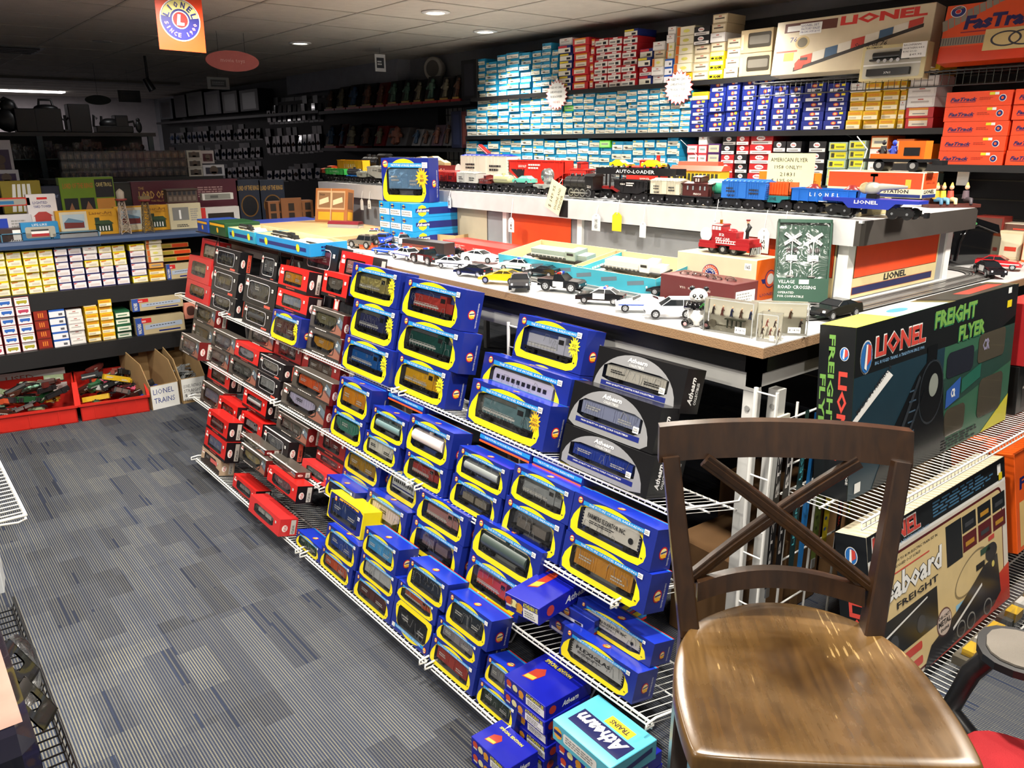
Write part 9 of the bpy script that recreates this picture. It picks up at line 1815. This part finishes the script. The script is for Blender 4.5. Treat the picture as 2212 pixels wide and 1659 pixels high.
Lw = [(697, 722, 268, '#2a1a1c'), (726, 738, 268, '#5a1a1c'), (741, 768, 268, '#1a1a22'), (772, 798, 275, '#26262c'), (802, 825, 272, '#7a2226'), (828, 872, 276, '#5a5a5e'), (884, 902, 279, '#8a8a8e'), (905, 922, 282, '#7c7c80'), (926, 948, 270, '#6a5a6a'), (951, 968, 262, '#77777c')]
for i, (a, b, c, k) in enumerate(Lw): figbox('%s figure box, %s from left on the lower dark shelf' % ('grey' if i > 4 else 'dark', ORD[i+1]), a, b, c, zG, XF, base=i in (0, 2), col=k)
for i, (lab, x0, y0, x1, y1, X, c) in enumerate((('tall black curved box at the end of the upper dark shelf', 990, 262, 1024, 128, 3.95, '#111114'), ('dark navy upright box beside the pale blue kit boxes', 968, 312, 990, 240, 3.97, '#1a2038'), ('dull red upright box beside the pale blue kit boxes', 990, 312, 1003, 240, 3.97, '#4a2226'))):
 a = atX(x0, (y0+y1)/2, X); b = atX(x1, (y0+y1)/2, X); zt = atX((x0+x1)/2, y1, X).z; z0 = zF+.001 if i == 0 else zG+.001; w_ = a.y-b.y
 t = thing('upright_box', lab, 'box', TR(X+.03, (a.y+b.y)/2, z0, -90)); MB().bbox(-w_/2, 0, 0, w_/2, .2, zt-z0, mat(c, .3), .004).frame((-w_/2, 0, 0), (1, 0, 0), (0, 0, 1)).rect(w_*.2, (zt-z0)*.1, w_*.8, (zt-z0)*.9, mat(['#2a2a30', '#2a3250', '#6a3a34'][i], .3), 1).build('carton', t)
t = thing('grid_wall', 'pale wall panel with black wire grid behind the dark figure boxes', 'grid panel', TR(4.325, 0, 0)); mb = MB(); ya_, yb_ = atX(700, 280, 4.32).y, atX(1000, 280, 4.32).y
for i in range(int((ya_-yb_)/.075)): mb.box(-.006, yb_+i*.075, 1.0, -.002, yb_+i*.075+.006, 1.86, WIREB)
for i in range(7): mb.box(-.006, yb_, 1.02+i*.13, -.002, ya_, 1.026+i*.13, WIREB)
mb.build('wire_grid', t); MB().box(0, yb_, 1.0, .012, ya_, 1.86, mat('#a8a8a4', .7)).build('panel', t)
p = atX(935, 148, 4.2); t = thing('wall_speaker', 'pale round speaker on the upper right wall', 'speaker', TR(4.2, p.y, p.z, -70)); MB().lathe([(.02, .14), (.07, .1), (.1, .03), (.1, 0), (.09, -.004), (.001, -.004)], mat('#a8a49c', .5), 20, (0, 0, 0), 'y').build('housing', t); MB().lathe([(.07, -.006), (.001, -.012)], mat('#5a5854', .6), 18, (0, 0, 0), 'y').build('cone', t)
def notice(label, x0, y0, x1, y1, Y, col, c2):
 a = atY(x0, y1, Y); b = atY(x1, y0, Y); t = thing('hanging_notice', label, 'notice', TR((a.x+b.x)/2, Y, a.z)); w_ = b.x-a.x; h = b.z-a.z; MB().box(-w_/2, 0, 0, w_/2, .002, h, mat(col, .6)).frame((-w_/2, 0, 0), (1, 0, 0), (0, 0, 1)).rect(w_*.15, h*.2, w_*.85, h*.8, mat(c2, .5), 1).scribble(w_*.22, h*.35, w_*.78, h*.65, 2, mat(col, .6), 2).build('sheet', t); MB().tube([(0, .001, h), (0, .001, CEIL-a.z)], .001, BLACK, 4).build('hanging_wire', t)
notice('white notice with dark centre hanging near the right wall', 811, 118, 832, 154, 6.2, '#c8c8c8', '#2a2c34'); notice('dim white notice hanging below the movie toys sign', 449, 168, 494, 192, 7.8, '#8a8a8a', '#26262c'); notice('dark square notice hanging at the far left', 257, 196, 302, 220, 9.5, '#2c2c2e', '#1a1a1c')
c = atY(212, 216, 9.0); rx = atY(240, 216, 9.0).x-c.x; t = thing('hanging_sign', 'dark green oval sign hanging in the dim back area', 'sign', TR(c.x, 9.0, c.z)); MB().prism([(rx*math.cos(2*math.pi*i/28), rx*.38*math.sin(2*math.pi*i/28)) for i in range(28)], 'y', 0, .01, mat('#1c2822', .6)).build('oval_board', t); MB().tube([(0, .005, rx*.38), (0, .005, CEIL-c.z)], .0015, BLACK, 4).build('hanging_wire', t)
c = atY(320, 180, 8.0); t = thing('ceiling_camera', 'small black camera under the ceiling in the dim area', 'camera', TR(c.x, 8.0, c.z)); MB().tube([(0, 0, .04), (0, 0, CEIL-c.z-.001)], .012, BLACK, 8).build('mount', t); MB().tube([(-.02, 0, .04), (.025, -.02, -.06)], [.03, .035], BLACK, 10).build('camera_body', t)
a = atZ(0, 90, CEIL); t = thing('ceiling_vent', 'dark ceiling vent grille at the upper left', 'vent', TR(1.15, 8.15, CEIL-.004)); MB().box(-.3, -.3, 0, .3, .3, .003, GREY).build('frame', t)
for i in range(4): MB().box(-.26, -.25+i*.13, -.012, .26, -.2+i*.13, -.001, mat('#2a2a2a', .6)).build('slat', t)
a = atZ(30, 138, CEIL); b = atZ(285, 155, CEIL); t = thing('track_light_box', 'long unlit grey light fitting on the dark ceiling', 'ceiling light', TR(2.6, 11.2, CEIL-.03, 0)); MB().box(-1.1, -.15, 0, .9, .15, .029, mat('#8a857c', .7)).build('housing', t)
struct(MB().box(4.236, 6.3, .4, 4.338, 14.6, 2.05, mat('#15161a', .7)), 'shade_panel')  # dark panel added so the far wall reads as dim behind the packs
YC = 7.4; zc = atY(170, 286, YC).z; cx0, cx1 = atY(-40, 286, YC).x, atY(336, 286, YC).x
t = thing('display_case', 'dark glass display case behind the aisle-end display', 'display case', TR(0, YC, 0)); F2 = mat('#1a1c1e', .3)
MB().box(cx0, 0, zc-.03, cx1, .45, zc, F2).build('case_top', t)
for z in (zc-.2, zc-.42, zc-.64): MB().box(cx0, .02, z-.008, cx1, .43, z, mat('#3a4444', .1)).build('glass_shelf', t)
for px in (92, 330): x = atY(px, 340, YC).x; MB().box(x-.02, -.01, 0, x+.02, .02, zc-.03, mat('#3a4448', .3, .6)).build('post', t)
MB().box(cx0, .44, 0, cx1, .45, zc-.03, mat('#0e0f10', .5)).build('back_panel', t)
rr = random.Random(11); k = 0
for lv, z in enumerate((zc-.2, zc-.42)):
 for i in range(16):
  x = cx0+.08+i*(cx1-cx0-.1)/16; h = rr.uniform(.08, .15); t = thing('small_figure', 'dim small figure in a clear pack, %s from left, %s glass shelf' % (ORD[i+1], ['upper', 'middle'][lv]), 'figure', TR(x, YC+.12, z+.001), 'small figures in the glass case'); m_ = mat(rr.choice(['#2c3a44', '#4a3a34', '#3a4a40', '#5a5a58', '#1c2028']), .3)
  MB().tube([(0, 0, 0), (0, 0, h*.6)], [.02, .028], m_, 8).ell((0, 0, h*.8), (.02, .02, .024), m_, 8, 6).build('figure_body', t); MB().box(-.035, -.03, 0, .035, -.029, h, CLEAR).build('clear_front', t)
def dark(label, x0, y0, x1, y1, parts, cat='statue', Y=YC+.15, name='dark_statue'):
 a = atY(x0, y1, Y); b = atY(x1, y0, Y); t = thing(name, label, cat, TR((a.x+b.x)/2, Y, zc+.001)); w_ = b.x-a.x; h = b.z-zc; m_ = mat('#141416', .4); mb = MB()
 for q in parts:
  if q[0] == 'e': mb.ell((q[1]*w_, 0, q[2]*h), (q[3]*w_, q[3]*w_*.6, q[4]*h), m_, 12, 8)
  elif q[0] == 't': mb.tube([(u*w_, 0, v*h) for u, v in q[2]], q[1]*w_, m_, 7)
  else: mb.bbox(q[1]*w_, -.05, q[2]*h, q[3]*w_, .08, q[4]*h, m_, .006)
 mb.build('body', t)
dark('black backpack standing on the dark display case', 75, 213, 128, 284, [('b', -.45, 0, .45, .7), ('e', 0, .7, .42, .12), ('t', .05, [(-.25, .7), (-.2, .95), (.2, .95), (.25, .7)]), ('e', -.42, .35, .12, .25)], 'backpack', name='backpack')
dark('dark scaly creature statue at the far left on the display case', -10, 212, 38, 284, [('e', 0, .35, .45, .35), ('e', .1, .75, .3, .22), ('t', .05, [(-.4, .5), (-.2, .9), (0, 1.0), (.3, .9), (.45, .6)])])
dark('dark brown square box left of the backpack', 34, 235, 74, 284, [('b', -.48, 0, .48, 1)], 'box', name='dark_box')
dark('thin dark branching statue right of the backpack', 131, 245, 152, 284, [('t', .12, [(0, 0), (0, .9)]), ('t', .08, [(-.45, .8), (0, .6), (.4, .85)]), ('b', -.3, 0, .3, .15)])
dark('tall dark picture box in the middle of the display case', 150, 226, 190, 284, [('b', -.48, 0, .48, 1)], 'box', name='dark_box')
dark('low dark castle-like statue on the display case', 202, 246, 290, 284, [('b', -.45, 0, .4, .35), ('e', -.1, .45, .25, .3), ('t', .03, [(-.48, .3), (-.45, .9), (-.38, .7)]), ('t', .03, [(-.3, .4), (-.28, .85)]), ('b', 0, .3, .3, .9), ('t', .03, [(.2, .5), (.45, .6), (.48, .3)])])
dark('dark urn statue at the right end of the display case', 292, 255, 306, 284, [('e', 0, .4, .4, .4), ('e', 0, .85, .25, .15)])
YP = 6.6; ux0, ux1 = 132, 462
t = thing('side_table', 'dark low table holding the rows of clear figure boxes', 'table'); zP = atY(300, 384, YP).z; MB().box(atY(100, 380, YP).x, YP-.02, zP-.03, atY(480, 380, YP).x, YP+.4, zP, BK).build('table_top', t)
for q in (130, 460): MB().box(atY(q, 380, YP).x-.02, YP+.1, 0, atY(q, 380, YP).x+.02, YP+.14, zP-.03, BK).build('leg', t)
ztop = atY(300, 325, YP).z; hh = (ztop-zP)/3
def pop(label, x, w_, z, h, col, win, Y=YP, grp='rows of clear figure boxes'):
 t = thing('figure_box', label, 'boxed figure', TR(x, Y, z), grp); MB().box(-w_/2, .002, 0, w_/2, .1, h-.002, mat(col, .25, coat=.3)).frame((-w_/2, .002, 0), (1, 0, 0), (0, 0, 1)).rect(w_*.12, h*.15, w_*.88, h*.75, mat(win, .3), 1).disc(w_*.5, h*.5, w_*.2, mat('#5a4a40', .5), 2, 12).rect(w_*.38, h*.2, w_*.62, h*.38, mat('#5a4a40', .5), 2).build('carton', t); return t
xs = [atY(ux0+(ux1-60-ux0)*i/18, 350, YP).x for i in range(19)]
for lv in range(3):
 for i in range(18):
  t = pop('dim clear figure box, %s from left in the %s row' % (ORD[i+1], ['bottom', 'middle', 'top'][lv]), (xs[i]+xs[i+1])/2, (xs[i+1]-xs[i])*.94, zP+lv*hh, hh, '#2c2e34', '#1a1c20'); MB().box(-.03, -.006, .01, .03, -.005, hh-.01, CLEAR).build('clear_sleeve', t)
for i in range(3): pop('white edged figure box at the right end, %s up' % ORD[i+1], atY(421, 350, YP).x, .11, zP+i*hh, hh, '#b8b4ac', '#4a4440')
pop('maroon and white figure box right of the white edged ones', atY(450, 350, YP).x, .1, zP+hh*1.45, hh*1.5, '#b8b0b0', '#4a1c28'); pop('blue and white framed figure box beside the maroon box', atY(463, 375, YP).x, .17, zP, hh*1.3, '#c8c8d0', '#2a2c3c')
for i, (y, h) in enumerate(((.0, 0), (0, 1))): pop('white and purple figure box at the left picture edge, %s' % ['lower', 'upper'][i], atY(10, 360, 6.0).x, .14, atY(10, 402-i*14, 6.0).z+(0 if i == 0 else 0), .10 if i == 0 else .24, '#b8b8c0', '#3a2a4a', Y=6.0+.12*i)
def packs(label, x0, x1, y0, y1, n, rows_, X, grp):
 for r in range(rows_):
  for i in range(n):
   px = x0+(x1-x0)*(i+.5)/n; py = y0+(y1-y0)*r/rows_-(px-x0)*.06; a = atX(px-(x1-x0)/n*.45, py, X); b = atX(px+(x1-x0)/n*.45, py, X); zt = a.z; zb = atX(px, py+(y1-y0)/rows_*.86, X).z; w_ = max(.05, a.y-b.y); h = zt-zb; rr = random.Random(f'{label}{r}{i}')
   o = MB().box(-w_/2, .03, 0, w_/2, .032, h, mat(rr.choice(['#26282c', '#3a2c28', '#1c2430', '#2c3430', '#3c3c3e']), .4)).prism([(-w_*.35, h*.08), (w_*.35, h*.08), (w_*.38, h*.7), (-w_*.38, h*.7)], 'y', 0, .03, SHN).tube([(0, .03, h*.5), (0, -.01, h*.3)], w_*.15, mat(rr.choice(['#6a4a3a', '#3a4a6a', '#5a5a50']), .5), 6).build('blister_pack')
   o.matrix_world = TR(X, (a.y+b.y)/2, zb, -90, rr.uniform(-6, 10)); tag(o, 'dark shiny blister pack, %s from left in %s of %s' % (ORD[i+1], ['top row', 'second row', 'third row', 'fourth row'][r], label), 'blister pack', grp)
packs('the wall hooks', 572, 690, 212, 345, 11, 2, 4.2, 'blister packs hanging on the right wall'); packs('the far rack', 362, 560, 278, 400, 16, 3, 4.2, 'blister packs on the far rack'); packs('the low wall hooks', 572, 690, 358, 400, 8, 1, 4.2, 'blister packs low on the right wall')
for i, (x0, x1, yt, yb, c) in enumerate(((345, 372, 214, 258, '#3c4046'), (378, 402, 205, 254, '#1c1e22'), (406, 440, 198, 250, '#1e2a1c'), (444, 478, 196, 247, '#1c2030'), (482, 515, 196, 244, '#241c1e'), (520, 560, 192, 240, '#16181e'))):
 X = 4.1; a = atX(x0, 240, X); b = atX(x1, 240, X); z = atX((x0+x1)/2, yb, X).z; t = thing('upright_box', 'large dim box, %s from left on the high back shelf' % ORD[i+1], 'box', TR(X, (a.y+b.y)/2, z, -90), 'large boxes on the high back shelf'); w_ = a.y-b.y; h = atX((x0+x1)/2, yt, X).z-z
 MB().bbox(-w_/2, 0, 0, w_/2, .2, h, mat(c, .5), .004).frame((-w_/2, 0, 0), (1, 0, 0), (0, 0, 1)).rect(w_*.15, h*.1, w_*.85, h*.85, DKM, 1).build('carton', t)
a = atX(340, 262, 4.08); b = atX(690, 232, 4.08); t = thing('back_wall_shelf', 'high black shelf of large dim boxes', 'shelf'); MB().box(4.06, b.y, a.z-.05, 4.33, a.y, a.z-.02, BK).build('shelf_board', t)
for i, x in enumerate((.9, 2.2)):
 t = thing('fluorescent_light', '%s bright ceiling light of the room at the far end' % ['left', 'right'][i], 'ceiling light', TR(x, 13.9, CEIL)); MB().box(-.5, -.12, -.02, .5, .12, -.001, emis((1, .95, .95), 5)).build('light_panel', t)
 ld = bpy.data.lights.new('tube', 'AREA'); ld.shape = 'RECTANGLE'; ld.size = 1; ld.size_y = .24; ld.energy = 11; ld.color = (1, .93, .95); lo = bpy.data.objects.new('tube', ld); COL.objects.link(lo); lo.parent = t; lo.location = (0, 0, -.03)
ld = bpy.data.lights.new('bulb', 'SPOT'); ld.energy = 8; ld.spot_size = rad(160); ld.shadow_soft_size = .06; t = thing('ceiling_light', 'added faint ceiling light in the dim back area', 'ceiling light', TR(1.7, 7.1, CEIL)); MB().lathe([(.05, -.001), (.07, -.001), (.06, -.006), (.05, -.004)], GREY, 20).build('trim_ring', t); lo = bpy.data.objects.new('bulb', ld); COL.objects.link(lo); lo.parent = t; lo.location = (0, 0, -.02)  # extra spot put in to lift the unlit back area a little
bpy.context.view_layer.update()
